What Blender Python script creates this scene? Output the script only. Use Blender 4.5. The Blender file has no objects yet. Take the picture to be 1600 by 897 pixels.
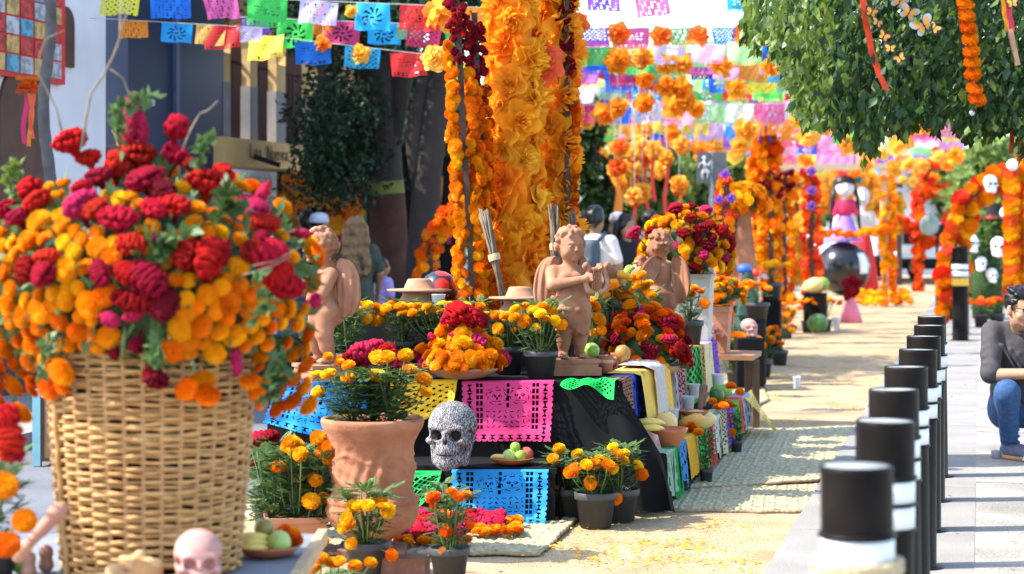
import bpy, bmesh, math, random
import numpy as np
from mathutils import Vector, Matrix, Euler

# ------------------------------------------------------------------ camera, sky, sun, exposure
scene = bpy.context.scene
col = scene.collection
R = math.radians
FPX, CAMZ, HORIZON = 3200.0, 1.52, 349.0
cam_data = bpy.data.cameras.new('camera')
cam = bpy.data.objects.new('camera', cam_data)
col.objects.link(cam)
cam.location = (0, 0, CAMZ)
cam.rotation_euler = (R(90), 0, 0)
cam_data.sensor_width = 36.0
cam_data.lens = FPX / 1600 * 36.0
cam_data.shift_y = -(448.5 - HORIZON) / 1600
cam_data.clip_end = 2000
cam_data.dof.use_dof = True
cam_data.dof.focus_distance = 10.7
cam_data.dof.aperture_fstop = 2.9
scene.camera = cam

SUN_EL, SUN_AZ = 47.0, 97.0       # azimuth: degrees from straight ahead (+Y) towards the left (-X)
world = bpy.data.worlds.new('World')
scene.world = world
world.use_nodes = True
wn = world.node_tree
wn.nodes.clear()
sky = wn.nodes.new('ShaderNodeTexSky')
sky.sky_type = 'NISHITA'
sky.sun_disc = False
sky.sun_elevation = R(SUN_EL)
sky.sun_rotation = R(-SUN_AZ)
sky.air_density = 1.0
sky.dust_density = 1.0
bg = wn.nodes.new('ShaderNodeBackground')
bg.inputs['Strength'].default_value = 0.15
wo = wn.nodes.new('ShaderNodeOutputWorld')
wn.links.new(sky.outputs['Color'], bg.inputs['Color'])
wn.links.new(bg.outputs[0], wo.inputs[0])

sun_data = bpy.data.lights.new('sun', 'SUN')
sun_data.energy = 2.6
sun_data.angle = R(0.5)
sun_data.color = (1.0, 0.95, 0.86)
sun = bpy.data.objects.new('sun', sun_data)
col.objects.link(sun)
_sd = Vector((-math.sin(R(SUN_AZ)) * math.cos(R(SUN_EL)), math.cos(R(SUN_AZ)) * math.cos(R(SUN_EL)), math.sin(R(SUN_EL))))
sun.rotation_euler = _sd.to_track_quat('Z', 'Y').to_euler()

scene.view_settings.view_transform = 'Standard'
scene.view_settings.look = 'None'
scene.view_settings.exposure = 2.08
scene.view_settings.gamma = 1.0
scene.render.engine = 'CYCLES'
scene.cycles.use_denoising = True
scene.cycles.max_bounces = 6
scene.cycles.diffuse_bounces = 3
scene.cycles.transmission_bounces = 4
scene.cycles.transparent_max_bounces = 8
scene.cycles.caustics_reflective = False
scene.cycles.caustics_refractive = False

# ------------------------------------------------------------------ places
def P(px, py, Y):
 """a point at distance Y in front of the camera, seen at that place of the photograph"""
 return Vector(((px - 800) / FPX * Y, Y, CAMZ - (py - HORIZON) / FPX * Y))
def onz(px, py, z=0.0):
 """the point of the level plane at height z seen at px, py"""
 return P(px, py, (CAMZ - z) * FPX / (py - HORIZON))
ST = math.atan(732 / 3200)                       # the street runs 12.9 degrees to the right of the view
S = Vector((math.sin(ST), math.cos(ST), 0))
T = Vector((math.cos(ST), -math.sin(ST), 0))
ALT0 = Vector((0.552, 10.7, 0))
def A(u, v, z=0.0):
 """altar frame: u metres along the street, v metres to the right of the table's side, z up"""
 return ALT0 + S * u + T * v + Vector((0, 0, z))
def px_size(n, Y): return n / FPX * Y

# ------------------------------------------------------------------ materials
MATS = {}
def M(name, c, rough=0.7, var=0.15, scale=20.0, bump=0.0, bscale=60.0, trans=0.0, spec=0.3, rand=0.0, hue=0.0,
      objcol=False, metal=0.0, c2=None, contrast=1.0, coord='Object', sheen=0.0):
 if name in MATS: return MATS[name]
 m = bpy.data.materials.new(name); m.use_nodes = True
 nt = m.node_tree; N = nt.nodes; L = nt.links
 b = N['Principled BSDF']
 b.inputs['Roughness'].default_value = rough
 b.inputs['Specular IOR Level'].default_value = spec
 b.inputs['Metallic'].default_value = metal
 if sheen: b.inputs['Sheen Weight'].default_value = sheen
 tc = N.new('ShaderNodeTexCoord')
 nz = N.new('ShaderNodeTexNoise'); nz.inputs['Scale'].default_value = scale; nz.inputs['Detail'].default_value = 4
 L.new(tc.outputs[coord], nz.inputs['Vector'])
 mr = N.new('ShaderNodeMapRange')
 mr.inputs['From Min'].default_value = 0.5 - 0.25 / contrast; mr.inputs['From Max'].default_value = 0.5 + 0.25 / contrast
 L.new(nz.outputs['Fac'], mr.inputs['Value'])
 mx = N.new('ShaderNodeMix'); mx.data_type = 'RGBA'
 L.new(mr.outputs[0], mx.inputs['Factor'])
 lo = [v * (1 - var) for v in c]; hi = [min(1, v * (1 + var)) for v in c]
 if c2: lo, hi = list(c), list(c2)
 mx.inputs['A'].default_value = (*lo, 1); mx.inputs['B'].default_value = (*hi, 1)
 out = mx.outputs['Result']
 oi = N.new('ShaderNodeObjectInfo')
 if objcol:
  mm = N.new('ShaderNodeMix'); mm.data_type = 'RGBA'; mm.blend_type = 'MULTIPLY'; mm.inputs['Factor'].default_value = 1
  L.new(out, mm.inputs['A']); L.new(oi.outputs['Color'], mm.inputs['B']); out = mm.outputs['Result']
 if rand or hue:
  hs = N.new('ShaderNodeHueSaturation')
  r1 = N.new('ShaderNodeMapRange'); r1.inputs['To Min'].default_value = 1 - rand; r1.inputs['To Max'].default_value = 1 + rand
  L.new(oi.outputs['Random'], r1.inputs['Value']); L.new(r1.outputs[0], hs.inputs['Value'])
  if hue:
   ma = N.new('ShaderNodeMath'); ma.operation = 'MULTIPLY'; ma.inputs[1].default_value = 7.31
   fr = N.new('ShaderNodeMath'); fr.operation = 'FRACT'
   r2 = N.new('ShaderNodeMapRange'); r2.inputs['To Min'].default_value = 0.5 - hue; r2.inputs['To Max'].default_value = 0.5 + hue
   L.new(oi.outputs['Random'], ma.inputs[0]); L.new(ma.outputs[0], fr.inputs[0]); L.new(fr.outputs[0], r2.inputs['Value'])
   L.new(r2.outputs[0], hs.inputs['Hue'])
  L.new(out, hs.inputs['Color']); out = hs.outputs['Color']
 L.new(out, b.inputs['Base Color'])
 if bump:
  bn = N.new('ShaderNodeTexNoise'); bn.inputs['Scale'].default_value = bscale; bn.inputs['Detail'].default_value = 5
  L.new(tc.outputs[coord], bn.inputs['Vector'])
  bp = N.new('ShaderNodeBump'); bp.inputs['Strength'].default_value = bump; bp.inputs['Distance'].default_value = 0.02
  L.new(bn.outputs['Fac'], bp.inputs['Height']); L.new(bp.outputs[0], b.inputs['Normal'])
 if trans:
  tr = N.new('ShaderNodeBsdfTranslucent'); L.new(out, tr.inputs['Color'])
  ms = N.new('ShaderNodeMixShader'); ms.inputs[0].default_value = trans
  L.new(b.outputs[0], ms.inputs[1]); L.new(tr.outputs[0], ms.inputs[2])
  L.new(ms.outputs[0], N['Material Output'].inputs['Surface'])
 MATS[name] = m
 return m

# ------------------------------------------------------------------ objects
def link(o, parent=None, loc=None, rot=None, scale=None):
 col.objects.link(o)
 if parent is not None: o.parent = parent
 if loc is not None: o.location = loc
 if rot is not None: o.rotation_euler = rot
 if scale is not None: o.scale = (scale,) * 3 if isinstance(scale, (int, float)) else scale
 return o
def tag(o, label=None, cat=None, group=None, kind=None):
 if label: o['label'] = label
 if cat: o['category'] = cat
 if group: o['group'] = group
 if kind: o['kind'] = kind
 return o
def empty(name, loc, label=None, cat=None, group=None, rz=0.0, kind=None):
 o = bpy.data.objects.new(name, None)
 o.empty_display_size = 0.1
 link(o, None, loc, (0, 0, rz))
 return tag(o, label, cat, group, kind)
def inst(name, mesh, parent=None, loc=None, rot=None, scale=None, color=None, mat=None):
 o = bpy.data.objects.new(name, mesh)
 link(o, parent, loc, rot, scale)
 if color: o.color = (*color, 1)
 if mat is not None:
  o.material_slots[0].link = 'OBJECT'; o.material_slots[0].material = mat
 return o

class MB:
 """collects verts and faces of one mesh"""
 def __init__(s): s.v = []; s.f = []; s.mi = []; s.cur = 0
 def add(s, vs, fs):
  o = len(s.v); s.v.extend([tuple(p) for p in vs]); s.f.extend([tuple(i + o for i in f) for f in fs]); s.mi.extend([s.cur] * len(fs)); return s
 def box(s, c, h, rz=0.0, M3=None):
  vs = []
  for x in (-1, 1):
   for y in (-1, 1):
    for z in (-1, 1):
     p = Vector((x * h[0], y * h[1], z * h[2]))
     if M3 is not None: p = M3 @ p
     elif rz: p = Matrix.Rotation(rz, 3, 'Z') @ p
     vs.append(Vector(c) + p)
  return s.add(vs, [(0, 1, 3, 2), (4, 6, 7, 5), (0, 4, 5, 1), (2, 3, 7, 6), (0, 2, 6, 4), (1, 5, 7, 3)])
 def bar(s, a, b, w, h=None):
  a, b = Vector(a), Vector(b); d = b - a
  q = d.to_track_quat('Z', 'Y').to_matrix()
  return s.box((a + b) / 2, (w / 2, (h or w) / 2, d.length / 2), M3=q)
 def tube(s, path, rad, n=8, cap=True, closed=False):
  path = [Vector(p) for p in path]; m = len(path)
  if isinstance(rad, (int, float)): rad = [rad] * m
  ups = None; vs = []
  for i, p in enumerate(path):
   if closed: d = path[(i + 1) % m] - path[i - 1]
   else: d = path[min(i + 1, m - 1)] - path[max(i - 1, 0)]
   d = d.normalized() if d.length > 1e-9 else Vector((0, 0, 1))
   if ups is None: ups = d.orthogonal().normalized()
   else:
    ups = ups - d * ups.dot(d); ups = ups.normalized() if ups.length > 1e-6 else d.orthogonal().normalized()
   w = d.cross(ups)
   for k in range(n):
    a = 2 * math.pi * k / n
    vs.append(p + (ups * math.cos(a) + w * math.sin(a)) * rad[i])
  fs = []
  for i in range(m if closed else m - 1):
   j = (i + 1) % m
   for k in range(n):
    fs.append((i * n + k, i * n + (k + 1) % n, j * n + (k + 1) % n, j * n + k))
  if cap and not closed:
   fs.append(tuple(range(n - 1, -1, -1))); fs.append(tuple((m - 1) * n + k for k in range(n)))
  return s.add(vs, fs)
 def lathe(s, prof, n=32, c=(0, 0, 0), fn=None, capb=True, capt=False):
  vs = []
  for r, z in prof:
   for k in range(n):
    a = 2 * math.pi * k / n
    rr = r if fn is None else fn(r, z, a)
    vs.append((c[0] + rr * math.cos(a), c[1] + rr * math.sin(a), c[2] + z))
  fs = []
  for i in range(len(prof) - 1):
   for k in range(n):
    fs.append((i * n + k, i * n + (k + 1) % n, (i + 1) * n + (k + 1) % n, (i + 1) * n + k))
  if capb: fs.append(tuple(range(n - 1, -1, -1)))
  if capt: fs.append(tuple((len(prof) - 1) * n + k for k in range(n)))
  return s.add(vs, fs)
 def grid(s, nx, ny, fn, mask=None):
  vs = [fn(i / nx, j / ny) for j in range(ny + 1) for i in range(nx + 1)]
  fs = []
  for j in range(ny):
   for i in range(nx):
    if mask is None or mask((i + .5) / nx, (j + .5) / ny):
     a = j * (nx + 1) + i
     fs.append((a, a + 1, a + nx + 2, a + nx + 1))
  if mask is not None:
   used = sorted({i for f in fs for i in f}); mp = {o: k for k, o in enumerate(used)}
   vs = [vs[i] for i in used]; fs = [tuple(mp[i] for i in f) for f in fs]
  return s.add(vs, fs)
 def mesh(s, name, mats, smooth=True):
  me = bpy.data.meshes.new(name)
  me.from_pydata([tuple(p) for p in s.v], [], s.f)
  for m in (mats if isinstance(mats, (list, tuple)) else [mats]): me.materials.append(m)
  if smooth: me.polygons.foreach_set('use_smooth', [True] * len(me.polygons))
  if any(s.mi): me.polygons.foreach_set('material_index', s.mi)
  me.update()
  return me
 def build(s, name, mats, parent=None, loc=None, smooth=True, label=None, cat=None, group=None, kind=None, rot=None, scale=None):
  return tag(inst(name, s.mesh(name, mats, smooth), parent, loc, rot, scale), label, cat, group, kind)

def sharp(o, deg=35):
 me = o.data
 try: me.set_sharp_from_angle(angle=R(deg))
 except Exception: pass
 return o

# ------------------------------------------------------------------ solids blended from round shapes, for bodies and skulls
class Solid:
 def __init__(s, lo, hi, res):
  s.lo = np.array(lo, float); s.res = res
  n = np.ceil((np.array(hi) - s.lo) / res).astype(int) + 1
  s.n = n; s.ax = [s.lo[i] + np.arange(n[i]) * res for i in range(3)]
  s.d = np.full(n, 1.0, np.float32)
 def _blk(s, c, r):
  sl = []
  for i in range(3):
   a = int(max(0, math.floor((c[i] - r - s.lo[i]) / s.res))); b = int(min(s.n[i], math.ceil((c[i] + r - s.lo[i]) / s.res) + 1))
   if b <= a: return None
   sl.append(slice(a, b))
  g = np.meshgrid(s.ax[0][sl[0]], s.ax[1][sl[1]], s.ax[2][sl[2]], indexing='ij')
  return tuple(sl), np.stack(g, -1)
 def _op(s, sl, d2, k, op):
  d1 = s.d[sl]
  if op == 'u':
   h = np.clip(.5 + .5 * (d2 - d1) / k, 0, 1); s.d[sl] = d2 * (1 - h) + d1 * h - k * h * (1 - h)
  else:
   h = np.clip(.5 - .5 * (d2 + d1) / k, 0, 1); s.d[sl] = d1 * (1 - h) - d2 * h + k * h * (1 - h)
 def ell(s, c, r, k=.02, op='u', rot=None):
  if isinstance(r, (int, float)): r = (r, r, r)
  q = s._blk(c, max(r) + k * 2 + s.res * 3)
  if q is None: return s
  sl, p = q; p = p - np.array(c)
  if rot is not None: p = p @ np.array(Euler(rot).to_matrix())
  r = np.array(r); k0 = np.linalg.norm(p / r, axis=-1); k1 = np.linalg.norm(p / (r * r), axis=-1) + 1e-9
  s._op(sl, k0 * (k0 - 1) / k1, k, op); return s
 def cap(s, a, b, ra, rb=None, k=.02, op='u'):
  rb = ra if rb is None else rb
  a, b = np.array(a, float), np.array(b, float); c = (a + b) / 2
  q = s._blk(c, np.linalg.norm(b - a) / 2 + max(ra, rb) + k * 2 + s.res * 3)
  if q is None: return s
  sl, p = q; ba = b - a; t = np.clip(((p - a) @ ba) / max(ba @ ba, 1e-9), 0, 1)
  s._op(sl, np.linalg.norm(p - a - t[..., None] * ba, axis=-1) - (ra + t * (rb - ra)), k, op); return s
 def path(s, pts, rad, k=.02, op='u'):
  for i in range(len(pts) - 1): s.cap(pts[i], pts[i + 1], rad[i], rad[i + 1], k, op)
  return s
 def box(s, c, h, rnd=.01, k=.01, op='u', rot=None):
  q = s._blk(c, np.linalg.norm(h) + rnd + k * 2 + s.res * 3)
  if q is None: return s
  sl, p = q; p = p - np.array(c)
  if rot is not None: p = p @ np.array(Euler(rot).to_matrix())
  w = np.abs(p) - np.array(h) + rnd
  s._op(sl, np.linalg.norm(np.maximum(w, 0), axis=-1) + np.minimum(w.max(-1), 0) - rnd, k, op); return s
 def noise(s, amp, freq, seed=0):
  rs = np.random.RandomState(seed); g = np.meshgrid(*s.ax, indexing='ij'); t = np.zeros(s.n, np.float32)
  for i in range(5):
   w = rs.normal(size=3); w /= np.linalg.norm(w); f = freq * rs.uniform(.7, 1.6)
   t += np.sin((g[0] * w[0] + g[1] * w[1] + g[2] * w[2]) * f + rs.uniform(0, 6.28))
  s.d += (amp * t / 2.2).astype(np.float32); return s
 def arrays(s):
  d = s.d; ins = d < 0
  n = s.n
  cnt = np.zeros(n - 1, np.int8)
  for dx in (0, 1):
   for dy in (0, 1):
    for dz in (0, 1): cnt += ins[dx:n[0] - 1 + dx, dy:n[1] - 1 + dy, dz:n[2] - 1 + dz]
  act = (cnt > 0) & (cnt < 8); idx = np.argwhere(act)
  vid = np.full(n - 1, -1, int); vid[act] = np.arange(len(idx))
  acc = np.zeros((len(idx), 3)); num = np.zeros(len(idx))
  cs = [np.array((x, y, z)) for x in (0, 1) for y in (0, 1) for z in (0, 1)]
  for i in range(8):
   for j in range(i + 1, 8):
    if np.abs(cs[i] - cs[j]).sum() != 1: continue
    A_ = idx + cs[i]; B_ = idx + cs[j]
    da = d[A_[:, 0], A_[:, 1], A_[:, 2]]; db = d[B_[:, 0], B_[:, 1], B_[:, 2]]
    m = (da < 0) != (db < 0)
    t = np.where(m, da / np.where(m, da - db, 1), 0)
    acc += np.where(m[:, None], A_ + t[:, None] * (cs[j] - cs[i]), 0); num += m
  v = s.lo + acc / num[:, None] * s.res
  faces = []
  for ax in range(3):
   o1, o2 = [(1, 2), (2, 0), (0, 1)][ax]
   a = [slice(None)] * 3; b = [slice(None)] * 3
   a[ax] = slice(0, -1); b[ax] = slice(1, None)
   ch = ins[tuple(a)] != ins[tuple(b)]
   e = np.argwhere(ch)
   e = e[(e[:, o1] > 0) & (e[:, o2] > 0) & (e[:, o1] < n[o1] - 1) & (e[:, o2] < n[o2] - 1)]
   u1 = np.zeros(3, int); u1[o1] = 1; u2 = np.zeros(3, int); u2[o2] = 1
   q = [vid[tuple((e - x).T)] for x in (u1 + u2, u2, 0 * u1, u1)]
   q = np.stack(q, -1); fl = ~ins[tuple(e.T)]
   q[fl] = q[fl][:, ::-1]
   faces.append(q)
  return v, np.concatenate(faces)
 def mesh(s, name, mat):
  v, f = s.arrays()
  me = bpy.data.meshes.new(name)
  me.vertices.add(len(v)); me.vertices.foreach_set('co', v.astype(np.float32).ravel())
  me.loops.add(f.size); me.loops.foreach_set('vertex_index', f.ravel().astype(np.int32))
  me.polygons.add(len(f)); me.polygons.foreach_set('loop_start', np.arange(0, f.size, 4, dtype=np.int32))
  me.polygons.foreach_set('use_smooth', [True] * len(f))
  me.materials.append(mat); me.update(calc_edges=True); me.validate()
  return me
 def build(s, name, mat, parent=None, loc=None, rot=None, scale=None):
  return inst(name, s.mesh(name, mat), parent, loc, rot, scale)

# ------------------------------------------------------------------ flower library (meshes are shared by every bloom)
MARI = {
 'yellow': M('marigold yellow', (0.94, 0.50, 0.008), 0.8, 0.12, 9, trans=0.25, rand=0.10, hue=0.008, spec=0.1),
 'amber': M('marigold amber', (0.94, 0.355, 0.005), 0.8, 0.12, 9, trans=0.25, rand=0.10, hue=0.010, spec=0.1),
 'orange': M('marigold orange', (0.92, 0.235, 0.004), 0.8, 0.14, 9, trans=0.25, rand=0.12, hue=0.010, spec=0.1),
 'deep': M('marigold deep orange', (0.84, 0.13, 0.004), 0.8, 0.14, 9, trans=0.25, rand=0.12, hue=0.008, spec=0.1),
}
COCK = {
 'red': M('cockscomb red', (0.44, 0.008, 0.013), 0.9, 0.35, 14, bump=0.6, bscale=40, trans=0.1, rand=0.15, hue=0.008, spec=0.1),
 'crimson': M('cockscomb crimson', (0.26, 0.005, 0.012), 0.9, 0.35, 14, bump=0.6, bscale=40, trans=0.1, rand=0.18, hue=0.008, spec=0.1),
 'pink': M('cockscomb magenta', (0.52, 0.02, 0.085), 0.9, 0.3, 14, bump=0.6, bscale=40, trans=0.1, rand=0.12, hue=0.008, spec=0.1),
 'maroon': M('cockscomb maroon', (0.14, 0.004, 0.012), 0.9, 0.35, 14, bump=0.6, bscale=40, trans=0.05, rand=0.2, spec=0.1),
}
LEAF = M('leaf green', (0.10, 0.175, 0.05), 0.5, 0.35, 25, trans=0.3, rand=0.12, spec=0.4)
LEAF_D = M('leaf dark green', (0.035, 0.085, 0.022), 0.45, 0.35, 25, trans=0.25, rand=0.1, spec=0.4)
LEAF_Y = M('leaf yellow green', (0.14, 0.21, 0.03), 0.4, 0.3, 25, trans=0.45, spec=0.5)
STEM = M('stem green', (0.11, 0.16, 0.05), 0.6, 0.2, 30)

def marigold_mesh(seed, rings, n, name='marigold'):
 rd = random.Random(seed); mb = MB()
 for i in range(rings):
  th = R(104 - 92 * i / (rings - 1)); m = max(5, int(n * math.sin(th) + 2))
  for k in range(m):
   a = 2 * math.pi * (k + .5 * (i % 2) + rd.uniform(-.2, .2)) / m
   rr = .5 * math.sin(th) * rd.uniform(.92, 1.07); z = .31 * math.cos(th) + .12 + rd.uniform(-.02, .02)
   er = Vector((math.cos(a), math.sin(a), 0)); et = Vector((-math.sin(a), math.cos(a), 0))
   w = math.pi * .5 * math.sin(th) / m * 1.2 + .45 / n / 2
   tip = er * rr + Vector((0, 0, z)); base = er * (rr * .62) + Vector((0, 0, z - .10 + .05 * math.cos(th)))
   up = Vector((0, 0, 1)) * (.035 + .03 * rd.random())
   j = lambda: Vector((rd.uniform(-.03, .03), rd.uniform(-.03, .03), rd.uniform(-.035, .035)))
   mb.add([base - et * w * .5, base, base + et * w * .5, tip + et * w + j(), tip + er * .035 + up + j(), tip - et * w + j()],
                   [(0, 1, 4, 5), (1, 2, 3, 4)])
 prof = [(.08, -.06), (.26, -.02), (.34, .07), (.31, .19), (.19, .28), (.02, .31)]
 mb.lathe(prof, 10, capt=True)
 return mb.mesh(name, MARI['orange'])
MARI_M = [marigold_mesh(s, 10, 30) for s in (1, 2, 3, 6)]
MARI_L = [marigold_mesh(s, 4, 10, 'small_marigold') for s in (4, 5, 7)]

def cockscomb_mesh(seed):
 """velvety crest: ruffled folds winding over a fan that narrows to the stalk"""
 rd = random.Random(seed); mb = MB(); nw = rd.uniform(4.5, 6.5); p1 = rd.uniform(0, 6); N = 110
 mb.lathe([(.05, -.56), (.07, -.4), (.15, -.22), (.27, -.05), (.33, .08), (.24, .18), (.05, .22)], 14, fn=lambda r, z, a: r * (1 + .25 * math.cos(2 * a)) * (1 + .08 * math.sin(7 * a + p1)), capt=True)
 def fold(fn, n, r):
  pts = [fn(i / n) for i in range(n + 1)]
  mb.tube(pts, [r * rd.uniform(.8, 1.22) for _ in pts], 9)
 fold(lambda s: Vector(((s - .5) * 1.02 + .05 * math.sin(s * 40 + p1), .25 * math.sin(s * 6.283 * nw + p1) * math.sqrt(max(.05, 1 - (2 * s - 1) ** 2 * .8)), .10 + .25 * math.sqrt(max(0, 1 - (2 * s - 1) ** 2)) - .05 * abs(math.sin(s * 6.283 * nw + p1)) + rd.uniform(-.012, .012))), N, .075)
 for z0, rx, ry, k in ((.08, .44, .30, 9), (-.04, .33, .23, 7)):
  fold(lambda s: Vector(((rx + .05 * math.sin(k * 6.283 * s + p1)) * math.cos(6.283 * s), (ry + .05 * math.sin(k * 6.283 * s + p1)) * math.sin(6.283 * s), z0 + .07 * math.sin(k * 6.283 * s * 1.5 + p1) + rd.uniform(-.012, .012))), 80, .070)
 return mb.mesh('cockscomb', COCK['red'])
COCK_M = [cockscomb_mesh(s) for s in (1, 2, 3, 4)]

def plume_mesh(seed):
 rd = random.Random(seed); mb = MB()
 def fn(u, v):
  a = u * 6.2832; z = v
  r = .16 * (math.sin(math.pi * min(1, v * .93 + .05)) ** .7) * (1 + .28 * math.sin(5 * a + v * 17 + seed) + .2 * math.sin(31 * v + 3 * a))
  return Vector((r * math.cos(a) + .05 * math.sin(3 * v + seed), r * math.sin(a), z - .25))
 mb.grid(16, 16, fn); return mb.mesh('plume', COCK['pink'])
PLUME_M = [plume_mesh(s) for s in (1, 2)]

CREPE = M('crepe paper', (1, 1, 1), 0.75, 0.08, 5, trans=0.5, objcol=True, rand=0.05, hue=0.008, spec=0.1)
def crepe_mesh(seed, layers=4, seg=22, ruf=1.0):
 rd = random.Random(seed); mb = MB()
 for l in range(layers):
  ph = [rd.uniform(0, 6.28) for _ in range(4)]; rad = .5 * (1 - .17 * l) * rd.uniform(.9, 1.05); lift = .06 + .30 * l / layers
  nl = rd.choice((4, 5, 6)); ox, oy = rd.uniform(-.05, .05), rd.uniform(-.05, .05)
  def fn(u, v):
   a = u * 6.28318; rr = rad * (v ** .85) * (1 + .13 * math.sin(nl * a + ph[0]) * v)
   z = lift * v ** 1.6 * .9 + .075 * v * math.sin(nl * a + ph[1]) + ruf * (.05 * v * v * math.sin(11 * a + ph[2] + 3 * v) + .022 * v * math.sin(23 * a + ph[3]))
   if l == 0: z -= .12 * v * v
   return Vector((rr * math.cos(a) + ox, rr * math.sin(a) + oy, z + .02 * l))
  mb.grid(seg, 4, fn)
 return mb.mesh('crepe_flower', CREPE)
CREPE_M = [crepe_mesh(s) for s in range(6)]
CREPE_BIG = [crepe_mesh(s + 40, 6, 40, .55) for s in range(5)]

def leaf_quads(mb, p, d, up, ln, w, bend=.15):
 """one leaf of four faces, folded along its midrib"""
 d = d.normalized(); sd = d.cross(up)
 sd = sd.normalized() if sd.length > 1e-5 else d.orthogonal().normalized()
 nn = sd.cross(d)
 m = p + d * ln * .5 - nn * ln * bend * .3; e = p + d * ln - nn * ln * bend
 mb.add([p, m + sd * w + nn * w * .35, e, m, m - sd * w + nn * w * .35], [(0, 3, 1), (3, 2, 1), (0, 4, 3), (3, 4, 2)])
def rvec(rd, zlo=-1, zhi=1):
 z = rd.uniform(zlo, zhi); a = rd.uniform(0, 6.2832); r = math.sqrt(max(0, 1 - z * z))
 return Vector((r * math.cos(a), r * math.sin(a), z))

def marigold_foliage(seed, n=130):
 """bushy plant of feathered leaves in a unit cylinder: base at z 0, top near z 1, radius .5"""
 rd = random.Random(seed); mb = MB()
 for i in range(9):
  a = rd.uniform(0, 6.28); r = rd.uniform(.05, .36)
  mb.tube([(0, 0, 0), (r * .5 * math.cos(a), r * .5 * math.sin(a), .45), (r * math.cos(a), r * math.sin(a), .9)], [.012, .010, .007], 4)
 for i in range(n):
  z = rd.random() ** .8 * .92; a = rd.uniform(0, 6.28)
  r0 = rd.uniform(.02, .30) * (.45 + z * .75)
  p = Vector((r0 * math.cos(a), r0 * math.sin(a), z))
  d = Vector((math.cos(a + rd.uniform(-.7, .7)), math.sin(a + rd.uniform(-.7, .7)), rd.uniform(-.15, .9))).normalized()
  ln = rd.uniform(.13, .23); sd = d.cross(Vector((0, 0, 1))).normalized(); nn = sd.cross(d)
  droop = rd.uniform(.05, .28)
  for k in range(6):
   t = (k + 1) / 6.5; q = p + d * ln * t - Vector((0, 0, droop * ln * t * t))
   for s in (-1, 1):
    leaf_quads(mb, q, d * .65 + sd * s, nn, .075 * (1.15 - .5 * abs(t - .5)), .021)
  leaf_quads(mb, p + d * ln - Vector((0, 0, droop * ln)), d, nn, .09, .018)
 return mb.mesh('foliage', LEAF)
FOL_M = [marigold_foliage(s) for s in (1, 2, 3, 4)]
FOL_L = [marigold_foliage(s, 24) for s in (5, 6)]

POT_GREY = M('grey plastic', (0.045, 0.045, 0.047), 0.55, 0.15, 8, spec=0.4)
POT_CLAY = M('terracotta', (0.42, 0.17, 0.085), 0.85, 0.22, 9, bump=0.25, bscale=45, c2=(0.52, 0.25, 0.14))
SOIL = M('soil', (0.03, 0.02, 0.014), 0.95, 0.4, 40, bump=0.5)

def pot_mesh(name, mat):
 mb = MB(); mb.lathe([(.36, 0), (.445, .78), (.49, .79), (.50, .82), (.505, .98), (.49, 1.0), (.455, .99), (.44, .88)], 24)
 return mb.mesh(name, mat)
POT_M = pot_mesh('pot', POT_GREY)
POT_C = pot_mesh('clay_pot', POT_CLAY)
def soil_mesh():
 mb = MB(); mb.lathe([(.445, .86), (.3, .89), (.02, .9)], 16, capt=True, capb=True); return mb.mesh('soil', SOIL)
SOIL_M = soil_mesh()

def look(n, rd=None):
 """rotation that turns +Z of a bloom towards n, with a random spin"""
 q = Vector(n).to_track_quat('Z', 'Y'); e = q.to_matrix() @ Matrix.Rotation((rd.uniform(0, 6.28) if rd else 0), 3, 'Z')
 return e.to_euler()
def bloom(parent, kind, p, n, size, rd, colr='orange', low=False):
 if kind == 'm':
  return inst('marigold', rd.choice(MARI_L if low else MARI_M), parent, p, look(n, rd), size * Vector((rd.uniform(.9, 1.08), rd.uniform(.9, 1.08), rd.uniform(.7, 1.25))), mat=MARI[colr])
 if kind == 'c':
  return inst('cockscomb', rd.choice(COCK_M), parent, p, look(n, rd), size * Vector((rd.uniform(.85, 1.15), rd.uniform(.75, 1.3), rd.uniform(.8, 1.4))), mat=COCK[colr])
 if kind == 'p':
  return inst('plume', rd.choice(PLUME_M), parent, p, look(n, rd), size, mat=COCK[colr])

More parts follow.
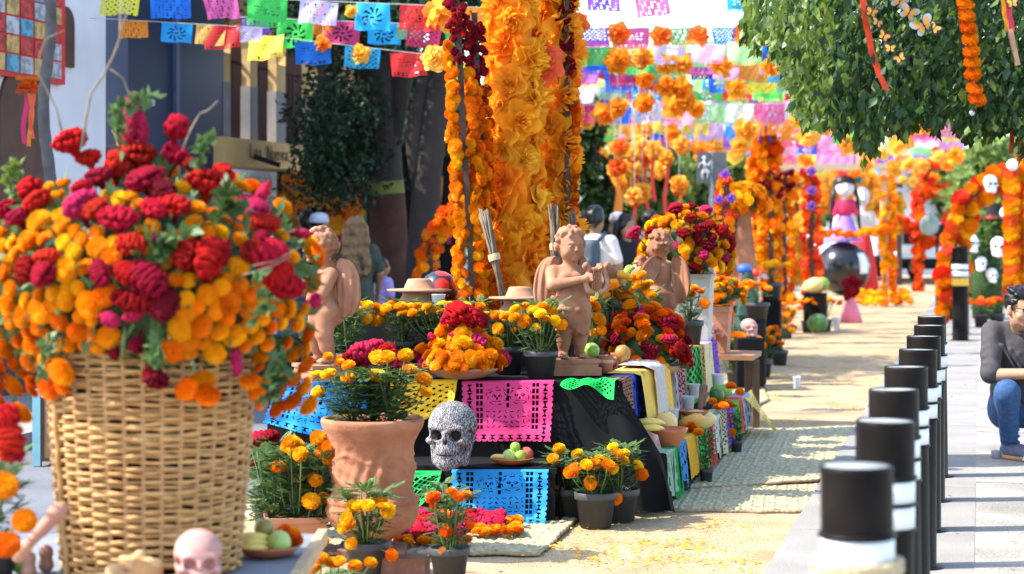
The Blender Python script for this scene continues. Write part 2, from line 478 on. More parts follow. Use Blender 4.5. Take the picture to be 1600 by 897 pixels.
def potted(loc, pot_d, pot_h, plant_h, spread, label, blooms=None, n=8, bsize=.065, cols=('amber',), seed=0, clay=False,
           low=False, group='potted marigolds', name='potted_marigold', Y=None):
 """potted marigold: pot, soil, foliage, one stem and one head for each bloom; blooms may be listed as seen (px, py, size in px)"""
 rd = random.Random(seed + 77); loc = Vector(loc); Y = Y or loc.y
 e = empty(name, loc, label, 'potted plant', group)
 pm = inst('pot', POT_C if clay else POT_M, e, (0, 0, 0), (0, 0, rd.uniform(0, 6)), Vector((pot_d, pot_d, pot_h)))
 inst('soil', SOIL_M, pm)
 inst('foliage', rd.choice(FOL_L if low else FOL_M), e, (0, 0, pot_h * .86), (0, 0, rd.uniform(0, 6)), Vector((spread, spread, plant_h)))
 lst = []
 if blooms:
  for b in blooms:
   q = P(b[0], b[1], Y) - loc; k = spread * .5
   dd = max(0, 1 - (q.x / (k * 1.05)) ** 2) ** .5
   q.y = rd.uniform(-1.05, -.25) * k * max(.35, dd)
   lst.append((q, px_size(b[2], Y), b[3] if len(b) > 3 else rd.choice(cols)))
 else:
  for i in range(n):
   a = rd.uniform(0, 6.28); r = math.sqrt(rd.random()) * spread * .55
   z = pot_h * .86 + plant_h * (1.02 - .9 * (r / spread) ** 2 + rd.uniform(-.1, .08))
   lst.append((Vector((r * math.cos(a), r * math.sin(a), z)), bsize * rd.uniform(.8, 1.15), rd.choice(cols)))
 for q, sz, c in lst:
  nrm = Vector((q.x * .8 / spread, q.y * .8 / spread - .25, 1)) + rvec(rd) * .3
  if q.z < pot_h + plant_h * .55: nrm = Vector((q.x / spread * 2, q.y / spread * 2 - .5, .5)) + rvec(rd) * .2
  bloom(e, 'm', q, nrm, sz, rd, c, low)
  if not low:
   b0 = Vector((q.x * .3, q.y * .3, pot_h * .9)); md = Vector((q.x * .8, q.y * .8, b0.z + (q.z - b0.z) * .6))
   MB().tube([b0, md, q], [sz * .05, sz * .045, sz * .05], 5, cap=False).build('stem', STEM, e)
 return e

def bouquet(e, center, rad, n, mix, seed, bsize=.07, zlo=-.2, spread_in=.82, low=False, leaves=60, lsize=.09):
 """blooms over a dome; mix is a list of (kind, colour, weight); e's own frame"""
 rd = random.Random(seed); center = Vector(center); tot = sum(w for *_, w in mix)
 for i in range(n):
  z = zlo + (1 - zlo) * (i + .5) / n; a = i * 2.39996 + rd.uniform(-.3, .3); r = math.sqrt(1 - z * z)
  d = Vector((r * math.cos(a), r * math.sin(a), z)); k = rd.uniform(spread_in, 1.06)
  p = center + Vector((d.x * rad[0], d.y * rad[1], d.z * rad[2])) * k
  t = rd.uniform(0, tot)
  for kd, c, w in mix:
   t -= w
   if t <= 0: break
  sz = bsize * rd.uniform(.75, 1.2) * (1.35 if kd == 'c' else 1)
  bloom(e, kd, p, d + rvec(rd) * .35 + Vector((0, 0, .2)), sz, rd, c, low)
 mb = MB()
 for i in range(leaves):
  d = rvec(rd, zlo, 1); p = center + Vector((d.x * rad[0], d.y * rad[1], d.z * rad[2])) * rd.uniform(.6, .95)
  leaf_quads(mb, p, d + rvec(rd) * .6, rvec(rd), lsize * rd.uniform(.7, 1.4), lsize * .22)
 mb.build('leaves', LEAF_D, e)
 mb = MB(); s2 = .72
 mb.lathe([(.05, -.25 * rad[2] + zlo * rad[2] * .5), (rad[0] * s2, zlo * rad[2] * .6), (rad[0] * s2, .25 * rad[2]), (rad[0] * s2 * .7, rad[2] * s2 * .75), (.02, rad[2] * s2)], 14, c=center, capt=True)
 mb.build('stem_bundle', LEAF_D, e)

# ------------------------------------------------------------------ the setting: ground, path, kerb, pavement
def ground_mat(name, c, c2, s1, s2, bump, rough=.95):
 m = bpy.data.materials.new(name); m.use_nodes = True; nt = m.node_tree; N = nt.nodes; L = nt.links; b = N['Principled BSDF']
 b.inputs['Roughness'].default_value = rough; b.inputs['Specular IOR Level'].default_value = .15
 tc = N.new('ShaderNodeTexCoord')
 n1 = N.new('ShaderNodeTexNoise'); n1.inputs['Scale'].default_value = s1; n1.inputs['Detail'].default_value = 6
 n2 = N.new('ShaderNodeTexNoise'); n2.inputs['Scale'].default_value = s2; n2.inputs['Detail'].default_value = 3
 for n in (n1, n2): L.new(tc.outputs['Object'], n.inputs['Vector'])
 mx = N.new('ShaderNodeMix'); mx.data_type = 'RGBA'; mx.inputs['A'].default_value = (*c, 1); mx.inputs['B'].default_value = (*c2, 1)
 r1 = N.new('ShaderNodeMapRange'); r1.inputs['From Min'].default_value = .32; r1.inputs['From Max'].default_value = .68
 L.new(n1.outputs['Fac'], r1.inputs['Value']); L.new(r1.outputs[0], mx.inputs['Factor'])
 m2 = N.new('ShaderNodeMix'); m2.data_type = 'RGBA'; m2.blend_type = 'MULTIPLY'; m2.inputs['Factor'].default_value = .55
 r2 = N.new('ShaderNodeMapRange'); r2.inputs['From Min'].default_value = .35; r2.inputs['From Max'].default_value = .6; r2.inputs['To Min'].default_value = .55
 L.new(n2.outputs['Fac'], r2.inputs['Value']); L.new(mx.outputs['Result'], m2.inputs['A']); L.new(r2.outputs[0], m2.inputs['B'])
 L.new(m2.outputs['Result'], b.inputs['Base Color'])
 bp = N.new('ShaderNodeBump'); bp.inputs['Strength'].default_value = bump; bp.inputs['Distance'].default_value = .02
 L.new(n2.outputs['Fac'], bp.inputs['Height']); L.new(bp.outputs[0], b.inputs['Normal'])
 return m
ASPH = ground_mat('grey paving', (.13, .135, .15), (.19, .19, .205), 1.2, 90, .3)
SAND = ground_mat('sawdust', (.45, .315, .17), (.62, .47, .29), 2.3, 110, 1.0)
CONC = ground_mat('concrete', (.205, .19, .165), (.41, .38, .33), 1.3, 60, .5)
KERB = ground_mat('kerb concrete', (.25, .235, .21), (.32, .30, .275), 2.0, 130, .3)

def street_quad(mb, o, u0, u1, v0, v1, z):
 a = [o + S * u + T * v for u, v in ((u0, v0), (u0, v1), (u1, v1), (u1, v0))]
 return mb.add([(p.x, p.y, z) for p in a], [(0, 1, 2, 3)])
mb = MB(); mb.add([(-900, -60, -.004), (900, -60, -.004), (900, 1500, -.004), (-900, 1500, -.004)], [(0, 1, 2, 3)])
tag(mb.build('ground', ASPH), kind='structure')
K0 = Vector((1.11, 8.88, 0))                       # the kerb line passes here
KB = Vector((0.786, 4.63, 0))                      # the first bollard
bv = (KB - K0).dot(T)                              # bollards stand this far right of the kerb line
# sawdust path, gently uneven
rd = random.Random(5); mb = MB()
def sand_fn(s, t):
 u = -8 + 60 * t; v = -3.1 + 3.1 * s
 p = K0 + S * u + T * v
 h = .005 + (.006 * math.sin(v * 7 + u * 3) * math.sin(u * 4.1 - v * 2) if 0 < s < 1 else 0)
 if s == 0: p = p - T * .15 * math.sin(u * 2.3)
 return Vector((p.x, p.y, max(.002, h)))
mb.grid(40, 260, sand_fn)
tag(mb.build('sawdust_path', SAND), kind='structure')
# kerb strip: long stones, a part each
e = empty('kerb', K0, kind='structure')
mb = MB(); L_ = 1.8
mb.box((0, 0, 0), (bv / 2 + .12, L_ / 2 - .004, .03), rz=-ST)
kme = mb.mesh('kerb_stone', KERB, False)
for i in range(32):
 p = S * (-7 + i * L_) + T * (bv / 2 + .12); inst('kerb_stone', kme, e, (p.x, p.y, .006))
# pavement of concrete slabs right of the bollards
e = empty('pavement', K0, kind='structure')
mb = MB(); mb.box((0, 0, 0), (3.6, 1.44, .03), rz=-ST); sme = mb.mesh('slab', CONC, False)
for i in range(15):
 for j in range(1):
  p = S * (-7 + i * 2.9) + T * (bv + .24 + 3.6); inst('slab', sme, e, (p.x, p.y, .004 + .004 * ((i * 7 + j * 3) % 3) / 2))
mb = MB(); street_quad(mb, K0, -9, 60, bv + .2, bv + 12, .024); o = mb.build('slab_bed', KERB, e); o.location = -K0
# fallen yellow petals on the sawdust
mb = MB(); rd = random.Random(8)
spots = [(960, 845, .35), (1050, 850, .3), (1130, 885, .3), (1040, 880, .25), (930, 880, .25), (1110, 825, .2), (1090, 860, .25),
         (1260, 600, .8), (1270, 560, .9), (1210, 590, .5), (1220, 660, .3), (1300, 580, .6), (1250, 540, 1.2), (1330, 640, .3), (1200, 620, .4), (1240, 630, .4), (1180, 700, .3), (1290, 520, 1.6), (1330, 505, 1.8), (1270, 500, 1.6), (1380, 560, .7), (1350, 600, .5), (1000, 870, .4), (890, 860, .3)]
for px, py, sp in spots:
 g = onz(px, py)
 for i in range(75):
  x, y = g.x + rd.gauss(0, sp * .35), g.y + rd.gauss(0, sp * .5); a = rd.uniform(0, 6.28); r = rd.uniform(.004, .017)
  mb.add([(x + r * math.cos(a), y + r * math.sin(a), .016), (x - r * .5 * math.sin(a), y + r * .5 * math.cos(a), .020), (x - r * math.cos(a), y - r * math.sin(a), .015), (x + r * .5 * math.sin(a), y - r * .5 * math.cos(a), .014)], [(0, 1, 2, 3)])
tag(mb.build('fallen_petals', M('petal yellow', (.85, .42, .02), .8, .3, 40, trans=.2)), 'yellow marigold petals scattered over the sawdust path', 'petals', kind='stuff')
mb = MB()
for i in range(260):
 g = K0 + S * rd.uniform(-1, 12) + T * rd.choice((rd.uniform(-3, 0), rd.uniform(0, 3)))
 a = rd.uniform(0, 6.28); r = rd.uniform(.008, .02); z = .042
 mb.add([(g.x + r * math.cos(a), g.y + r * math.sin(a), z), (g.x - r * .4 * math.sin(a), g.y + r * .4 * math.cos(a), z + .006), (g.x - r * math.cos(a), g.y - r * math.sin(a), z + .003), (g.x + r * .4 * math.sin(a), g.y - r * .4 * math.cos(a), z)], [(0, 1, 2, 3)])
tag(mb.build('dry_leaf_litter', M('dry leaf', (.28, .13, .05), .8, .4, 30)), 'small dry brown leaves strewn over path and pavement', 'dry leaves', kind='stuff')

# ------------------------------------------------------------------ bollards
BLK = M('black bollard paint', (.005, .004, .004), .42, .4, 9, spec=.1, bump=.1, bscale=14, c2=(.014, .010, .008), contrast=1.1)  # lighter scuffs, their brown tint standing in for reflections
BLKCAP = M('worn grey lid', (.20, .21, .20), .5, .35, 14, c2=(.42, .42, .40))
WHITE = M('white reflective band', (.78, .78, .76), .4, .06, 12)
ROPE = M('rope', (.55, .42, .24), .9, .25, 60, bump=.5, bscale=150)
BR = .0825
def bparts():
 out = {}
 mb = MB(); mb.lathe([(BR * 1.02, 0), (BR * 1.02, .015), (BR * .99, .02), (BR * .99, .65), (BR * .99, .93), (BR * .995, .938), (BR * .97, .945), (BR * .93, .94), (BR * .9, .93), (.01, .93)], 40, capt=True)
 out['post'] = mb.mesh('post', BLK)
 mb = MB(); mb.lathe([(BR * .93, .936), (BR * .90, .942), (BR * .5, .944), (.01, .944)], 40, capt=True, capb=False); out['lid'] = mb.mesh('lid', BLKCAP)
 mb = MB(); mb.lathe([(BR * .99, 0), (BR * 1.012, .001), (BR * 1.012, .059), (BR * .99, .06)], 40, capb=False); out['band'] = mb.mesh('band', WHITE)
 mb = MB(); mb.lathe([(BR * .99, 0), (BR * 1.07, .002), (BR * 1.08, .006), (BR * 1.07, .010), (BR * .99, .012)], 40, capb=False); out['ring'] = mb.mesh('ring', BLK)
 return out
BP = bparts()
blabels = ['black steel bollard closest to the camera, rope wound round its white band', 'second black bollard of the row, behind the roped one', 'third black bollard of the row counted from the roped one', 'fourth black bollard of the row counted from the roped one',
           'fifth black bollard of the row counted from the roped one', 'sixth black bollard of the row counted from the roped one', 'seventh black bollard, second to last of the unbroken row', 'eighth black bollard, last of the unbroken row before the gap']
def bollard(p, label, scale=1.0, rope=False):
 e = empty('bollard', p, label, 'bollard', 'black bollards along the kerb'); rb_ = random.Random(label); e.rotation_euler = (R(rb_.uniform(-.8, .8)), R(rb_.uniform(-.8, .8)), rb_.uniform(0, 6))
 MB().lathe([(BR * 1.45, -.01), (BR * 1.45, .008), (BR * 1.05, .012)], 28, capb=False).build('base_flange', BLK, e, scale=scale)
 pm = inst('post', BP['post'], e, scale=scale); inst('lid', BP['lid'], e, scale=scale)
 for z in (.72, .65): inst('band', BP['band'], e, (0, 0, z * scale), scale=scale)
 for z in (.782, .7105, .638): inst('ring', BP['ring'], e, (0, 0, z * scale), scale=scale)
 if rope:
  mb = MB(); pts = []
  for i in range(121):
   a = i / 120 * 3 * 6.2832; pts.append((1.16 * BR * math.cos(a), 1.16 * BR * math.sin(a), .715 + .012 * math.sin(a * .33) + .003 * math.sin(9 * a)))
  mb.tube(pts, [.009 + .002 * math.sin(i * 1.7) for i in range(121)], 8); mb.build('rope', ROPE, e)
 return e
for i in range(8): bollard(KB + S * (i * 1.056 * 1.027) + Vector((0, 0, .03)), blabels[i], rope=(i == 0))
for i, (d, lb) in enumerate(((21.9, 'black bollard with yellow tape beside the marigold arch, standing nearer'), (23.4, 'black bollard beside the marigold arch, half hidden by the taped one'))):
 b = bollard(KB + S * d + T * .02 + Vector((0, 0, .03)), lb, 1.25)
 if i == 0:
  mb = MB(); mb.lathe([(.1055, .70), (.1065, .71), (.1065, .79), (.1055, .80)], 30, capb=False); mb.build('tape', M('yellow tape', (.75, .45, .06), .5), b)

# ------------------------------------------------------------------ woven palm mats
PALM = M('palm weave', (.27, .235, .13), .75, .3, 45, c2=(.47, .41, .25), bump=.5, bscale=70, contrast=2)
def mat_(corners, label, nx=150, ny=60, th=.018, seed=1, ribs=34):
 """corners: near-left, near-right, far-right, far-left"""
 c = [Vector(q) for q in corners]; rd = random.Random(seed); ph = rd.uniform(0, 6)
 e = empty('palm_mat', (c[0] + c[1] + c[2] + c[3]) / 4, label, 'mat', 'woven palm mats on the path'); o = e.location
 def fn(s, t):
  p = c[0].lerp(c[1], s).lerp(c[3].lerp(c[2], s), t)
  rib = abs(math.sin(math.pi * t * ribs * .6 + .45 * math.sin(s * 90))) * (.55 + .45 * abs(math.sin(s * 90)))
  wave = .006 * math.sin(s * 9 + t * 5 + ph) + .006 * math.sin(t * 13 + ph)
  edge = .010 * math.sin(31 * s + ph) * (t < .02) + .012 * math.sin(27 * t) * (s > .98 or s < .02)
  return Vector((p.x, p.y + edge, .014 + th * .3 + wave * .6 + .013 * rib)) - o
 def bot(s, t):
  p = c[0].lerp(c[1], s).lerp(c[3].lerp(c[2], s), t); return Vector((p.x, p.y, .012)) - o
 mb = MB(); mb.grid(nx, ny * 3, fn)
 rim = [(i / 60, 0) for i in range(60)] + [(1, i / 60) for i in range(60)] + [(1 - i / 60, 1) for i in range(60)] + [(0, 1 - i / 60) for i in range(60)]
 mb.build('weave', PALM, e)
 mb = MB(); mb.tube([fn(*r) - Vector((0, 0, .008)) for r in rim], .009, 6, closed=True); mb.build('braided_edge', M('palm edge', (.30, .22, .12), .8, .3, 50), e)
 return e
mat_([onz(460, 872), onz(842, 872), onz(900, 818), onz(520, 800)], 'pale palm mat in sun under the clay urn and crossed flowers', seed=1, ribs=20)
mat_([onz(1040, 803), onz(1300, 803), onz(1292, 763), onz(1060, 772)], 'narrow striped palm mat against the black cloth corner', seed=2, ribs=14)
mat_([onz(1050, 770), onz(1340, 752), onz(1338, 672), onz(1130, 678)], 'wide palm mat lying half in shade beside the cloth-hung step', seed=3, ribs=34)
mat_([onz(1140, 660), onz(1200, 628), onz(1185, 590), onz(1120, 600)], 'small shaded palm mat past the end of the altar', seed=4, ribs=16, nx=40, ny=20)

# ------------------------------------------------------------------ the altar table, its steps and cloths
BLACK = M('black cloth', (.006, .006, .0065), .85, .3, 5, spec=.15, bump=.05, bscale=8)
WOODD = M('dark wood', (.12, .07, .04), .7, .3, 8, bump=.2)
def front(px, py, u):
 b = A(u, 0); k = (px - 800) / FPX; v = (k * b.y - b.x) / (T.x - k * T.y); p = A(u, v); p.z = CAMZ - (py - HORIZON) / FPX * p.y; return p
def vof(px, u):
 b = A(u, 0); k = (px - 800) / FPX; return (k * b.y - b.x) / (T.x - k * T.y)
def side_u(px, v):
 b = A(0, v); k = (px - 800) / FPX; return (k * b.y - b.x) / (S.x - k * S.y)
TZ, SZ = .687, .285
VL = -1.92
e = empty('altar_table', A(0, -.9), 'long altar table draped in black cloth that pools at its corner', 'table')
def put(mb, name, mat, e, smooth=True, label=None):
 """a part given in world coordinates"""
 o = mb.build(name, mat, e, smooth=smooth, label=label)
 o.matrix_parent_inverse = Matrix.Translation(-e.location) if e.rotation_euler.z == 0 else Matrix.Identity(4)
 return o
LEN = 4.1
mb = MB()
for a, b in (((0, VL), (LEN, 0)),):
 q = [A(a[0] + .02, a[1] + .02), A(a[0] + .02, b[1] - .02), A(b[0], b[1] - .02), A(b[0], a[1] + .02)]
 mb.add([(p.x, p.y, TZ) for p in q] + [(p.x, p.y, TZ - .03) for p in q], [(0, 1, 2, 3), (7, 6, 5, 4), (0, 4, 5, 1), (1, 5, 6, 2), (2, 6, 7, 3), (3, 7, 4, 0)])
put(mb, 'tabletop', BLACK, e, False)
for u in (.1, LEN - .1):
 for v in (VL + .1, -.1):
  put(MB().bar(A(u, v, 0), A(u, v, TZ - .035), .06), 'leg', WOODD, e, False)
def fr(s, t):     # front cloth, flaring to the right over the end of the low step
 z = TZ * (1 - t)
 vr = 0 if z > TZ - .02 else (.235 * (TZ - z) / (TZ - .31) if z > .31 else .235 + .085 * (1 - z / .31))
 v = VL + (vr - VL) * s
 w = max(0, (s - .72) / .28)
 fold = (.018 * math.sin(v * 9 + t * 2) + .012 * math.sin(v * 21 + 3 * t)) * t + w * t * .07 * math.sin(s * 60 + t * 3)
 return A(-.012 - fold - .02 * t - .06 * w * t, v, max(.03, z + .004))
mb = MB(); mb.grid(120, 40, fr); put(mb, 'front_cloth', BLACK, e)
mb = MB(); mb.grid(90, 16, lambda s, t: A(s * LEN, .006 + .015 * math.sin(s * 40) * t + .02 * t, TZ * (1 - t) + .004)); put(mb, 'side_cloth', BLACK, e)
mb = MB(); mb.grid(60, 12, lambda s, t: A(LEN - s * LEN, VL - .006 - .015 * math.sin(s * 40) * t, TZ * (1 - t) + .004)); put(mb, 'side_cloth', BLACK, e)
def blk_step(name, label, u0, u1, v0, v1, z):
 e = empty(name, A((u0 + u1) / 2, (v0 + v1) / 2), label, 'step')
 rim = []
 for k in range(4):
  a, b = [((u0, v0), (u0, v1)), ((u0, v1), (u1, v1)), ((u1, v1), (u1, v0)), ((u1, v0), (u0, v0))][k]
  mb = MB(); nrm = [(-1, 0), (0, 1), (1, 0), (0, -1)][k]
  def fn(s, t):
   off = (.006 + .012 * math.sin(s * 30 + k) * t + .012 * t)
   return A(a[0] + (b[0] - a[0]) * s + nrm[0] * off, a[1] + (b[1] - a[1]) * s + nrm[1] * off, max(.012, z * (1 - t) + .003))
  mb.grid(40, 6, fn); put(mb, 'skirt_cloth', BLACK, e)
 mb = MB(); q = [A(u0 - .006, v0 - .006), A(u0 - .006, v1 + .006), A(u1 + .006, v1 + .006), A(u1 + .006, v0 - .006)]
 mb.add([(p.x, p.y, z + .004) for p in q] + [(p.x, p.y, z - .02) for p in q], [(0, 1, 2, 3), (7, 6, 5, 4), (0, 4, 5, 1), (1, 5, 6, 2), (2, 6, 7, 3), (3, 7, 4, 0)])
 put(mb, 'top', BLACK, e, False)
 return e
UF = -.50
blk_step('altar_step', 'low black step under the patterned skull and fruit plate', UF, -.06, -1.75, vof(868, UF), SZ)
blk_step('altar_step', 'low black step running along the altar under the coloured hanging cloths', .10, 4.05, .03, .22, .30)
blk_step('altar_riser', 'black riser box on the table behind the marigold row', 1.0, 2.9, -1.75, -.75, .95)

# ------------------------------------------------------------------ cut paper and hanging cloths
PAPER = M('tissue paper', (1, 1, 1), .6, .05, 3, trans=.3, objcol=True, spec=.2)
CLOTH = M('thread cloth', (1, 1, 1), .9, .3, 45, objcol=True, bump=.6, bscale=120, spec=.1)
def hourglass(x, y): return abs(x) < .42 and abs(y) < .42 and abs(x) < abs(y) * .85 + .05
def face(s, t, cx, cy, k):
 x, y = (s - cx) / k, (t - cy) / k
 for ex in (-.3, .3):
  if ((x - ex) / .20) ** 2 + ((y + .15) / .19) ** 2 < 1 and not ((x - ex) / .09) ** 2 + ((y + .12) / .08) ** 2 < 1: return True
 if abs(x) < .10 - .3 * abs(y - .22) and abs(y - .22) < .2: return True
 if abs(y - .58) < .06 and abs(x) < .42 and math.sin(x * 40) > -.2: return True
 r = math.hypot(x / .85, y); a = math.atan2(y, x)
 if abs(r - 1.02) < .055 and math.sin(a * 7 + cx * 30) > -.1: return True
 if abs(r - 1.3) < .05 and y < -.1 and math.sin(a * 11) > 0: return True
 return False
def papel(scal='round'):
 def mask(s, t):
  n = 16
  e = .022 * (abs(math.sin(s * math.pi * n)) if scal == 'round' else 2 * abs((s * n) % 1 - .5))
  if t > .975 - .022 + e: return False
  e2 = .016 * abs(math.sin(t * math.pi * 11))
  if s < .016 - e2 or s > .984 + e2: return False
  for cx in (.085, .915):
   if abs(s - cx) < .035:
    c = (t - .06) / .135
    if 0 < c < 6.6 and hourglass((s - cx) / .075, c % 1 - .5): return False
  if .86 < t < .945:
   c = (s - .09) / .1
   if 0 < c < 8.2 and hourglass(c % 1 - .5, (t - .902) / .09): return False
  for a, b in ((.145, .235), (.765, .855)):
   if a < s < b and .04 < t < .80:
    cs, ct = ((s - a) / .045) % 1, ((t - .04) / .095) % 1
    if .17 < cs < .83 and .15 < ct < .85: return False
  if face(s, t, .385, .28, .115) or face(s, t, .635, .26, .12): return False
  if .25 < s < .755 and .47 < t < .80:      # clothes: short cut strokes
   x, y = (s - .25) * 15, (t - .47) * 13
   ix, iy = int(x), int(y); h = math.sin(ix * 12.99 + iy * 78.2) * 43758.5; h -= math.floor(h)
   a = h * 3.14; fx, fy = x - ix - .5, y - iy - .5
   if abs(fx * math.cos(a) + fy * math.sin(a)) < .34 and abs(-fx * math.sin(a) + fy * math.cos(a)) < .085: return False
  if .49 < s < .525 and .06 < t < .46 and (t * 9) % 1 > .3: return False
  return True
 return mask
def net(nx=8, ny=10, w=.3):
 def mask(s, t):
  if s < .05 or s > .95 or t > .955 - .02 * math.sin(s * 40): return abs(math.sin(s * 30)) > .1 or s < .97
  a, b = (s * nx + t * ny) % 1, (s * nx - t * ny) % 1
  return a < w or b < w or (t > .86 and (s * 9) % 1 < .8) or t < .16
 return mask
def fringe(n=12, seed=0):
 rd = random.Random(seed); ends = [rd.uniform(.82, 1) for _ in range(n + 1)]
 def mask(s, t):
  i = int(s * n); f = (s * n) % 1
  if t > ends[i]: return False
  return t < .30 or .12 + .05 * math.sin(t * 40 + i) < f < .86 + .08 * math.sin(t * 31 + i * 2)
 return mask
def lace(seed=0):
 def mask(s, t):
  if t > .95 - .03 * abs(math.sin(s * 12)): return False
  x, y = (s * 7 + .5 * (int(t * 16) % 2)) % 1 - .5, (t * 16) % 1 - .5
  return x * x + y * y > .085 or t < .18
 return mask
def paper(name, label, cat, mask, nx, ny, fn, color, mat=PAPER, group=None):
 c = (fn(0, 0) + fn(1, 0) + fn(0, 1) + fn(1, 1)) / 4
 mb = MB(); mb.grid(nx, ny, lambda s, t: fn(s, t) - c, mask)
 o = mb.build(name, mat, None, c, label=label, cat=cat, group=group); o.color = (*color, 1); return o
def on_front(c4, u, lift=.012, wob=.006, fold=None, top=.04):
 """c4: pixel corners TL, TR, BR, BL on the plane at u"""
 def fn(s, t):
  if t < top:
   p = front(c4[0][0] + (c4[1][0] - c4[0][0]) * s, c4[0][1] + (c4[1][1] - c4[0][1]) * s, u)
   return p + S * (top - t) * 1.2 + Vector((0, 0, .006)) - S * lift
  t2 = (t - top) / (1 - top)
  a = [c4[0][i] + (c4[1][i] - c4[0][i]) * s for i in (0, 1)]; b = [c4[3][i] + (c4[2][i] - c4[3][i]) * s for i in (0, 1)]
  p = front(a[0] + (b[0] - a[0]) * t2, a[1] + (b[1] - a[1]) * t2, u)
  w = wob * (math.sin(s * 11 + t2 * 4) * t2 + .55 * math.sin(s * 27 - t2 * 9) * t2 + .4 * math.sin(t2 * 19 + s * 5)) + .03 * t2 ** 4 * abs(2 * s - 1) ** 3 + (fold(s, t2) if fold else 0)
  return p - S * (lift + .055 * t2 + w) * 1.0
 return fn
GP = 'cut paper sheets on the altar'
paper('cut_paper', 'turquoise blue cut paper sheet with two skeleton figures on the low step', 'cut paper', papel('round'), 96, 68,
      on_front([(707, 735), (858, 735), (859, 820), (708, 820)], UF, .02, .008, lambda s, t: .02 * math.exp(-((s - .62 + .4 * t) / .10) ** 2) * t), (.03, .36, .83), group=GP)
paper('cut_paper', 'magenta pink cut paper sheet hanging over the table edge above the skull', 'cut paper', papel('point'), 96, 68,
      on_front([(723, 597), (866, 596), (866, 690), (728, 690)], -.03, .02, .006), (.68, .045, .19), group=GP)
paper('cut_paper', 'bright blue cut paper sheet skewed over the table beside the clay urn', 'cut paper', papel('round'), 84, 60,
      on_front([(438, 596), (588, 594), (560, 700), (418, 660)], -.03, .02, .01), (.02, .32, .85), group=GP)
paper('cut_paper', 'yellow cut paper sheet hanging behind the top of the skull', 'cut paper', net(5, 6, .55), 60, 40,
      on_front([(610, 597), (716, 594), (714, 634), (628, 672)], -.03, .02, .008), (.86, .50, .02), group=GP)
paper('cut_paper', 'green lattice cut paper hanging on the low step behind the urn', 'cut paper', net(7, 7, .24), 64, 64,
      on_front([(600, 737), (691, 737), (690, 760), (600, 852)], UF, .02, .008), (.01, .46, .10), group=GP)
def gsheet(s, t):
 a = front(880 + 84 * s, 596 - 2 * s, 0)
 if t < .35: return a + S * (.35 - t) * .3 + Vector((0, 0, .006 + .004 * math.sin(s * 20)))
 q = (t - .35) / .65
 return a - S * (.055 + .03 * q + .012 * math.sin(s * 14)) + Vector((0, 0, -q * (.015 + .07 * s * s + .02 * math.sin(s * 9))))
paper('cut_paper', 'emerald green cut paper draped over the front table corner by the cherub plinth', 'cut paper', net(10, 5, .42), 72, 40, gsheet, (.01, .55, .09), group=GP)

def hang(px0, px1, v, z, drop, label, color, mask, name='hanging_cloth', cat='cloth', mat=CLOTH, nx=24, ny=40, seed=0, amp=.012, lean=.02, group='cloths hung along the altar side', inner=.10):
 u0, u1 = side_u(px0, v), side_u(px1, v); rd = random.Random(seed); ph = rd.uniform(0, 6); L = inner + drop
 def fn(s, t):
  d = t * L; u = u0 + (u1 - u0) * s
  if d < inner: return A(u, v - (inner - d) + .012, z + .010 + .003 * math.sin(s * 9 + ph))
  q = d - inner
  return A(u + .01 * math.sin(q * 12 + ph), v + .018 + lean * q / drop + amp * math.sin(s * 10 + ph + q * 3) * min(1, q * 6), z + .008 - q)
 return paper(name, label, cat, mask, nx, ny, fn, color, mat, group)
hang(966, 984, 0, TZ, .24, 'brown lace cloth at the table corner next to the blue fringe', (.30, .14, .10), lace(), seed=1)
hang(982, 996, 0, TZ, .34, 'narrow royal blue fringed cloth between brown lace and yellow net', (.02, .07, .42), fringe(6, 2), seed=2)
hang(994, 1006, 0, TZ, .30, 'narrow yellow net cloth beside the white shirt', (.62, .48, .08), net(3, 14), seed=3)
hang(1024, 1042, 0, TZ, .36, 'grey white fringed cloth beside the leaning grey plank', (.62, .66, .64), fringe(9, 4), seed=4)
hang(1041, 1050, 0, TZ, .34, 'pale blue fringed cloth hanging behind the leaning plank', (.36, .50, .60), fringe(6, 5), seed=5)
hang(1052, 1064, 0, TZ, .34, 'pink net cloth hanging next to the green lattice sheet', (.62, .22, .25), net(4, 14), seed=6)
hang(1062, 1092, 0, TZ, .34, 'green lattice cut paper hanging from the table side', (.01, .52, .06), net(6, 8, .25), 'cut_paper', 'cut paper', PAPER, 40, 48, 7, group=GP)
hang(1088, 1097, 0, TZ, .32, 'orange net cloth behind the green lattice sheet', (.75, .26, .10), net(3, 14), seed=8)
hang(1095, 1108, 0, TZ, .40, 'cream cloth with yellow stripe at the far table corner', (.80, .66, .36), lambda s, t: True, seed=9)
hang(1105, 1116, 0, TZ, .36, 'purple lace cloth hanging last on the table side', (.22, .10, .50), lace(), seed=10)
hang(1036, 1049, .22, .30, .27, 'green and white fringed cloth nearest the black corner on the low step', (.33, .50, .36), fringe(7, 6), seed=11)
hang(1047, 1056, .22, .30, .27, 'plain dark green cloth strip on the low step', (.02, .30, .08), lambda s, t: True, seed=12)
hang(1054, 1070, .22, .30, .28, 'blue and white fringed cloth on the low step', (.08, .25, .55), fringe(8, 7), seed=13)
hang(1067, 1086, .22, .30, .24, 'plain golden yellow cloth strip on the low step', (.80, .42, .04), lambda s, t: math.hypot(s - .3, (t - .8) * 3) > .1 and t < .95 + .05 * math.sin(s * 5), seed=14)
hang(1084, 1100, .22, .30, .27, 'bright green net cloth behind the small potted marigold', (.04, .50, .10), net(4, 10, .35), seed=15)
hang(1098, 1112, .22, .30, .27, 'red brown net cloth on the low step', (.50, .08, .05), net(5, 12), seed=16)
hang(1109, 1121, .22, .30, .27, 'cream white fringed cloth beside the red brown net', (.72, .70, .58), fringe(8, 8), seed=17)
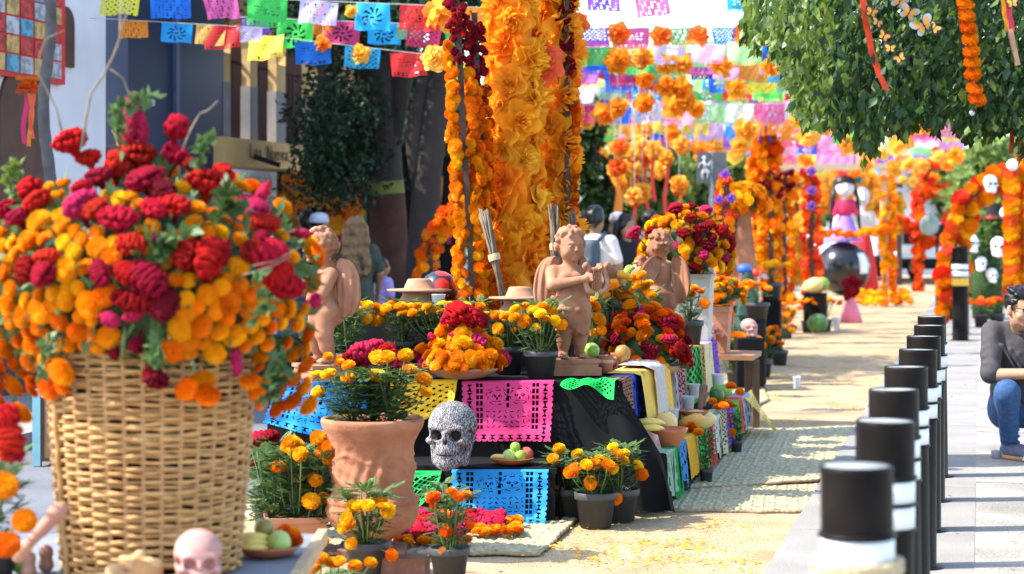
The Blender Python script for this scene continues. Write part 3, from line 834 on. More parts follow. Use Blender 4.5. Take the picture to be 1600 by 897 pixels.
hang(1119, 1131, .22, .30, .26, 'pale yellow net cloth beside the purple lace on the low step', (.66, .60, .28), net(4, 12), seed=18)
hang(1129, 1143, .22, .30, .27, 'violet lace cloth on the low step', (.26, .13, .55), lace(), seed=19)
hang(1141, 1150, .22, .30, .27, 'shiny green cloth strip after the violet lace', (.01, .55, .07), fringe(4, 9), seed=20)
hang(1149, 1158, .22, .30, .26, 'orange red cloth strip near the far end of the step', (.70, .12, .05), fringe(5, 10), seed=21)
hang(1156, 1167, .22, .30, .26, 'blue and cream striped cloth at the far end of the step', (.35, .42, .58), fringe(6, 11), seed=22)
def ysheet(s, t):
 u = side_u(1160, .22) + .55 * s
 return A(u - .1 * t, .22 + .25 * t * (1 - .5 * s), .31 - .22 * t - .03 * math.sin(s * 6) * t)
paper('cut_paper', 'yellow cut paper sheet fluttering out at the far end of the step', 'cut paper', net(7, 7, .4), 48, 48, ysheet, (.86, .62, .10), group=GP)

# white shirt with a yellow front laid over the table side
def shirt(px0, px1, drop, color, nm, e, seed, off):
 u0, u1 = side_u(px0, 0), side_u(px1, 0)
 def fn(s, t):
  L = .16 + drop; d = t * L; u = u0 + (u1 - u0) * s - .10 * max(0, d - .16)
  if d < .16: return A(u, -.16 + d + .02, TZ + .016 + off)
  q = d - .16; return A(u, .03 + off + .16 * q + .02 * math.sin(s * 8 + seed + q * 4), TZ + .012 - q)
 mb = MB(); mb.grid(22, 30, fn)
 for p in range(len(mb.v)): pass
 o = put(mb, nm, M('shirt ' + nm, color, .9, .1, 30, bump=.3, bscale=80), e); return o
e = empty('folded_shirt', A(1.0, 0, TZ - .3), 'white and yellow striped garment draped over the table side', 'garment')
shirt(988, 1012, .40, (.78, .50, .10), 'yellow_panel', e, 1, 0)
shirt(1004, 1024, .38, (.52, .46, .42), 'white_panel', e, 2, .02)
shirt(1018, 1036, .30, (.80, .46, .06), 'collar_panel', e, 3, .012)
# grey plank leaning on the table side
a, b = P(1053, 652, 11.95), P(1043, 527, 12.55)
mb = MB(); q = (b - a).to_track_quat('Z', 'Y').to_matrix(); mb.box((0, 0, (b - a).length / 2), (.025, .01, (b - a).length / 2), M3=None)
o = mb.build('leaning_plank', M('grey wood', (.36, .31, .25), .8, .3, 14, bump=.2), None, a, False, 'weathered grey plank leaning on the table side', 'plank', rot=q.to_euler())

# ------------------------------------------------------------------ clay urn with relief
CLAY = M('clay urn', (.25, .085, .04), .9, .2, 5, c2=(.43, .19, .105), contrast=1.3, bump=.2, bscale=60, spec=.2)
def urn():
 g = onz(582, 872); s = px_size(1, g.y)
 e = empty('clay_urn', g, 'large terracotta urn with figures in relief and ribbed base, planted with marigolds', 'urn')
 rs = random.Random(3); ph = [rs.uniform(0, 6) for _ in range(12)]
 prof = [(45, 0), (46, 8), (40, 14), (30, 22), (31, 30), (48, 40), (62, 52), (70, 66), (73, 78), (71, 86), (73, 90), (73, 96), (67, 100), (64, 104), (62, 112),
   (61, 120), (60, 130), (60, 140), (60, 150), (61, 160), (63, 172), (67, 184), (73, 196), (79, 206), (80, 210), (81, 214), (80, 218), (77, 220), (73, 219), (68, 212), (60, 190), (58, 180)]
 def fn(r, z, a):
  q = z / s
  if 38 < q < 84: r += s * 2.2 * abs(math.sin(a * 14)) * math.sin((q - 38) / 46 * math.pi)
  if 88 < q < 98: r += s * .9 * math.sin(a * 40)
  if 106 < q < 182:
   env = math.sin((q - 106) / 76 * math.pi) ** .6
   v = 0
   for k in range(8):
    v = max(v, math.exp(-(((math.sin((a - ph[k]) / 2) * 2) / (.10 + .03 * (k % 3))) ** 2) - ((q - (138 + 6 * math.sin(k * 2.3))) / 24) ** 2))
   v += .22 * math.sin(13 * a + q * .1 + ph[9]) * math.sin(q * .17 - 5 * a) + .16 * math.sin(31 * a + q * .35) * math.sin(q * .5 + 9 * a)
   r += s * 7.5 * env * v
   r += s * 1.8 * math.exp(-((q - 160 - 6 * math.sin(5 * a)) / 3.5) ** 2)
  return r
 fine = []
 for i in range(len(prof) - 1):
  m = 5 if 100 <= prof[i][1] <= 184 or 30 <= prof[i][1] < 84 else 2
  for k in range(m):
   t = k / m; fine.append((s * (prof[i][0] * (1 - t) + prof[i + 1][0] * t), s * (prof[i][1] * (1 - t) + prof[i + 1][1] * t)))
 mb = MB(); cut = [i for i, p in enumerate(fine) if p[1] >= s * 219.0][0] if any(p[1] >= s * 219 for p in fine) else len(fine)
 mb.lathe(fine, 150, fn=lambda r, z, a: r if r < s * 58.5 and z > s * 170 else fn(r, z, a)); mb.build('vessel', CLAY, e)
 mb = MB(); mb.box((0, 0, -.01), (s * 52, s * 52, .03)); mb.build('foot_tile', M('brown brick', (.22, .11, .07), .9, .3, 12, bump=.3), e, (0, 0, .035), smooth=False)
 mb = MB(); mb.lathe([(s * 70, s * 206), (s * 40, s * 210), (s * 2, s * 211)], 24, capt=True); mb.build('soil', SOIL, e)
 rd = random.Random(9)
 for k in range(3):
  inst('foliage', FOL_M[k], e, (s * (-30 + 30 * k), rd.uniform(-.08, .05), s * 208), (0, 0, k * 2.1), Vector((s * 140, s * 140, s * (85 + 8 * k))))
 bl = [(497, 617, 22, 'yellow'), (546, 592, 24, 'yellow'), (592, 562, 30, 'yellow'), (591, 588, 30, 'yellow'), (633, 559, 26, 'yellow'), (640, 582, 28, 'amber'), (661, 594, 30, 'amber'), (494, 589, 22, 'yellow'), (516, 585, 24, 'yellow'), (545, 572, 20, 'amber'), (665, 612, 20, 'amber'), (608, 556, 22, 'amber'), (530, 569, 18, 'amber'), (512, 560, 16, 'amber')]
 for b in bl:
  q = P(b[0], b[1], g.y - .05) - g; q.y = rd.uniform(-.16, .02)
  bloom(e, 'm', q, Vector((q.x, -.45, .8)) + rvec(rd) * .2, px_size(b[2], g.y), rd, b[3])
  MB().tube([(q.x * .3, 0, s * 208), (q.x * .85, q.y * .8, s * 208 + (q.z - s * 208) * .6), q], .003, 5, cap=False).build('stem', STEM, e)
 for (px, py, c) in ((570, 555, 'pink'), (585, 545, 'pink'), (603, 552, 'red'), (556, 562, 'crimson'), (620, 570, 'pink')):
  q = P(px, py, g.y + .06) - g; bloom(e, 'c', q, Vector((q.x, -.3, 1)), px_size(40, g.y), rd, c)
 return e
urn()

# ------------------------------------------------------------------ skulls
def skull_mesh(name, mat, res=.022, teeth=True):
 """unit skull, about 1 high, facing -Y, base of jaw at z 0"""
 q = Solid((-.5, -.62, -.06), (.5, .55, 1.08), res)
 q.ell((0, .05, .66), (.385, .46, .385), .02)
 q.ell((0, -.22, .56), (.30, .20, .26), .08)
 for s in (-1, 1):
  q.ell((s * .25, -.26, .45), (.10, .14, .07), .06)
  q.cap((s * .27, -.22, .44), (s * .34, .08, .46), .045, .04, .05)
  q.cap((s * .30, -.02, .40), (s * .24, -.10, .10), .055, .06, .05)
  q.ell((s * .15, -.36, .655), (.13, .06, .05), .05)
 q.ell((0, -.28, .30), (.19, .20, .17), .06)
 q.ell((0, -.27, .12), (.22, .20, .13), .05)
 q.ell((0, -.12, .17), (.245, .26, .15), .06)
 q.ell((0, -.40, .07), (.11, .07, .08), .05)
 q.ell((0, .05, .35), (.22, .28, .16), .06)
 q.cap((0, -.43, .56), (0, -.47, .49), .035, .03, .04)
 for s in (-1, 1): q.ell((s * .155, -.43, .535), (.105, .20, .092), .02, 's', (0, 0, 0))
 for s in (-1, 1): q.cap((s * .028, -.52, .39), (s * .012, -.50, .47), .036, .02, .015, 's')
 for s in (-1, 1): q.ell((s * .31, -.12, .53), (.05, .16, .09), .05, 's')
 if teeth:
  q.box((0, -.46, .232), (.16, .09, .008), .004, .01, 's')
  for i in range(-4, 5):
   x = i * .036; q.cap((x, -.52 + 3.0 * x * x, .17), (x, -.52 + 3.0 * x * x, .30), .008, .008, .012, 's')
 return q.mesh(name, mat)
def scribble(name, ca, cb, scale=9):
 m = bpy.data.materials.new(name); m.use_nodes = True; N = m.node_tree.nodes; L = m.node_tree.links; b = N['Principled BSDF']
 tc = N.new('ShaderNodeTexCoord'); nz = N.new('ShaderNodeTexNoise'); nz.inputs['Scale'].default_value = scale * .8; nz.inputs['Detail'].default_value = 2
 L.new(tc.outputs['Object'], nz.inputs['Vector'])
 wv = N.new('ShaderNodeTexWave'); wv.inputs['Scale'].default_value = scale; wv.inputs['Distortion'].default_value = 9; wv.inputs['Detail'].default_value = 3; wv.inputs['Detail Scale'].default_value = 2.2
 L.new(tc.outputs['Object'], wv.inputs['Vector'])
 vo = N.new('ShaderNodeTexVoronoi'); vo.feature = 'DISTANCE_TO_EDGE'; vo.inputs['Scale'].default_value = scale * 1.3
 mxv = N.new('ShaderNodeMix'); mxv.data_type = 'RGBA'; mxv.inputs['Factor'].default_value = .12
 L.new(tc.outputs['Object'], mxv.inputs['A']); L.new(nz.outputs['Color'], mxv.inputs['B']); L.new(mxv.outputs['Result'], vo.inputs['Vector'])
 r1 = N.new('ShaderNodeMapRange'); r1.inputs['From Min'].default_value = .30; r1.inputs['From Max'].default_value = .48; L.new(wv.outputs['Fac'], r1.inputs['Value'])
 r2 = N.new('ShaderNodeMapRange'); r2.inputs['From Min'].default_value = .02; r2.inputs['From Max'].default_value = .06; L.new(vo.outputs['Distance'], r2.inputs['Value'])
 ml = N.new('ShaderNodeMath'); ml.operation = 'MULTIPLY'; L.new(r1.outputs[0], ml.inputs[0]); L.new(r2.outputs[0], ml.inputs[1])
 mx = N.new('ShaderNodeMix'); mx.data_type = 'RGBA'; mx.inputs['A'].default_value = (*ca, 1); mx.inputs['B'].default_value = (*cb, 1); L.new(ml.outputs[0], mx.inputs['Factor'])
 L.new(mx.outputs['Result'], b.inputs['Base Color']); b.inputs['Roughness'].default_value = .7
 bp = N.new('ShaderNodeBump'); bp.inputs['Strength'].default_value = .6; bp.inputs['Distance'].default_value = .01; L.new(ml.outputs[0], bp.inputs['Height']); L.new(bp.outputs[0], b.inputs['Normal'])
 return m
SK_BIG = skull_mesh('big_skull', scribble('scribbled bone', (.035, .033, .042), (.33, .305, .30), 10), .012)
SK_PINK = skull_mesh('skull', M('pinkish clay skull', (.40, .18, .15), .7, .15, 5, c2=(.52, .29, .25)), .022)
SK_WHITE = skull_mesh('skull', M('white plaster', (.78, .76, .74), .6, .06, 5), .03, False)
SOCKET_SHADE = M('socket shade', (.02, .015, .015), .9)  # dark discs stand in for shade inside the skull hollows
def skull(p, h, label, me=None, rz=0, cat='skull', group='decorated skulls', rx=0, socket=False):
 o = inst('skull', me or SK_PINK, None, p, (rx, 0, rz), h); tag(o, label, cat, group)
 if socket:
  for s in (-1, 1):
   mb = MB(); mb.lathe([(.02, -.02), (.075, 0), (.06, .02)], 14, capt=True); inst('eye_shade_disc', mb.mesh('eye_shade_disc', SOCKET_SHADE), o, (s * .155, -.315, .535), (R(90), 0, 0))
  mb = MB(); mb.lathe([(.02, -.01), (.05, 0), (.04, .02)], 12, capt=True); inst('nose_shade_disc', mb.mesh('nose_shade_disc', SOCKET_SHADE), o, (0, -.42, .44), (R(90), 0, 0), (.7, 1.1, 1))
 return o
skull(onz(705, 737, SZ) + Vector((0, .13, .006)), px_size(99, 10.3), 'big black and white skull covered in carved line patterns on the low step', SK_BIG, R(-14), group=None, rx=0, socket=True)

# ------------------------------------------------------------------ terracotta cherubs
TERRA = M('terracotta statue', (.235, .095, .05), .85, .16, 7, c2=(.42, .205, .12), contrast=1.3, bump=.12, bscale=90, spec=.2)
def wing_mesh(seed, L=.29, W=.112):
 """rounded wing hanging from the shoulder: local x outwards, z up, root at the origin"""
 mb = MB()
 def fn(sgn):
  def f(s, t):
   a = t * 2 - 1; w = W * (1 - abs(a) ** 2.6) ** .5 * (1.0 if a < .2 else 1)
   x = (s - .25) * 1.2 * w; z = -a * L * .55 - .06
   th = .016 * (1 - (2 * s - 1) ** 2) ** .5 * (1 - abs(a) ** 4)
   rib = .005 * math.sin(s * 22 + t * 4) * (1 - abs(a))
   rim = .008 * (math.exp(-((s - .95) / .06) ** 2) + math.exp(-((s - .05) / .06) ** 2))
   return Vector((x, sgn * (th + rim) + rib - .02 * math.sin(s * 3.14), z))
  return f
 mb.grid(24, 24, fn(1)); mb.grid(24, 24, fn(-1)); return mb.mesh('wing', TERRA)
WING = wing_mesh(1)
def cherub(loc, rz, label, head=(0, 0), armL=None, armR=None, lean=0, lyre=False, drape=True, seed=0, wings=((-1, 35, 0), (1, -35, 0)), step=.0, plinth=(.13, .11, .075), flute=False):
 """a stocky child with wings, .70 m tall, facing -Y; head = (turn, tilt) in degrees"""
 rd = random.Random(seed)
 e = empty('cherub_statue', loc, label, 'statue', 'terracotta cherubs on the altar', rz)
 pz = plinth[2]
 q = Solid((-.26, -.26, -.01), (.26, .26, .74), .0058)
 lx = lean
 # legs and feet
 for s, kn, ft in ((-1, (-.045, -.035 - step, .155), (-.045, -.005 - step, .03)), (1, (.048, -.02 + step, .155), (.050, .02 + step, .03))):
  hip = (s * .048 + lx * .4, 0, .265)
  q.cap(hip, kn, .064, .044, .03); q.cap(kn, ft, .043, .026, .02)
  q.ell((kn[0], kn[1] + .012, .10), (.036, .038, .05), .02)
  q.ell((ft[0] + s * .008, ft[1] - .03, .017), (.028, .05, .018), .012)
  for t in range(4): q.ell((ft[0] + s * .008 + (t - 1.5) * .012, ft[1] - .076 + abs(t - 1) * .004, .012), .0085, .004)
 # trunk
 q.ell((lx * .4, .005, .275), (.092, .078, .075), .03); q.ell((lx * .7, -.022, .335), (.080, .076, .075), .03); q.ell((lx, -.008, .425), (.085, .066, .075), .03)
 for s in (-1, 1): q.ell((lx * .4 + s * .04, .055, .255), (.05, .042, .055), .018); q.ell((lx + s * .035, -.058, .435), (.036, .02, .03), .02)
 q.cap((lx - .085, .0, .475), (lx + .085, .0, .475), .034, .034, .03)
 q.cap((lx, -.005, .48), (lx, -.012, .545), .040, .036, .02)
 # arms
 for s, arm in ((-1, armL), (1, armR)):
  sh = (lx + s * .10, .0, .468); el, ha = arm
  q.cap(sh, el, .036, .030, .02); q.cap(el, ha, .031, .020, .012)
  d = Vector(ha) - Vector(el); d.normalize(); h = Vector(ha) + d * .018
  q.ell(h, (.022, .020, .022), .012)
  sd = d.cross(Vector((0, 0, 1))).normalized(); nn = sd.cross(d)
  for f in range(4):
   b = h + d * .012 + nn * (f - 1.5) * .011; q.cap(b, b + d * .020 - sd * .008 * s, .0068, .0060, .004); q.cap(b + d * .020 - sd * .008 * s, b + d * .026 - sd * .02 * s, .006, .0055, .003)
  q.cap(h + nn * .018, h + nn * .03 + d * .018, .0075, .006, .005)
 # head in its own turned frame
 hc = Vector((lx, -.018, .615)); HR = Matrix.Rotation(R(head[0]), 3, 'Z') @ Matrix.Rotation(R(head[1]), 3, 'X')
 def H(x, y, z): return hc + HR @ Vector((x, y, z))
 hr = tuple(HR.to_euler())
 q.ell(H(0, .005, .012), (.070, .078, .080), .02, rot=hr); q.ell(H(0, -.022, -.03), (.058, .056, .052), .03, rot=hr)
 for s in (-1, 1):
  q.ell(H(s * .034, -.055, -.028), (.026, .022, .024), .02, rot=hr)
  q.ell(H(s * .028, -.080, .008), (.014, .010, .008), .008, 's', rot=hr); q.ell(H(s * .028, -.072, .006), (.011, .008, .007), .004, rot=hr)
  q.ell(H(s * .073, .006, -.01), (.010, .016, .022), .008, rot=hr)
  q.cap(H(s * .014, -.076, .024), H(s * .042, -.066, .022), .006, .004, .008)
 q.cap(H(0, -.076, .012), H(0, -.090, -.012), .007, .011, .008); q.ell(H(0, -.083, -.014), (.013, .009, .007), .006, rot=hr)
 q.ell(H(0, -.078, -.036), (.018, .008, .0055), .005, rot=hr); q.box(H(0, -.088, -.0365), (.016, .006, .0014), .001, .003, 's', hr); q.ell(H(0, -.076, -.045), (.013, .007, .005), .004, rot=hr)
 q.ell(H(0, -.068, -.064), (.018, .015, .012), .012, rot=hr)
 for i in range(95):                                     # curls
  d = rvec(rd, -.45, 1)
  if d.y < -.28 and d.z < .52: continue
  if d.y < -.05 and d.z < -.1: continue
  c = H(d.x * .076, d.y * .083 + .006, d.z * .088 + .014); q.ell(c, rd.uniform(.011, .019), .006)
 if drape:
  q.ell((lx * .5, -.005, .285), (.102, .090, .038), .012)
  for i in range(9):
   a = R(-160 + i * 38); x, y = math.cos(a), math.sin(a)
   q.cap((lx * .5 + .098 * x, .086 * y, .285), (lx * .3 + .075 * x + .01, .07 * y, .16 + .03 * math.sin(i * 2.1)), .016, .012, .018)
  q.cap((lx - .10, -.04, .33), (lx + .03, -.10, .27), .016, .018, .012); q.cap((lx + .03, -.10, .27), (lx + .10, -.03, .24), .018, .014, .012); q.ell((lx * .4, -.022, .225), (.098, .078, .085), .03)
  for i in range(7): q.cap((lx - .07 + .024 * i, -.085 - .012 * math.sin(i * 1.1), .27), (lx - .075 + .026 * i, -.088, .165 + .03 * math.sin(i * .9)), .011, .013, .012)
 o = q.build('body', TERRA, e, (0, 0, pz))
 for sd, yaw, tilt in wings:
  inst('wing', WING, e, (lx + sd * .075, .07, pz + .46), (0, R(tilt), R(yaw)), Vector((sd, 1, 1)))
 mb = MB(); a, b, h = plinth
 mb.box((0, 0, h * .25), (a, b, h * .25 - .001)); mb.box((0, 0, h * .62), (a * .9, b * .9, h * .13)); mb.box((0, 0, h * .86), (a * .97, b * .97, h * .115))
 mb.build('plinth', TERRA, e, smooth=False)
 if lyre:
  mb = MB(); c = Vector((.115, -.135, pz + .435))
  for s in (-1, 1):
   pts = [c + Vector((s * x, 0, z)) for x, z in ((.012, -.075), (.05, -.06), (.062, -.02), (.048, .03), (.040, .06), (.055, .078), (.070, .070), (.066, .055))]
   mb.tube(pts, [.018, .018, .016, .014, .014, .015, .014, .010], 10)
   mb.lathe([(.002, -.016), (.016, -.008), (.017, .008), (.002, .016)], 12, c=c + Vector((s * .058, 0, .078)))
  mb.bar(c + Vector((-.05, 0, .055)), c + Vector((.05, 0, .055)), .018)
  for i in range(5): mb.bar(c + Vector(((i - 2) * .012, 0, -.07)), c + Vector(((i - 2) * .012, 0, .055)), .006)
  mb.build('lyre', TERRA, e)
 if flute:
  mb = MB(); mb.tube([Vector((.0, -.10, pz + .545)), Vector((.16, -.12, pz + .50))], [.010, .008], 10)
  c = Vector((.10, -.12, pz + .505)); mb.lathe([(.004, -.03), (.03, -.026), (.034, -.005), (.022, .01), (.03, .025), (.024, .045), (.004, .05)], 14, c=c)
  mb.build('violin', TERRA, e)
 return e
cherub(onz(893, 589, TZ) + Vector((0, .10, .006)), R(10), 'terracotta cherub with small lyre standing at the front table corner', head=(14, 8),
       armL=((-.115, -.07, .40), (.04, -.135, .435)), armR=((.135, -.02, .395), (.125, -.10, .47)), lyre=True, lean=-.008, seed=1, wings=((-1, -14, 8), (1, 55, -4)), plinth=(.145, .12, .09))
cherub(onz(497, 597, TZ) + Vector((.02, .12, .006)), R(-62), 'terracotta cherub in profile with hands on chest behind the flower basket', head=(-8, 4),
       armL=((-.115, -.06, .385), (-.015, -.095, .43)), armR=((.12, -.06, .375), (.03, -.10, .425)), seed=2, drape=False, wings=((-1, -50, 4), (1, 52, -4)), plinth=(.15, .13, .085))
cherub(P(1035, 548, 13.4) * 1 + Vector((0, 0, .008)), R(200), 'terracotta cherub seen from behind playing a violin', head=(24, 0),
       armL=((-.16, -.08, .455), (-.06, -.16, .52)), armR=((.16, -.07, .43), (.05, -.15, .50)), seed=3, drape=False, flute=True, lean=.012, wings=((1, 18, -38), (-1, -58, 6)), plinth=(.12, .11, .06))

# ------------------------------------------------------------------ flower towers behind the cherubs
POLE = M('rusted steel', (.085, .045, .035), .7, .35, 14, bump=.2)
def garland(e, pts, size, cols, rd, kind='m', step=.75, jit=.18, maxn=290, count=None, low=False):
 """blooms strung along a path, e's frame"""
 pts = [Vector(p) for p in pts]; acc = 0; n = 0
 for a, b in zip(pts, pts[1:]):
  L = (b - a).length; d = (b - a).normalized()
  while acc < L and n < maxn:
   p = a + d * acc + rvec(rd) * size * jit
   o = rvec(rd); o = o - d * o.dot(d) * .6
   bloom(e, kind, p, o + Vector((0, -.7, .1)), size * rd.uniform(.8, 1.2), rd, rd.choice(cols), low); acc += size * step * rd.uniform(.85, 1.15); n += 1
  acc -= L
 return n
def flower_pole(name, label, base, top, wid, strands, red=None, cols=('orange', 'amber', 'orange'), size=.058, pole_r=.017, seed=0, low=False, group='marigold wrapped poles', red_size=.05):
 rd = random.Random(seed); base, top = Vector(base), Vector(top)
 e = empty(name, base, label, 'flower pole', group); d = top - base; ax = d.normalized()
 mb = MB(); mb.bar((0, 0, 0), d, pole_r * 2); mb.build('pole', POLE, e, smooth=False)
 sdx = ax.cross(Vector((0, 1, 0))).normalized(); fy = ax.cross(sdx).normalized()
 for (off, fr, t0, t1) in strands:
  pts = []
  for i in range(13):
   t = t0 + (t1 - t0) * i / 12; pts.append(d * t - sdx * (off + .012 * math.sin(i * 1.9 + seed)) - fy * (fr + .008 * math.sin(i * 2.3)))
  garland(e, pts, size, cols, rd, low=low)
 if red:
  t0, t1, n, w = red
  for i in range(n):
   t = t0 + (t1 - t0) * (i + rd.random()) / n; a = rd.uniform(0, 6.28); k = w * rd.uniform(.7, 1.15)
   p = d * t + sdx * k * math.cos(a) + fy * k * math.sin(a)
   bloom(e, 'c', p, p - d * t + rvec(rd) * .3, red_size * rd.uniform(.8, 1.3), rd, rd.choice(('crimson', 'maroon', 'crimson')))
  mb = MB()
  for i in range(40):
   t = rd.uniform(t0, t1 * .98); a = rd.uniform(0, 6.28); p = d * t; leaf_quads(mb, p, Vector((math.cos(a), math.sin(a), .4)), Vector((0, 0, 1)), .05, .010)
  mb.build('leaves', LEAF_D, e)
 return e
YC = 12.1
flower_pole('flower_pole', 'leaning steel pole with dark red blooms above orange marigold strings, outermost of the tower', P(741, 500, YC - .1), P(706, -130, YC - .1), .1,
   [(-.065, .03, 0, .70), (-.055, -.03, .05, .68), (.045, .035, 0, .62), (.05, -.02, .02, .60), (.085, .01, .02, .6)], red=(.62, .99, 95, .055), seed=1, size=.074)
flower_pole('flower_pole', 'shorter steel pole with dark red blooms beside the crepe paper column', P(764, 500, YC), P(741, 20, YC), .1,
   [(-.05, .02, 0, .8), (.0, .045, 0, .76), (.05, .02, 0, .74), (.03, -.05, 0, .7)], red=(.73, .96, 46, .042), cols=('orange', 'deep', 'orange'), seed=2, size=.078)
flower_pole('flower_pole', 'slim marigold pole on the shady side of the crepe paper column', P(888, 480, YC + .45), P(884, -130, YC + .45), .1,
   [(-.03, .04, 0, .98), (.035, .03, .05, .58), (.05, 0, .05, .6)], red=(.60, .80, 26, .04), cols=('deep', 'orange'), seed=3, size=.06)
flower_pole('flower_pole', 'dark orange marigold string hanging behind the leaning reeds', P(775, 490, YC + .35), P(772, 60, YC + .35), .1,
   [(0, .03, 0, .98), (.04, 0, .05, .95)], cols=('deep', 'orange', 'deep'), seed=4, size=.062)
def crepe_col(label, px, w, Y, n, seed, top=-150, bot=470, cols=None):
 rd = random.Random(seed); b = P(px, bot, Y); t = P(px + (0 if seed == 1 else -2), top, Y); h = (t - b).z; wr = px_size(w, Y) / 2
 e = empty('crepe_flower_column', b, label, 'paper flowers', 'crepe paper flower columns')
 MB().tube([(0, 0, -.1), (0, 0, h)], wr * .55, 10).build('core', M('crepe core', (.85, .30, .01), .9), e)
 for i in range(n):
  z = h * (i + .5) / n; a = i * 2.39996 + rd.uniform(-.4, .4); r = wr * rd.uniform(.62, .9)
  d = Vector((math.cos(a), math.sin(a), rd.uniform(-.35, .25)))
  c = rd.choice(cols or ((1, .43, .025), (1, .52, .04), (1, .36, .02), (1, .46, .03)))
  inst('crepe_flower', rd.choice(CREPE_BIG), e, (r * .75 * math.cos(a), r * .75 * math.sin(a), z), look(d, rd), px_size(rd.uniform(58, 80), Y), c)
 return e
c1 = crepe_col('thick column of yellow orange crepe paper flowers, front one of the tower', 805, 100, YC + .2, 52, 1)
c2 = crepe_col('column of crepe paper flowers behind the front one, with one coral bloom', 862, 80, YC + .55, 46, 2)
q = P(848, 98, YC + .25) - c2.location
inst('crepe_flower', CREPE_BIG[2], c2, q, look((.3, -1, .1)), px_size(72, YC), (.92, .16, .07))
inst('crepe_flower', CREPE_BIG[0], c2, P(834, 62, YC + .22) - c2.location, look((-.2, -1, .4)), px_size(40, YC), (.85, .12, .05))
inst('crepe_flower', CREPE_BIG[1], c1, P(680, 88, YC + .2) - c1.location + Vector((0, .1, 0)), look((-.1, -1, .3)), px_size(46, YC), (.95, .62, .12))
REED = M('dry reed', (.09, .066, .042), .8, .35, 20, c2=(.19, .15, .10))
def reeds(a, b, n, label, seed, r=.05):
 rd = random.Random(seed); e = empty('reed_bundle', a, label, 'reeds'); d = Vector(b) - Vector(a)
 for i in range(n):
  o0 = Vector((rd.uniform(-r, r), rd.uniform(-r, r), 0)) * .5; o1 = Vector((rd.uniform(-r, r), rd.uniform(-r, r), rd.uniform(-.05, .08))) * .6
  MB().tube([o0, o0.lerp(d + o1, .5) + rvec(rd) * .006, d + o1], [.008, .007, .005], 6).build('reed', REED, e)
 MB().lathe([(r * .62, -.02), (r * .66, 0), (r * .62, .02)], 14, capb=False).build('tie', ROPE, e, d * .6, rot=d.to_track_quat('Z', 'Y').to_euler())
reeds(P(796, 500, YC - .3), P(757, 338, YC - .2), 15, 'bundle of dry reeds leaning against the marigold poles', 1, .055)
reeds(P(872, 470, YC - .2), P(864, 330, YC - .1), 12, 'bundle of dry reeds standing behind the lyre cherub', 2, .05)
reeds(P(900, 470, YC + .2), P(893, 335, YC + .2), 8, 'thin bundle of reeds beside the slim marigold pole', 3, .035)

# ------------------------------------------------------------------ things on and round the altar
def lathe_thing(name, label, cat, loc, prof, mat, n=32, scale=1, extra=None, group=None):
 e = empty(name, loc, label, cat, group)
 MB().lathe([(r * scale, z * scale) for r, z in prof], n).build('body', mat, e)
 return e
CLAYP = M('pale clay', (.31, .145, .075), .85, .14, 8, c2=(.42, .235, .14), bump=.1)
def clay_jar(p, s, label):
 e = lathe_thing('clay_jar', label, 'clay jar', p, [(.10, 0), (.17, .03), (.205, .10), (.20, .17), (.16, .225), (.15, .25), (.17, .27), (.155, .27), (.13, .24)], CLAYP, 36, s)
 MB().lathe([(.02 * s, .265 * s), (.29 * s, .275 * s), (.295 * s, .29 * s), (.15 * s, .298 * s), (.14 * s, .30 * s), (.11 * s, .37 * s), (.10 * s, .385 * s), (.02 * s, .39 * s)], 36, capt=True).build('hat_lid', CLAYP, e)
clay_jar(P(655, 502, 11.9), px_size(1, 11.9) * 172, 'pale clay jar with hat shaped lid beside the painted ball')
clay_jar(P(813, 513, 11.6), px_size(1, 11.6) * 168, 'pale clay jar with hat shaped lid beside the lyre cherub')
def ball_mat():
 m = bpy.data.materials.new('painted gourd'); m.use_nodes = True; N = m.node_tree.nodes; L = m.node_tree.links
 tc = N.new('ShaderNodeTexCoord'); vo = N.new('ShaderNodeTexVoronoi'); vo.inputs['Scale'].default_value = 1.35; vo.inputs['Randomness'].default_value = .8
 mp = N.new('ShaderNodeMapping'); mp.inputs['Scale'].default_value = (7, 7, 7); L.new(tc.outputs['Object'], mp.inputs['Vector']); L.new(mp.outputs[0], vo.inputs['Vector'])
 cr = N.new('ShaderNodeValToRGB'); cr.color_ramp.interpolation = 'CONSTANT'
 cr.color_ramp.elements[0].color = (.60, .03, .02, 1); cr.color_ramp.elements[1].position = .42; cr.color_ramp.elements[1].color = (.02, .022, .03, 1)
 L.new(vo.outputs['Distance'], cr.inputs['Fac']); L.new(cr.outputs[0], N['Principled BSDF'].inputs['Base Color']); N['Principled BSDF'].inputs['Roughness'].default_value = .35
 return m
e = empty('painted_ball', P(686, 505, 12.3), 'shiny black ball painted with red discs behind the clay jar', 'ball')
MB().lathe([(.002, -.115), (.05, -.105), (.09, -.072), (.112, -.025), (.115, .01), (.105, .05), (.08, .085), (.04, .108), (.002, .115)], 30).build('ball', ball_mat(), e, (0, 0, .20))
MB().lathe([(.10, 0), (.09, .02), (.07, .08), (.085, .10)], 20).build('stand_ring', BLACK, e)
CUPW = M('white plastic', (.80, .80, .82), .4, .04, 9, trans=.15)
CUPG = M('clear plastic', (.70, .72, .74), .2, .05, 9, trans=.35)
CUP_M = (lambda mb: mb.lathe([(.36, 0), (.38, .02), (.47, .93), (.50, .95), (.50, 1.0), (.47, 1.0), (.455, .95), (.37, .05)], 24))(MB()).mesh('cup', CUPW)
CONT = (lambda mb: mb.lathe([(.23, .06), (.44, .80), (.40, .86), (.01, .87)], 16, capt=True))(MB()).mesh('contents', M('votive wax', (.75, .70, .62), .5, .1, 6))
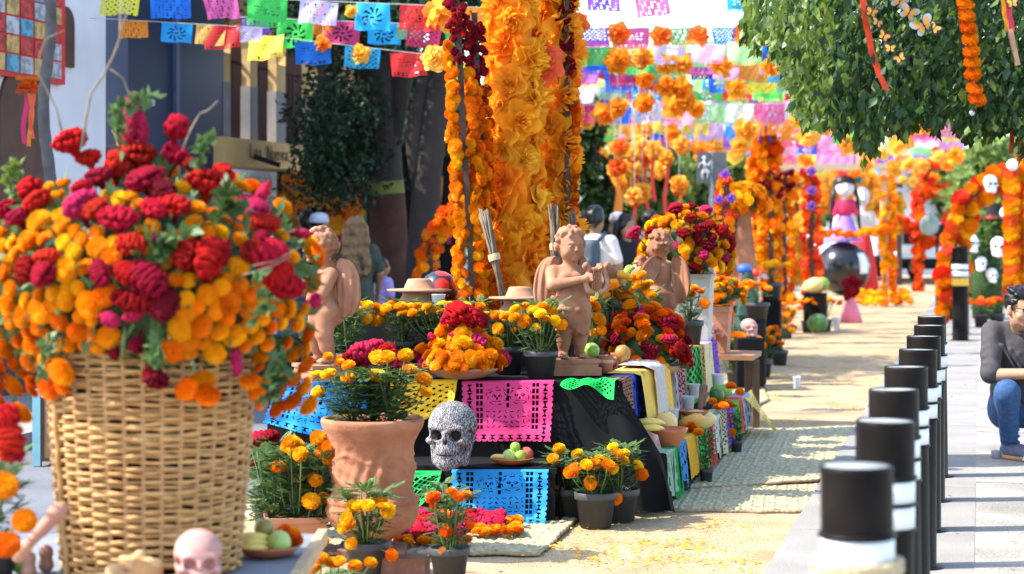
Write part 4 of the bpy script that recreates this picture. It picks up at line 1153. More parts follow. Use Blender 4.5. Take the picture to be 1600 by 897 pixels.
def cup(p, d, h, label, clear=False):
 e = empty('plastic_cup', p, label, 'cup', 'plastic cups')
 o = inst('cup', CUP_M, e, scale=Vector((d, d, h)), mat=CUPG if clear else CUPW); inst('contents', CONT, e, scale=Vector((d * .95, d * .95, h * .98)))
cup(P(685, 480, 11.75), .085, .075, 'white ribbed plastic cup in front of the painted ball')
cup(P(915, 575, 11.5), .09, .11, 'white plastic cup half hidden behind the fruit near the lyre cherub')
cup(P(922, 592, 11.3), .10, .10, 'clear plastic cup standing against the marigold bowl')
cup(P(1245, 608, 18.8), .075, .115, 'lone white plastic cup standing on the sawdust path')
cup(P(1050, 663, 11.75), .085, .09, 'clear plastic cup beside the gourds on the low step', True)
cup(P(1075, 642, 12.4), .085, .09, 'clear plastic cup among clay hands on the low step', True)
cup(P(1084, 622, 12.95), .08, .09, 'clear plastic cup behind the clay hands on the low step', True)
cup(P(1122, 610, 13.7), .09, .11, 'white plastic cup near the far end of the low step')
cup(P(1182, 482, 20), .10, .16, 'white plastic cup beside the watermelon on the black box')
cup(P(1305, 520, 29), .16, .22, 'white plastic cup on the ground near the pink figure')

# fruit
FRUITM = {}
def fruit_mat(n, a, b, sc=4):
 if n not in FRUITM: FRUITM[n] = M('fruit ' + n, a, .4, .2, sc, c2=b, spec=.4)
 return FRUITM[n]
FM = {'lime': ((.16, .34, .03), (.30, .44, .06)), 'mango': ((.45, .10, .03), (.25, .28, .05)), 'orange': ((.75, .22, .02), (.82, .30, .03)), 'apple': ((.36, .48, .10), (.46, .55, .16)),
      'olive': ((.30, .22, .04), (.22, .20, .05)), 'papaya': ((.70, .34, .07), (.75, .45, .12)), 'melon': ((.03, .10, .02), (.10, .20, .05)), 'red': ((.50, .06, .04), (.45, .15, .06)), 'banana': ((.75, .52, .10), (.80, .60, .18)), 'gourd': ((.70, .48, .16), (.72, .55, .22))}
def fruit(parent, p, r, kind, seed=0, name='fruit', stretch=(1, 1, 1)):
 rd = random.Random(seed); mb = MB()
 mb.lathe([(.06, -.93), (.40, -.90), (.74, -.68), (.96, -.25), (1.0, .1), (.88, .5), (.6, .82), (.3, .93), (.12, .89), (.02, .84)], 20, fn=lambda q, z, a: q * (1 + .03 * math.sin(2 * a + seed)))
 o = mb.build(name, fruit_mat(kind, *FM[kind]), parent, p, rot=(rd.uniform(-.5, .5), rd.uniform(-.5, .5), rd.uniform(0, 6)), scale=Vector(stretch) * r)
 MB().tube([(0, 0, .8), (.03, 0, 1.0)], [.05, .04], 5).build('stalk', WOODD, o)
 return o
def banana(parent, p, L, rz, seed):
 pts = [Vector((L * (t - .5), 0, L * .28 * (1 - (2 * t - 1) ** 2))) for t in [i / 8 for i in range(9)]]
 rr = [L * .03, L * .075, L * .10, L * .11, L * .11, L * .105, L * .09, L * .06, L * .025]
 return MB().tube(pts, rr, 8).build('banana', fruit_mat('banana', *FM['banana']), parent, p, rot=(R(70), 0, rz))
GLAZE = M('glazed clay', (.36, .10, .04), .35, .2, 9, c2=(.48, .16, .07))
def plate(p, r, label, cat='fruit plate'):
 e = empty('fruit_plate', p, label, cat)
 MB().lathe([(r * .55, 0), (r * .75, .006), (r, .028), (r * 1.02, .032), (r * .98, .034), (r * .72, .014), (.01, .012)], 36, capt=True).build('plate', GLAZE, e)
 return e
p = onz(800, 729, SZ) + Vector((0, .04, .008)); s = px_size(1, p.y)
plate(p, s * 34, 'shallow clay plate holding limes and mango on the low step')
def lone(p, r, kind, label, cat, seed=0, stretch=(1, 1, 1), name=None, group=None):
 o = fruit(None, p, r, kind, seed, name or cat.replace(' ', '_'), stretch); return tag(o, label, cat, group)
G = 'fruit offerings'
lone(p + Vector((s * 5, 0, s * 26)), s * 8.5, 'lime', 'small lime on top of the pile on the low step plate', 'lime', 1, group=G)
lone(p + Vector((-s * 4, -s * 8, s * 13)), s * 11, 'apple', 'large pale lime at the front of the low step plate', 'lime', 2, group=G)
lone(p + Vector((s * 13, -s * 9, s * 13)), s * 10, 'lime', 'bright green lime leaning on the red mango of the low step plate', 'lime', 3, group=G)
lone(p + Vector((s * 22, s * 4, s * 14)), s * 12, 'red', 'red mango at the edge of the low step plate', 'mango', 4, group=G)
o = banana(None, p + Vector((-s * 16, 0, s * 9)), s * 38, R(-25), 1); tag(o, 'yellow banana on the low step plate beside the limes', 'banana', G)
banana_p = p
# fruit near the lyre cherub
pb = onz(930, 588, TZ)
lone(P(924, 548, 11.35), .045, 'lime', 'green orange resting on the clay cups near the lyre cherub', 'orange', 5, group=G)
lone(P(912, 549, 11.38), .040, 'lime', 'small green lime beside the green orange near the lyre cherub', 'lime', 15, group=G)
lone(P(973, 552, 11.6), .045, 'mango', 'orange and green mango at the table edge', 'mango', 6, (1, 1, 1.1), group=G)
REDCL = M('red clay', (.34, .10, .06), .7, .2, 12, c2=(.42, .16, .10))
def mug(p, d, h, label):
 e = empty('clay_mug', p, label, 'clay mug', 'clay mugs')
 MB().lathe([(d * .40, 0), (d * .44, h * .5), (d * .5, h * .95), (d * .5, h), (d * .45, h), (d * .40, h * .3), (.005, h * .28)], 24, capt=True).build('mug_body', REDCL, e)
 MB().tube([(d * .45, 0, h * .8), (d * .72, 0, h * .72), (d * .72, 0, h * .35), (d * .42, 0, h * .22)], d * .06, 8).build('handle', REDCL, e)
 MB().lathe([(d * .47, h * .58), (d * .485, h * .6), (d * .485, h * .74), (d * .48, h * .76)], 24, capb=False).build('rim_band', M('pale slip', (.6, .35, .25), .7), e)
mug(onz(947, 585, TZ) + Vector((0, 0, .006)), .085, .10, 'red clay mug with patterned band beside the cherub plinth')
mug(onz(966, 578, TZ) + Vector((0, .1, .006)), .08, .085, 'red clay mug tucked behind the patterned mug')
mug(onz(934, 572, TZ) + Vector((0, .1, .006)), .085, .09, 'red clay mug under the green orange')

# marigold plants round the altar, blooms where the photograph shows them
potted(onz(845, 593, TZ) + Vector((0, .05, .006)), .188, .145, .30, .34, 'potted marigold in grey pot on the table beside the lyre cherub',
       [(806, 485, 18), (820, 480, 16), (833, 484, 20), (848, 480, 18), (860, 488, 20), (850, 498, 18), (822, 502, 24), (838, 512, 16), (866, 500, 18), (874, 506, 22), (844, 490, 18), (805, 497, 20), (790, 495, 18)], cols=('amber', 'yellow'), seed=1)
potted(onz(795, 590, TZ) + Vector((0, .22, .006)), .18, .15, .24, .34, 'potted marigold in dark pot behind the cockscomb bowl',
       [(775, 493, 18), (779, 512, 18), (792, 494, 18), (760, 495, 16), (802, 515, 10)], cols=('amber',), seed=2)
rows = [(505, 520, [(548, 483, 26), (556, 486, 22), (574, 482, 22), (578, 500, 20), (588, 484, 22), (572, 497, 20), (560, 478, 18), (533, 482, 18), (540, 492, 18)], 'bushy marigold plant at the start of the table row next to the profile cherub'),
  (600, 522, [(603, 483, 20), (616, 485, 22), (623, 487, 20), (600, 490, 18), (590, 503, 18), (632, 484, 18), (610, 478, 16), (626, 480, 18), (598, 500, 16)], 'bushy marigold plant in the middle of the table row'),
  (665, 520, [(652, 480, 20), (660, 484, 20), (640, 484, 22), (674, 486, 18), (645, 491, 18), (668, 480, 16), (630, 490, 18)], 'bushy marigold plant in front of the hat lidded jar'),
  (705, 515, [(688, 480, 20), (702, 482, 20), (716, 484, 20), (727, 482, 20), (742, 486, 18), (735, 489, 20), (690, 489, 18), (750, 480, 16), (708, 490, 16)], 'bushy marigold plant before the marigold poles')]
for i, (px, py, bl, lb) in enumerate(rows):
 potted(P(px + 30, 575, 11.55) + Vector((0, .1 * (i % 2), 0)), .19, .15, .26, .36, lb, bl, cols=('amber', 'yellow'), seed=10 + i, Y=11.5)
potted(P(488, 575, 11.4), .15, .10, .22, .22, 'leafy potted plant without open blooms behind the profile cherub', [(447, 545, 8)], seed=15)
potted(P(545, 580, 11.25), .14, .10, .26, .30, 'small marigold plant touching the profile cherub plinth', [(512, 509, 16), (540, 478, 22), (534, 560, 14)], cols=('amber',), seed=16)
mixr = [('m', 'orange', 3), ('m', 'amber', 4), ('m', 'yellow', 1), ('c', 'red', 1), ('c', 'crimson', .6)]
# bowl of marigolds and cockscomb at the table front
b0 = onz(722, 598, TZ) + Vector((0, .24, .006))
e = empty('flower_bowl', b0, 'clay bowl heaped with orange marigolds and red cockscomb at the table front', 'flower bowl')
MB().lathe([(.10, 0), (.13, .01), (.20, .045), (.215, .06), (.20, .058), (.12, .025), (.01, .02)], 36, capt=True).build('bowl', CLAYP, e)
rd = random.Random(31)
for px, py, d, k, c in [(716, 492, 44, 'c', 'red'), (735, 496, 40, 'c', 'red'), (748, 500, 32, 'c', 'crimson'), (706, 500, 34, 'c', 'red'), (716, 528, 34, 'c', 'crimson'), (717, 548, 36, 'c', 'red'), (714, 560, 30, 'c', 'crimson'), (744, 535, 30, 'c', 'pink'), (742, 550, 28, 'c', 'red'),
      (783, 562, 28, 'c', 'pink'), (775, 575, 24, 'c', 'crimson'), (652, 556, 22, 'c', 'crimson'), (665, 566, 24, 'c', 'pink'), (676, 528, 18, 'c', 'pink'), (692, 520, 22, 'm', 'amber'), (698, 512, 22, 'm', 'orange'), (688, 540, 26, 'm', 'amber'), (680, 537, 20, 'm', 'orange'), (700, 545, 24, 'm', 'orange'),
      (664, 548, 24, 'm', 'orange'), (656, 545, 20, 'm', 'amber'), (668, 556, 22, 'm', 'orange'), (728, 532, 20, 'm', 'amber'), (754, 530, 26, 'm', 'amber'), (758, 536, 22, 'm', 'yellow'), (772, 540, 26, 'm', 'amber'), (766, 550, 22, 'm', 'orange'), (692, 568, 22, 'm', 'amber'), (690, 555, 22, 'm', 'orange'),
      (776, 552, 18, 'm', 'orange'), (730, 518, 18, 'm', 'orange'), (748, 520, 20, 'm', 'orange')]:
 q = P(px, py, b0.y) - b0; q.y = -math.sqrt(max(.0, .19 ** 2 - q.x ** 2)) * .75 * max(.25, 1 - q.z / .36); bloom(e, k, q, Vector((q.x * 2.2, q.y * 2.2 - .1, .45)) + rvec(rd) * .2, px_size(d, b0.y), rd, c)
for i in range(64):
 a = rd.uniform(-3.3, .2); rr = rd.uniform(.15, .225); z = .06 + rd.uniform(0, .075)
 bloom(e, 'm', Vector((rr * math.cos(a), rr * math.sin(a), z)), Vector((math.cos(a), math.sin(a), .5)) + rvec(rd) * .3, px_size(rd.uniform(16, 22), b0.y), rd, rd.choice(('orange', 'amber', 'orange')))
for i in range(50):
 a = rd.uniform(0, 6.28); rr = math.sqrt(rd.random()) * .17; bloom(e, 'm', Vector((rr * math.cos(a), rr * math.sin(a), .30 - rr * rr * 6 + rd.uniform(-.07, .0))), Vector((math.cos(a), math.sin(a), 1)), px_size(22, b0.y), rd, rd.choice(('orange', 'amber')))
MB().lathe([(.05, .03), (.16, .06), (.14, .16), (.08, .25), (.02, .28)], 16, capt=True).build('stem_bundle', LEAF_D, e)
# arrangement of deep red and orange on the table side
b1 = P(1005, 585, 12.2)
e = empty('flower_bowl', b1, 'low mound of deep red cockscomb and orange marigolds behind the mango', 'flower bowl')
MB().lathe([(.12, 0), (.2, .02), (.24, .06), (.01, .05)], 30, capt=True).build('bowl', CLAYP, e)
bouquet(e, (0, 0, .10), (.26, .22, .30), 120, [('m', 'orange', 4), ('m', 'deep', 3), ('m', 'amber', 1), ('c', 'crimson', 2.2), ('c', 'maroon', .9), ('c', 'pink', .6)], 33, .078, -.1)
e.location.x += .01
# mixed bouquet in a cream planter behind the violin cherub
b2 = P(1085, 545, 14.5) ; b2.z = TZ + .006
e = empty('flower_planter', b2, 'cream square planter with a wild bouquet of cockscomb and marigolds', 'flower planter')
mb = MB(); mb.lathe([(.15, 0), (.18, .44), (.19, .445), (.19, .47), (.16, .47)], 4); mb.build('planter', M('cream plaster', (.46, .43, .37), .8, .2, 6), e, rot=(0, 0, R(45) - ST), smooth=False)
bouquet(e, (-.06, 0, .60), (.32, .28, .33), 150, [('m', 'yellow', 3), ('m', 'amber', 5), ('m', 'orange', 2), ('c', 'crimson', 1), ('c', 'pink', .4), ('c', 'maroon', .5)], 35, .075, -.3)
rd = random.Random(3)
for px, py, d, c in ((1056, 328, 34, 'crimson'), (1078, 343, 24, 'red'), (1095, 358, 30, 'crimson'), (1110, 352, 26, 'crimson'), (1128, 362, 34, 'crimson'), (1112, 372, 26, 'maroon'), (992, 366, 30, 'pink'), (1068, 366, 36, 'crimson'), (1100, 400, 30, 'pink'), (1107, 385, 30, 'maroon')):
 q = P(px, py, 14.2) - b2; bloom(e, 'c', q, Vector((q.x, -.3, .8)), px_size(d * .72, 14.2), rd, c)
 MB().tube([(q.x * .3, 0, .45), q], .006, 5, cap=False).build('stem', STEM, e)
potted(P(1077, 540, 13.9), .20, .17, .24, .26, 'small potted marigold in grey pot at the far table corner', [(1062, 452, 14), (1070, 456, 18), (1082, 452, 16), (1092, 456, 14), (1098, 474, 18), (1078, 460, 14)], cols=('amber', 'orange'), seed=21)
potted(P(960, 560, 12.4), .17, .14, .34, .34, 'potted marigold beside the painted duck behind the lyre cherub', [(955, 445, 20), (957, 457, 18), (967, 464, 22), (980, 455, 20), (943, 462, 18), (975, 472, 18), (946, 470, 16)], cols=('amber', 'orange'), seed=22)
potted(P(925, 590, 11.9), .17, .14, .36, .24, 'tall potted marigold between the lyre cherub and the clear cup', [(925, 478, 20), (918, 486, 22), (932, 495, 18), (935, 500, 20), (928, 520, 16), (922, 472, 18), (938, 515, 16), (929, 483, 20)], cols=('amber',), seed=23)
potted(P(1005, 560, 13.2), .17, .14, .34, .34, 'potted marigold in front of the violin cherub', [(990, 435, 18), (996, 446, 20), (1005, 450, 18), (1012, 442, 16), (1010, 458, 18), (1015, 462, 16), (1000, 430, 16)], cols=('yellow', 'amber'), seed=24)
# painted toy duck, yellow cloth, gourd
e = empty('painted_duck', P(965, 505, 12.6), 'painted clay duck with yellow beak behind the lyre cherub', 'ornament')
q = Solid((-.2, -.12, -.08), (.3, .12, .42), .008)
q.ell((.06, 0, .05), (.14, .075, .085), .03); q.path([(-.02, 0, .08), (-.06, 0, .2), (-.05, 0, .29)], [.05, .035, .03], .03); q.ell((-.045, 0, .31), (.05, .042, .044), .02)
q.build('body', M('brown glaze', (.26, .10, .05), .4, .3, 9), e)
MB().lathe([(.022, 0), (.028, .03), (.018, .075), (.004, .10)], 12).build('beak', M('yellow glaze', (.85, .38, .02), .4), e, (-.005, -.01, .305), rot=(0, R(105), 0))
def yel(s, t): return P(935 + 75 * s, 436 + 60 * s * .5 + 25 * t + 4 * math.sin(9 * s), 12.9 + .15 * t - .02 * math.sin(20 * s))
paper('folded_cloth', 'bright yellow cloth with blue border behind the potted marigold and duck', 'cloth', lambda s, t: True, 20, 10, yel, (.85, .52, .03), CLOTH)
lone(P(985, 425, 13.6) + Vector((0, 0, -.02)), .06, 'lime', 'green gourd lying on the yellow cloth', 'gourd', 31, (.8, .8, 1.3), group=G)
lone(P(1000, 412, 13.8) + Vector((0, 0, -.05)), .06, 'gourd', 'pale green gourd standing in front of the violin cherub wing', 'gourd', 32, (.7, .7, 1.4), group=G)

# pots of marigold on the ground before the black cloth
potted(onz(888, 820) + Vector((0, .10, .01)), .205, .165, .22, .32, 'potted marigold nearest the blue paper sheet, one of three grey pots on the ground',
       [(874, 706, 20), (868, 722, 20), (864, 718, 18), (903, 715, 22), (905, 722, 20), (872, 769, 18), (918, 726, 20)], cols=('amber', 'yellow'), seed=41, Y=10.3)
potted(onz(931, 827) + Vector((0, .02, .01)), .215, .175, .22, .34, 'potted marigold in the middle and nearest of three grey pots on the ground',
       [(900, 735, 22), (918, 730, 22), (928, 728, 22), (915, 724, 20), (922, 754, 21), (937, 720, 20), (955, 732, 20), (948, 725, 22), (890, 736, 20)], cols=('amber', 'yellow', 'orange'), seed=42, Y=10.15)
potted(onz(970, 822) + Vector((0, .12, .01)), .205, .165, .26, .32, 'potted marigold nearest the black cloth corner, one of three grey pots on the ground',
       [(957, 698, 18), (962, 708, 20), (970, 717, 22), (975, 708, 16), (1000, 740, 20, 'orange'), (995, 727, 18), (961, 775, 19, 'orange'), (944, 715, 20)], cols=('amber', 'yellow'), seed=43, Y=10.4)
# marigolds in front of the urn
potted(onz(572, 905) + Vector((0, .02, .01)), .19, .15, .27, .34, 'potted marigold with a crown of amber blooms in front of the urn',
       [(545, 808, 22), (552, 795, 24), (565, 790, 24), (578, 786, 22), (592, 788, 24), (606, 797, 24), (548, 817, 18), (538, 822, 18), (551, 847, 18), (612, 866, 22, 'orange'), (600, 790, 20)], cols=('amber', 'yellow'), seed=44, Y=8.7)
potted(onz(702, 915) + Vector((0, .02, .01)), .175, .15, .30, .30, 'potted marigold with wilting orange blooms in front of the blue paper',
       [(680, 774, 24), (678, 790, 14), (706, 772, 20), (716, 771, 20), (728, 772, 18), (698, 826, 20), (692, 858, 12), (734, 818, 14)], cols=('orange', 'deep'), seed=45, Y=8.6)
potted(onz(505, 985), .18, .13, .12, .30, 'low marigold pot cut by the bottom edge of the picture', [(500, 878, 24), (516, 885, 24), (488, 893, 22), (552, 892, 22), (575, 890, 20), (530, 880, 20)], cols=('amber',), seed=46, Y=7.5)
# brick by the pot
mb = MB(); mb.box((0, 0, .04), (.10, .06, .04)); o = mb.build('brick', M('old brick', (.20, .09, .06), .9, .3, 14, bump=.4), None, onz(632, 903) + Vector((0, 0, .012)), False, 'weathered brown brick lying between the two nearest pots', 'brick', rot=(0, 0, R(-8)))
# planter with tall marigolds and cockscomb beside the basket
g = onz(462, 868)
e = empty('clay_planter', g, 'square clay planter with tall leafy marigolds between basket and urn', 'planter')
mb = MB(); mb.lathe([(.15, 0), (.19, .16), (.20, .165), (.20, .19), (.18, .19), (.17, .16)], 4); mb.build('planter', POT_CLAY, e, rot=(0, 0, R(45) + .15), smooth=False)
rd = random.Random(51)
for k in range(3): inst('foliage', FOL_M[k], e, (-.10 + .1 * k, -.02, .12), (0, 0, k), Vector((.40, .36, .40)))
for b in [(457, 692, 26), (463, 702, 28), (475, 708, 24), (496, 688, 24), (502, 712, 22), (522, 712, 22), (514, 698, 20), (527, 720, 26), (436, 730, 26), (495, 752, 22), (489, 748, 18), (466, 750, 16), (488, 783, 28), (506, 780, 20), (508, 840, 18), (512, 720, 18), (520, 728, 22), (448, 700, 20)]:
 q = P(b[0], b[1], g.y - .1) - g; q.y = rd.uniform(-.22, 0); bloom(e, 'm', q, Vector((q.x, -.6, .7)) + rvec(rd) * .3, px_size(b[2], g.y), rd, rd.choice(('amber', 'amber', 'orange')))
 MB().tube([(q.x * .3, -.02, .12), (q.x * .8, q.y * .8, q.z * .7), q], .0035, 5, cap=False).build('stem', STEM, e)
g2 = onz(415, 862) + Vector((0, .35, 0))
e = empty('cockscomb_pot', g2, 'tall red cockscomb plant in a dark pot beside the basket', 'potted plant')
inst('pot', POT_M, e, scale=Vector((.22, .22, .18)))
for k in range(2): inst('foliage', FOL_M[k + 1], e, (-.03 + .08 * k, 0, .14), (0, 0, k), Vector((.34, .34, .36)))
for px, py, d, c in ((402, 690, 36, 'red'), (412, 700, 40, 'red'), (420, 690, 34, 'crimson'), (400, 715, 40, 'crimson'), (432, 705, 26, 'pink'), (408, 722, 34, 'red'), (424, 712, 26, 'red')):
 q = P(px, py, g2.y) - g2; bloom(e, 'c', q, Vector((q.x, -.5, .8)), px_size(d, g2.y), rd, c); MB().tube([(0, 0, .15), q], .006, 5, cap=False).build('stem', STEM, e)

# cross of flower heads laid on the mat
gc = onz(705, 848)
e = empty('flower_cross', gc, 'bed of magenta cockscomb edged with marigold heads laid on the mat', 'flower bed')
rd = random.Random(61)
for i in range(70):
 px, py = rd.uniform(612, 730), rd.uniform(826, 862)
 if rd.random() < .3: px = rd.uniform(735, 780); py = rd.uniform(826, 842)
 q = onz(px, py) - gc; bloom(e, 'c', q + Vector((0, 0, .06)), Vector((0, -.2, 1)) + rvec(rd) * .5, px_size(rd.uniform(22, 30), 9.9), rd, rd.choice(('pink', 'pink', 'red')))
for i in range(74):
 t = rd.random()
 px, py = rd.choice(((rd.uniform(620, 735), rd.uniform(862, 866)), (rd.uniform(735, 812), rd.uniform(836, 850)), (rd.uniform(650, 700), rd.uniform(820, 824)), (rd.uniform(780, 812), rd.uniform(828, 842)), (rd.uniform(740, 810), rd.uniform(840, 850))))
 q = onz(px, py) - gc; bloom(e, 'm', q + Vector((0, 0, .05)), Vector((0, -.3, 1)) + rvec(rd) * .3, px_size(rd.uniform(16, 20), 9.9), rd, rd.choice(('amber', 'orange', 'amber')))

# offerings on the low side step: gourds, clay bowl, clay hands, marigolds
SH = .305
def st(px, py): return onz(px, py, SH)
e = empty('clay_bowl', st(1042, 697), 'orange clay bowl with a pale gourd inside at the front of the low step', 'bowl')
MB().lathe([(.06, 0), (.075, .01), (.112, .085), (.115, .10), (.108, .10), (.07, .03), (.01, .025)], 30, capt=True).build('bowl', GLAZE, e)
lone(st(1042, 690) + Vector((0, .0, .10)), .058, 'gourd', 'pale yellow gourd sitting in the clay bowl', 'gourd', 41, (1, 1, 1.25), group=G)
o = banana(None, P(1012, 663, 11.15), .20, R(10), 2); tag(o, 'yellow banana at the black cloth edge of the low step', 'banana', G)
o = banana(None, P(1014, 672, 11.1), .18, R(16), 3); tag(o, 'second yellow banana under the first on the low step', 'banana', G)
lone(P(1022, 664, 11.25), .035, 'melon', 'small dark green avocado beside the bananas', 'avocado', 42, (1, 1, 1.3), group=G)
lone(P(1078, 662, 12.0), .06, 'papaya', 'orange papaya lying next to the clear cup', 'papaya', 43, (.9, 1.7, .8), group=G)
lone(P(1092, 655, 12.2), .065, 'gourd', 'long yellow gourd behind the papaya', 'gourd', 44, (.8, 1.8, .9), group=G)
lone(P(1120, 618, 13.45), .05, 'melon', 'dark green melon on the low step near the white cup', 'melon', 45, group=G)
lone(P(1127, 611, 13.7), .06, 'lime', 'green papaya behind the dark melon on the low step', 'papaya', 46, (1.3, 1, .8), group=G)
lone(P(1041, 647, 12.1), .035, 'red', 'reddish fruit beside the plank foot on the low step', 'fruit', 47, group=G)
def clay_hand(p, h, label, rz):
 e = empty('clay_hand', p, label, 'clay hand', 'clay hands on the low step', rz)
 q = Solid((-.06, -.05, -.01), (.06, .05, .2), .005)
 q.cap((0, 0, .01), (0, 0, .06), .024, .028, .02); q.ell((0, 0, .085), (.034, .018, .035), .02)
 for i in range(4): q.cap(((i - 1.5) * .016, 0, .10), ((i - 1.5) * .020, -.008, .15 + (.012 if i in (1, 2) else 0)), .0095, .008, .006)
 q.cap((.03, 0, .07), (.05, -.006, .105), .010, .008, .008)
 q.build('hand', M('clay hand', (.40, .20, .12), .85, .2, 12), e, scale=h / .17)
clay_hand(st(1066, 655) + Vector((0, .12, 0)), .14, 'brown clay hand upright beside the clear cup', .3)
clay_hand(st(1094, 640) + Vector((0, .05, 0)), .16, 'brown clay hand upright behind the red plate', -.4)
clay_hand(st(1101, 637) + Vector((0, .12, 0)), .15, 'brown clay hand closest to the orange marigolds', .2)
plate(P(1084, 650, 12.15), .09, 'small red clay plate lying between cup and clay hands', 'plate')
potted(A(side_u(1090, .25), .30, .0), .085, .10, .24, .13, 'small potted marigold standing against the low step cloths', [(1066, 672, 18), (1078, 668, 18), (1090, 675, 16), (1083, 672, 16)], cols=('orange',), seed=71)
potted(A(side_u(1141, .25), .29, .0), .085, .10, .22, .13, 'slim potted marigold standing after the violet lace cloth', [(1128, 630, 14), (1138, 632, 14), (1144, 634, 12), (1137, 658, 12), (1143, 675, 12), (1136, 648, 10)], cols=('orange', 'deep'), seed=72)
rd = random.Random(73)
for i, (px, py, d, lb) in enumerate(((1113, 628, 14, 'orange marigold head by the clay hands'), (1121, 637, 14, 'orange marigold head in front of the dark melon'), (1142, 605, 16, 'orange marigold head lying beyond the white cup'), (1156, 615, 15, 'orange marigold head at the very end of the low step'), (1031, 660, 18, 'orange marigold head beside the bowl gourd'), (1131, 635, 14, 'orange marigold head touching the slim potted plant'))):
 o = bloom(None, 'm', P(px, py, 12.2 + .3 * i if i < 4 else 11.5), Vector((0, -.5, .8)), px_size(d, 12.6), rd, 'orange'); tag(o, lb, 'flower', 'loose marigold heads on the low step')
def pmat(s, t): return P(1000 + 28 * s, 668 + 55 * t + 12 * s, 11.02 - .02 * math.sin(3 * s)) + T * .05 * t * s
paper('printed_card', 'pale printed paper hanging over the low step edge beside the clay bowl', 'paper', lambda s, t: True, 8, 12, pmat, (.72, .42, .36), M('printed paper', (1, 1, 1), .7, .5, 9, objcol=True, contrast=3))

# ------------------------------------------------------------------ the wicker basket and its table
BX, BY, BZ = P(237, 600, 6.25).x, 6.25, .47
WICK = M('wicker', (.42, .205, .06), .6, .25, 25, c2=(.56, .32, .12), bump=.2, bscale=120, spec=.35, rand=.12)
WICKD = M('wicker stake', (.36, .18, .07), .65, .3, 25, c2=(.48, .27, .12))
GREYW = M('grey board', (.16, .17, .19), .7, .25, 7, bump=.1, c2=(.24, .25, .26))
te = empty('display_table', (BX, BY, 0), 'low grey board table carrying the wicker basket', 'table')
TW0, TW1 = P(-260, 600, 6.2).x - BX, P(462, 600, 6.2).x - BX
for k in range(3):
 y0 = -.62 + k * .44
 MB().box(((TW0 + TW1) / 2, y0 + .215, BZ - .018), ((TW1 - TW0) / 2, .215, .016)).build('board', GREYW, te, smooth=False)
for x in (TW0 + .05, TW1 - .05):
 for y in (-.55, .6): MB().bar((x, y, 0), (x, y, BZ - .035), .05).build('leg', WOODD, te, smooth=False)
MB().bar((TW1 + .012, -.62, BZ - .012), (TW1 + .012, .70, BZ - .012), .03, .05).build('edge_batten', M('pale wood', (.48, .32, .17), .7, .2, 14), te, smooth=False)
be = empty('wicker_basket', (BX, BY, BZ), 'tall round wicker basket in front holding the big bouquet', 'basket')
NS, NR, HB = 34, 52, .74
def brad(z): return .258 + .058 * (z / HB) ** .8
for i in range(NS):
 a = 2 * math.pi * i / NS
 pts = [(brad(z) * math.cos(a), brad(z) * math.sin(a), z) for z in [HB * k / 10 for k in range(11)]]
 MB().tube(pts, .0075, 6).build('stake', WICKD, be)
rd = random.Random(4)
for j in range(NR):
 z = .008 + (HB - .01) * j / (NR - 1); pts = []; rj = .0070 * rd.uniform(.8, 1.15); zz = rd.uniform(-.0035, .0035); pa = rd.uniform(0, 6)
 for i in range(NS * 5):
  a = 2 * math.pi * i / (NS * 5)
  w = math.sin(a * NS / 2 + (math.pi if j % 2 else 0)) * .0088
  pts.append(((brad(z) + w) * math.cos(a), (brad(z) + w) * math.sin(a), z + zz + .003 * math.sin(3 * a + pa) + .0018 * math.sin(11 * a + 2 * pa)))
 MB().tube(pts, [rj * (1 + .14 * math.sin(i * .9 + j) + .1 * math.sin(i * .21 + 3 * j)) for i in range(NS * 5)], 6, closed=True).build('weave_strand', WICK, be)
pts = []
for i in range(200):
 a = i / 200 * 6.2832; pts.append(((brad(HB) + .012 * math.cos(a * 26)) * math.cos(a), (brad(HB) + .012 * math.cos(a * 26)) * math.sin(a), HB + .012 + .010 * math.sin(a * 26)))
MB().tube(pts, .009, 6, closed=True).build('plaited_rim', WICK, be)
MB().lathe([(.25, 0), (.25, .01), (.01, .012)], 30, capt=True).build('base', WICKD, be)
MB().lathe([(brad(z) - .026, z) for z in (.012, .2, .4, .6, .7)], 36).build('inner_shade', M('dark lining', (.03, .015, .008), .95), be)  # added dark sheet standing in for shade behind the weave gaps
# the twisted cane running up the lit side
a0 = R(218); pts = [((brad(z) + .016 + .003 * math.sin(z * 60)) * math.cos(a0 - .05 * z), (brad(z) + .016) * math.sin(a0 - .05 * z), z) for z in [.66 * k / 30 for k in range(31)]]
MB().tube(pts, [.009 + .002 * math.sin(k * 2.1) for k in range(31)], 6).build('side_cane', WICK, be)

# the bouquet in it
C0 = P(240, 445, BY); RX, RY, RZ = .50, .40, .36
fe = empty('flower_bouquet', C0, 'huge bouquet of red cockscomb and orange marigolds filling the wicker basket', 'bouquet')
rd = random.Random(12)
def dome(px, py, lift=1.0):
 """where the sight line through px, py meets the bouquet's rounded front; hanging pieces stay before the basket"""
 k = P(px, py, 1.0) - Vector((0, 0, CAMZ)); d = Vector((k.x, 1, k.z)); o = Vector((0, 0, CAMZ)) - C0
 r2 = Vector((RX, RY, RZ)) * lift
 Aq = sum((d[i] / r2[i]) ** 2 for i in range(3)); Bq = 2 * sum(o[i] * d[i] / r2[i] ** 2 for i in range(3)); Cq = sum((o[i] / r2[i]) ** 2 for i in range(3)) - 1
 D = Bq * Bq - 4 * Aq * Cq
 if D > 0: t = (-Bq - math.sqrt(D)) / (2 * Aq)
 else: t = -Bq / (2 * Aq)
 q = o + d * t
 if q.z < -.20:      # hanging over the rim
  x = q.x; yb = -math.sqrt(max(.0, .36 ** 2 - min(.36, abs(x)) ** 2)) - .02
  if abs(x) < .36: t = (C0.y + yb); q = P(px, py, t) - C0
 return q
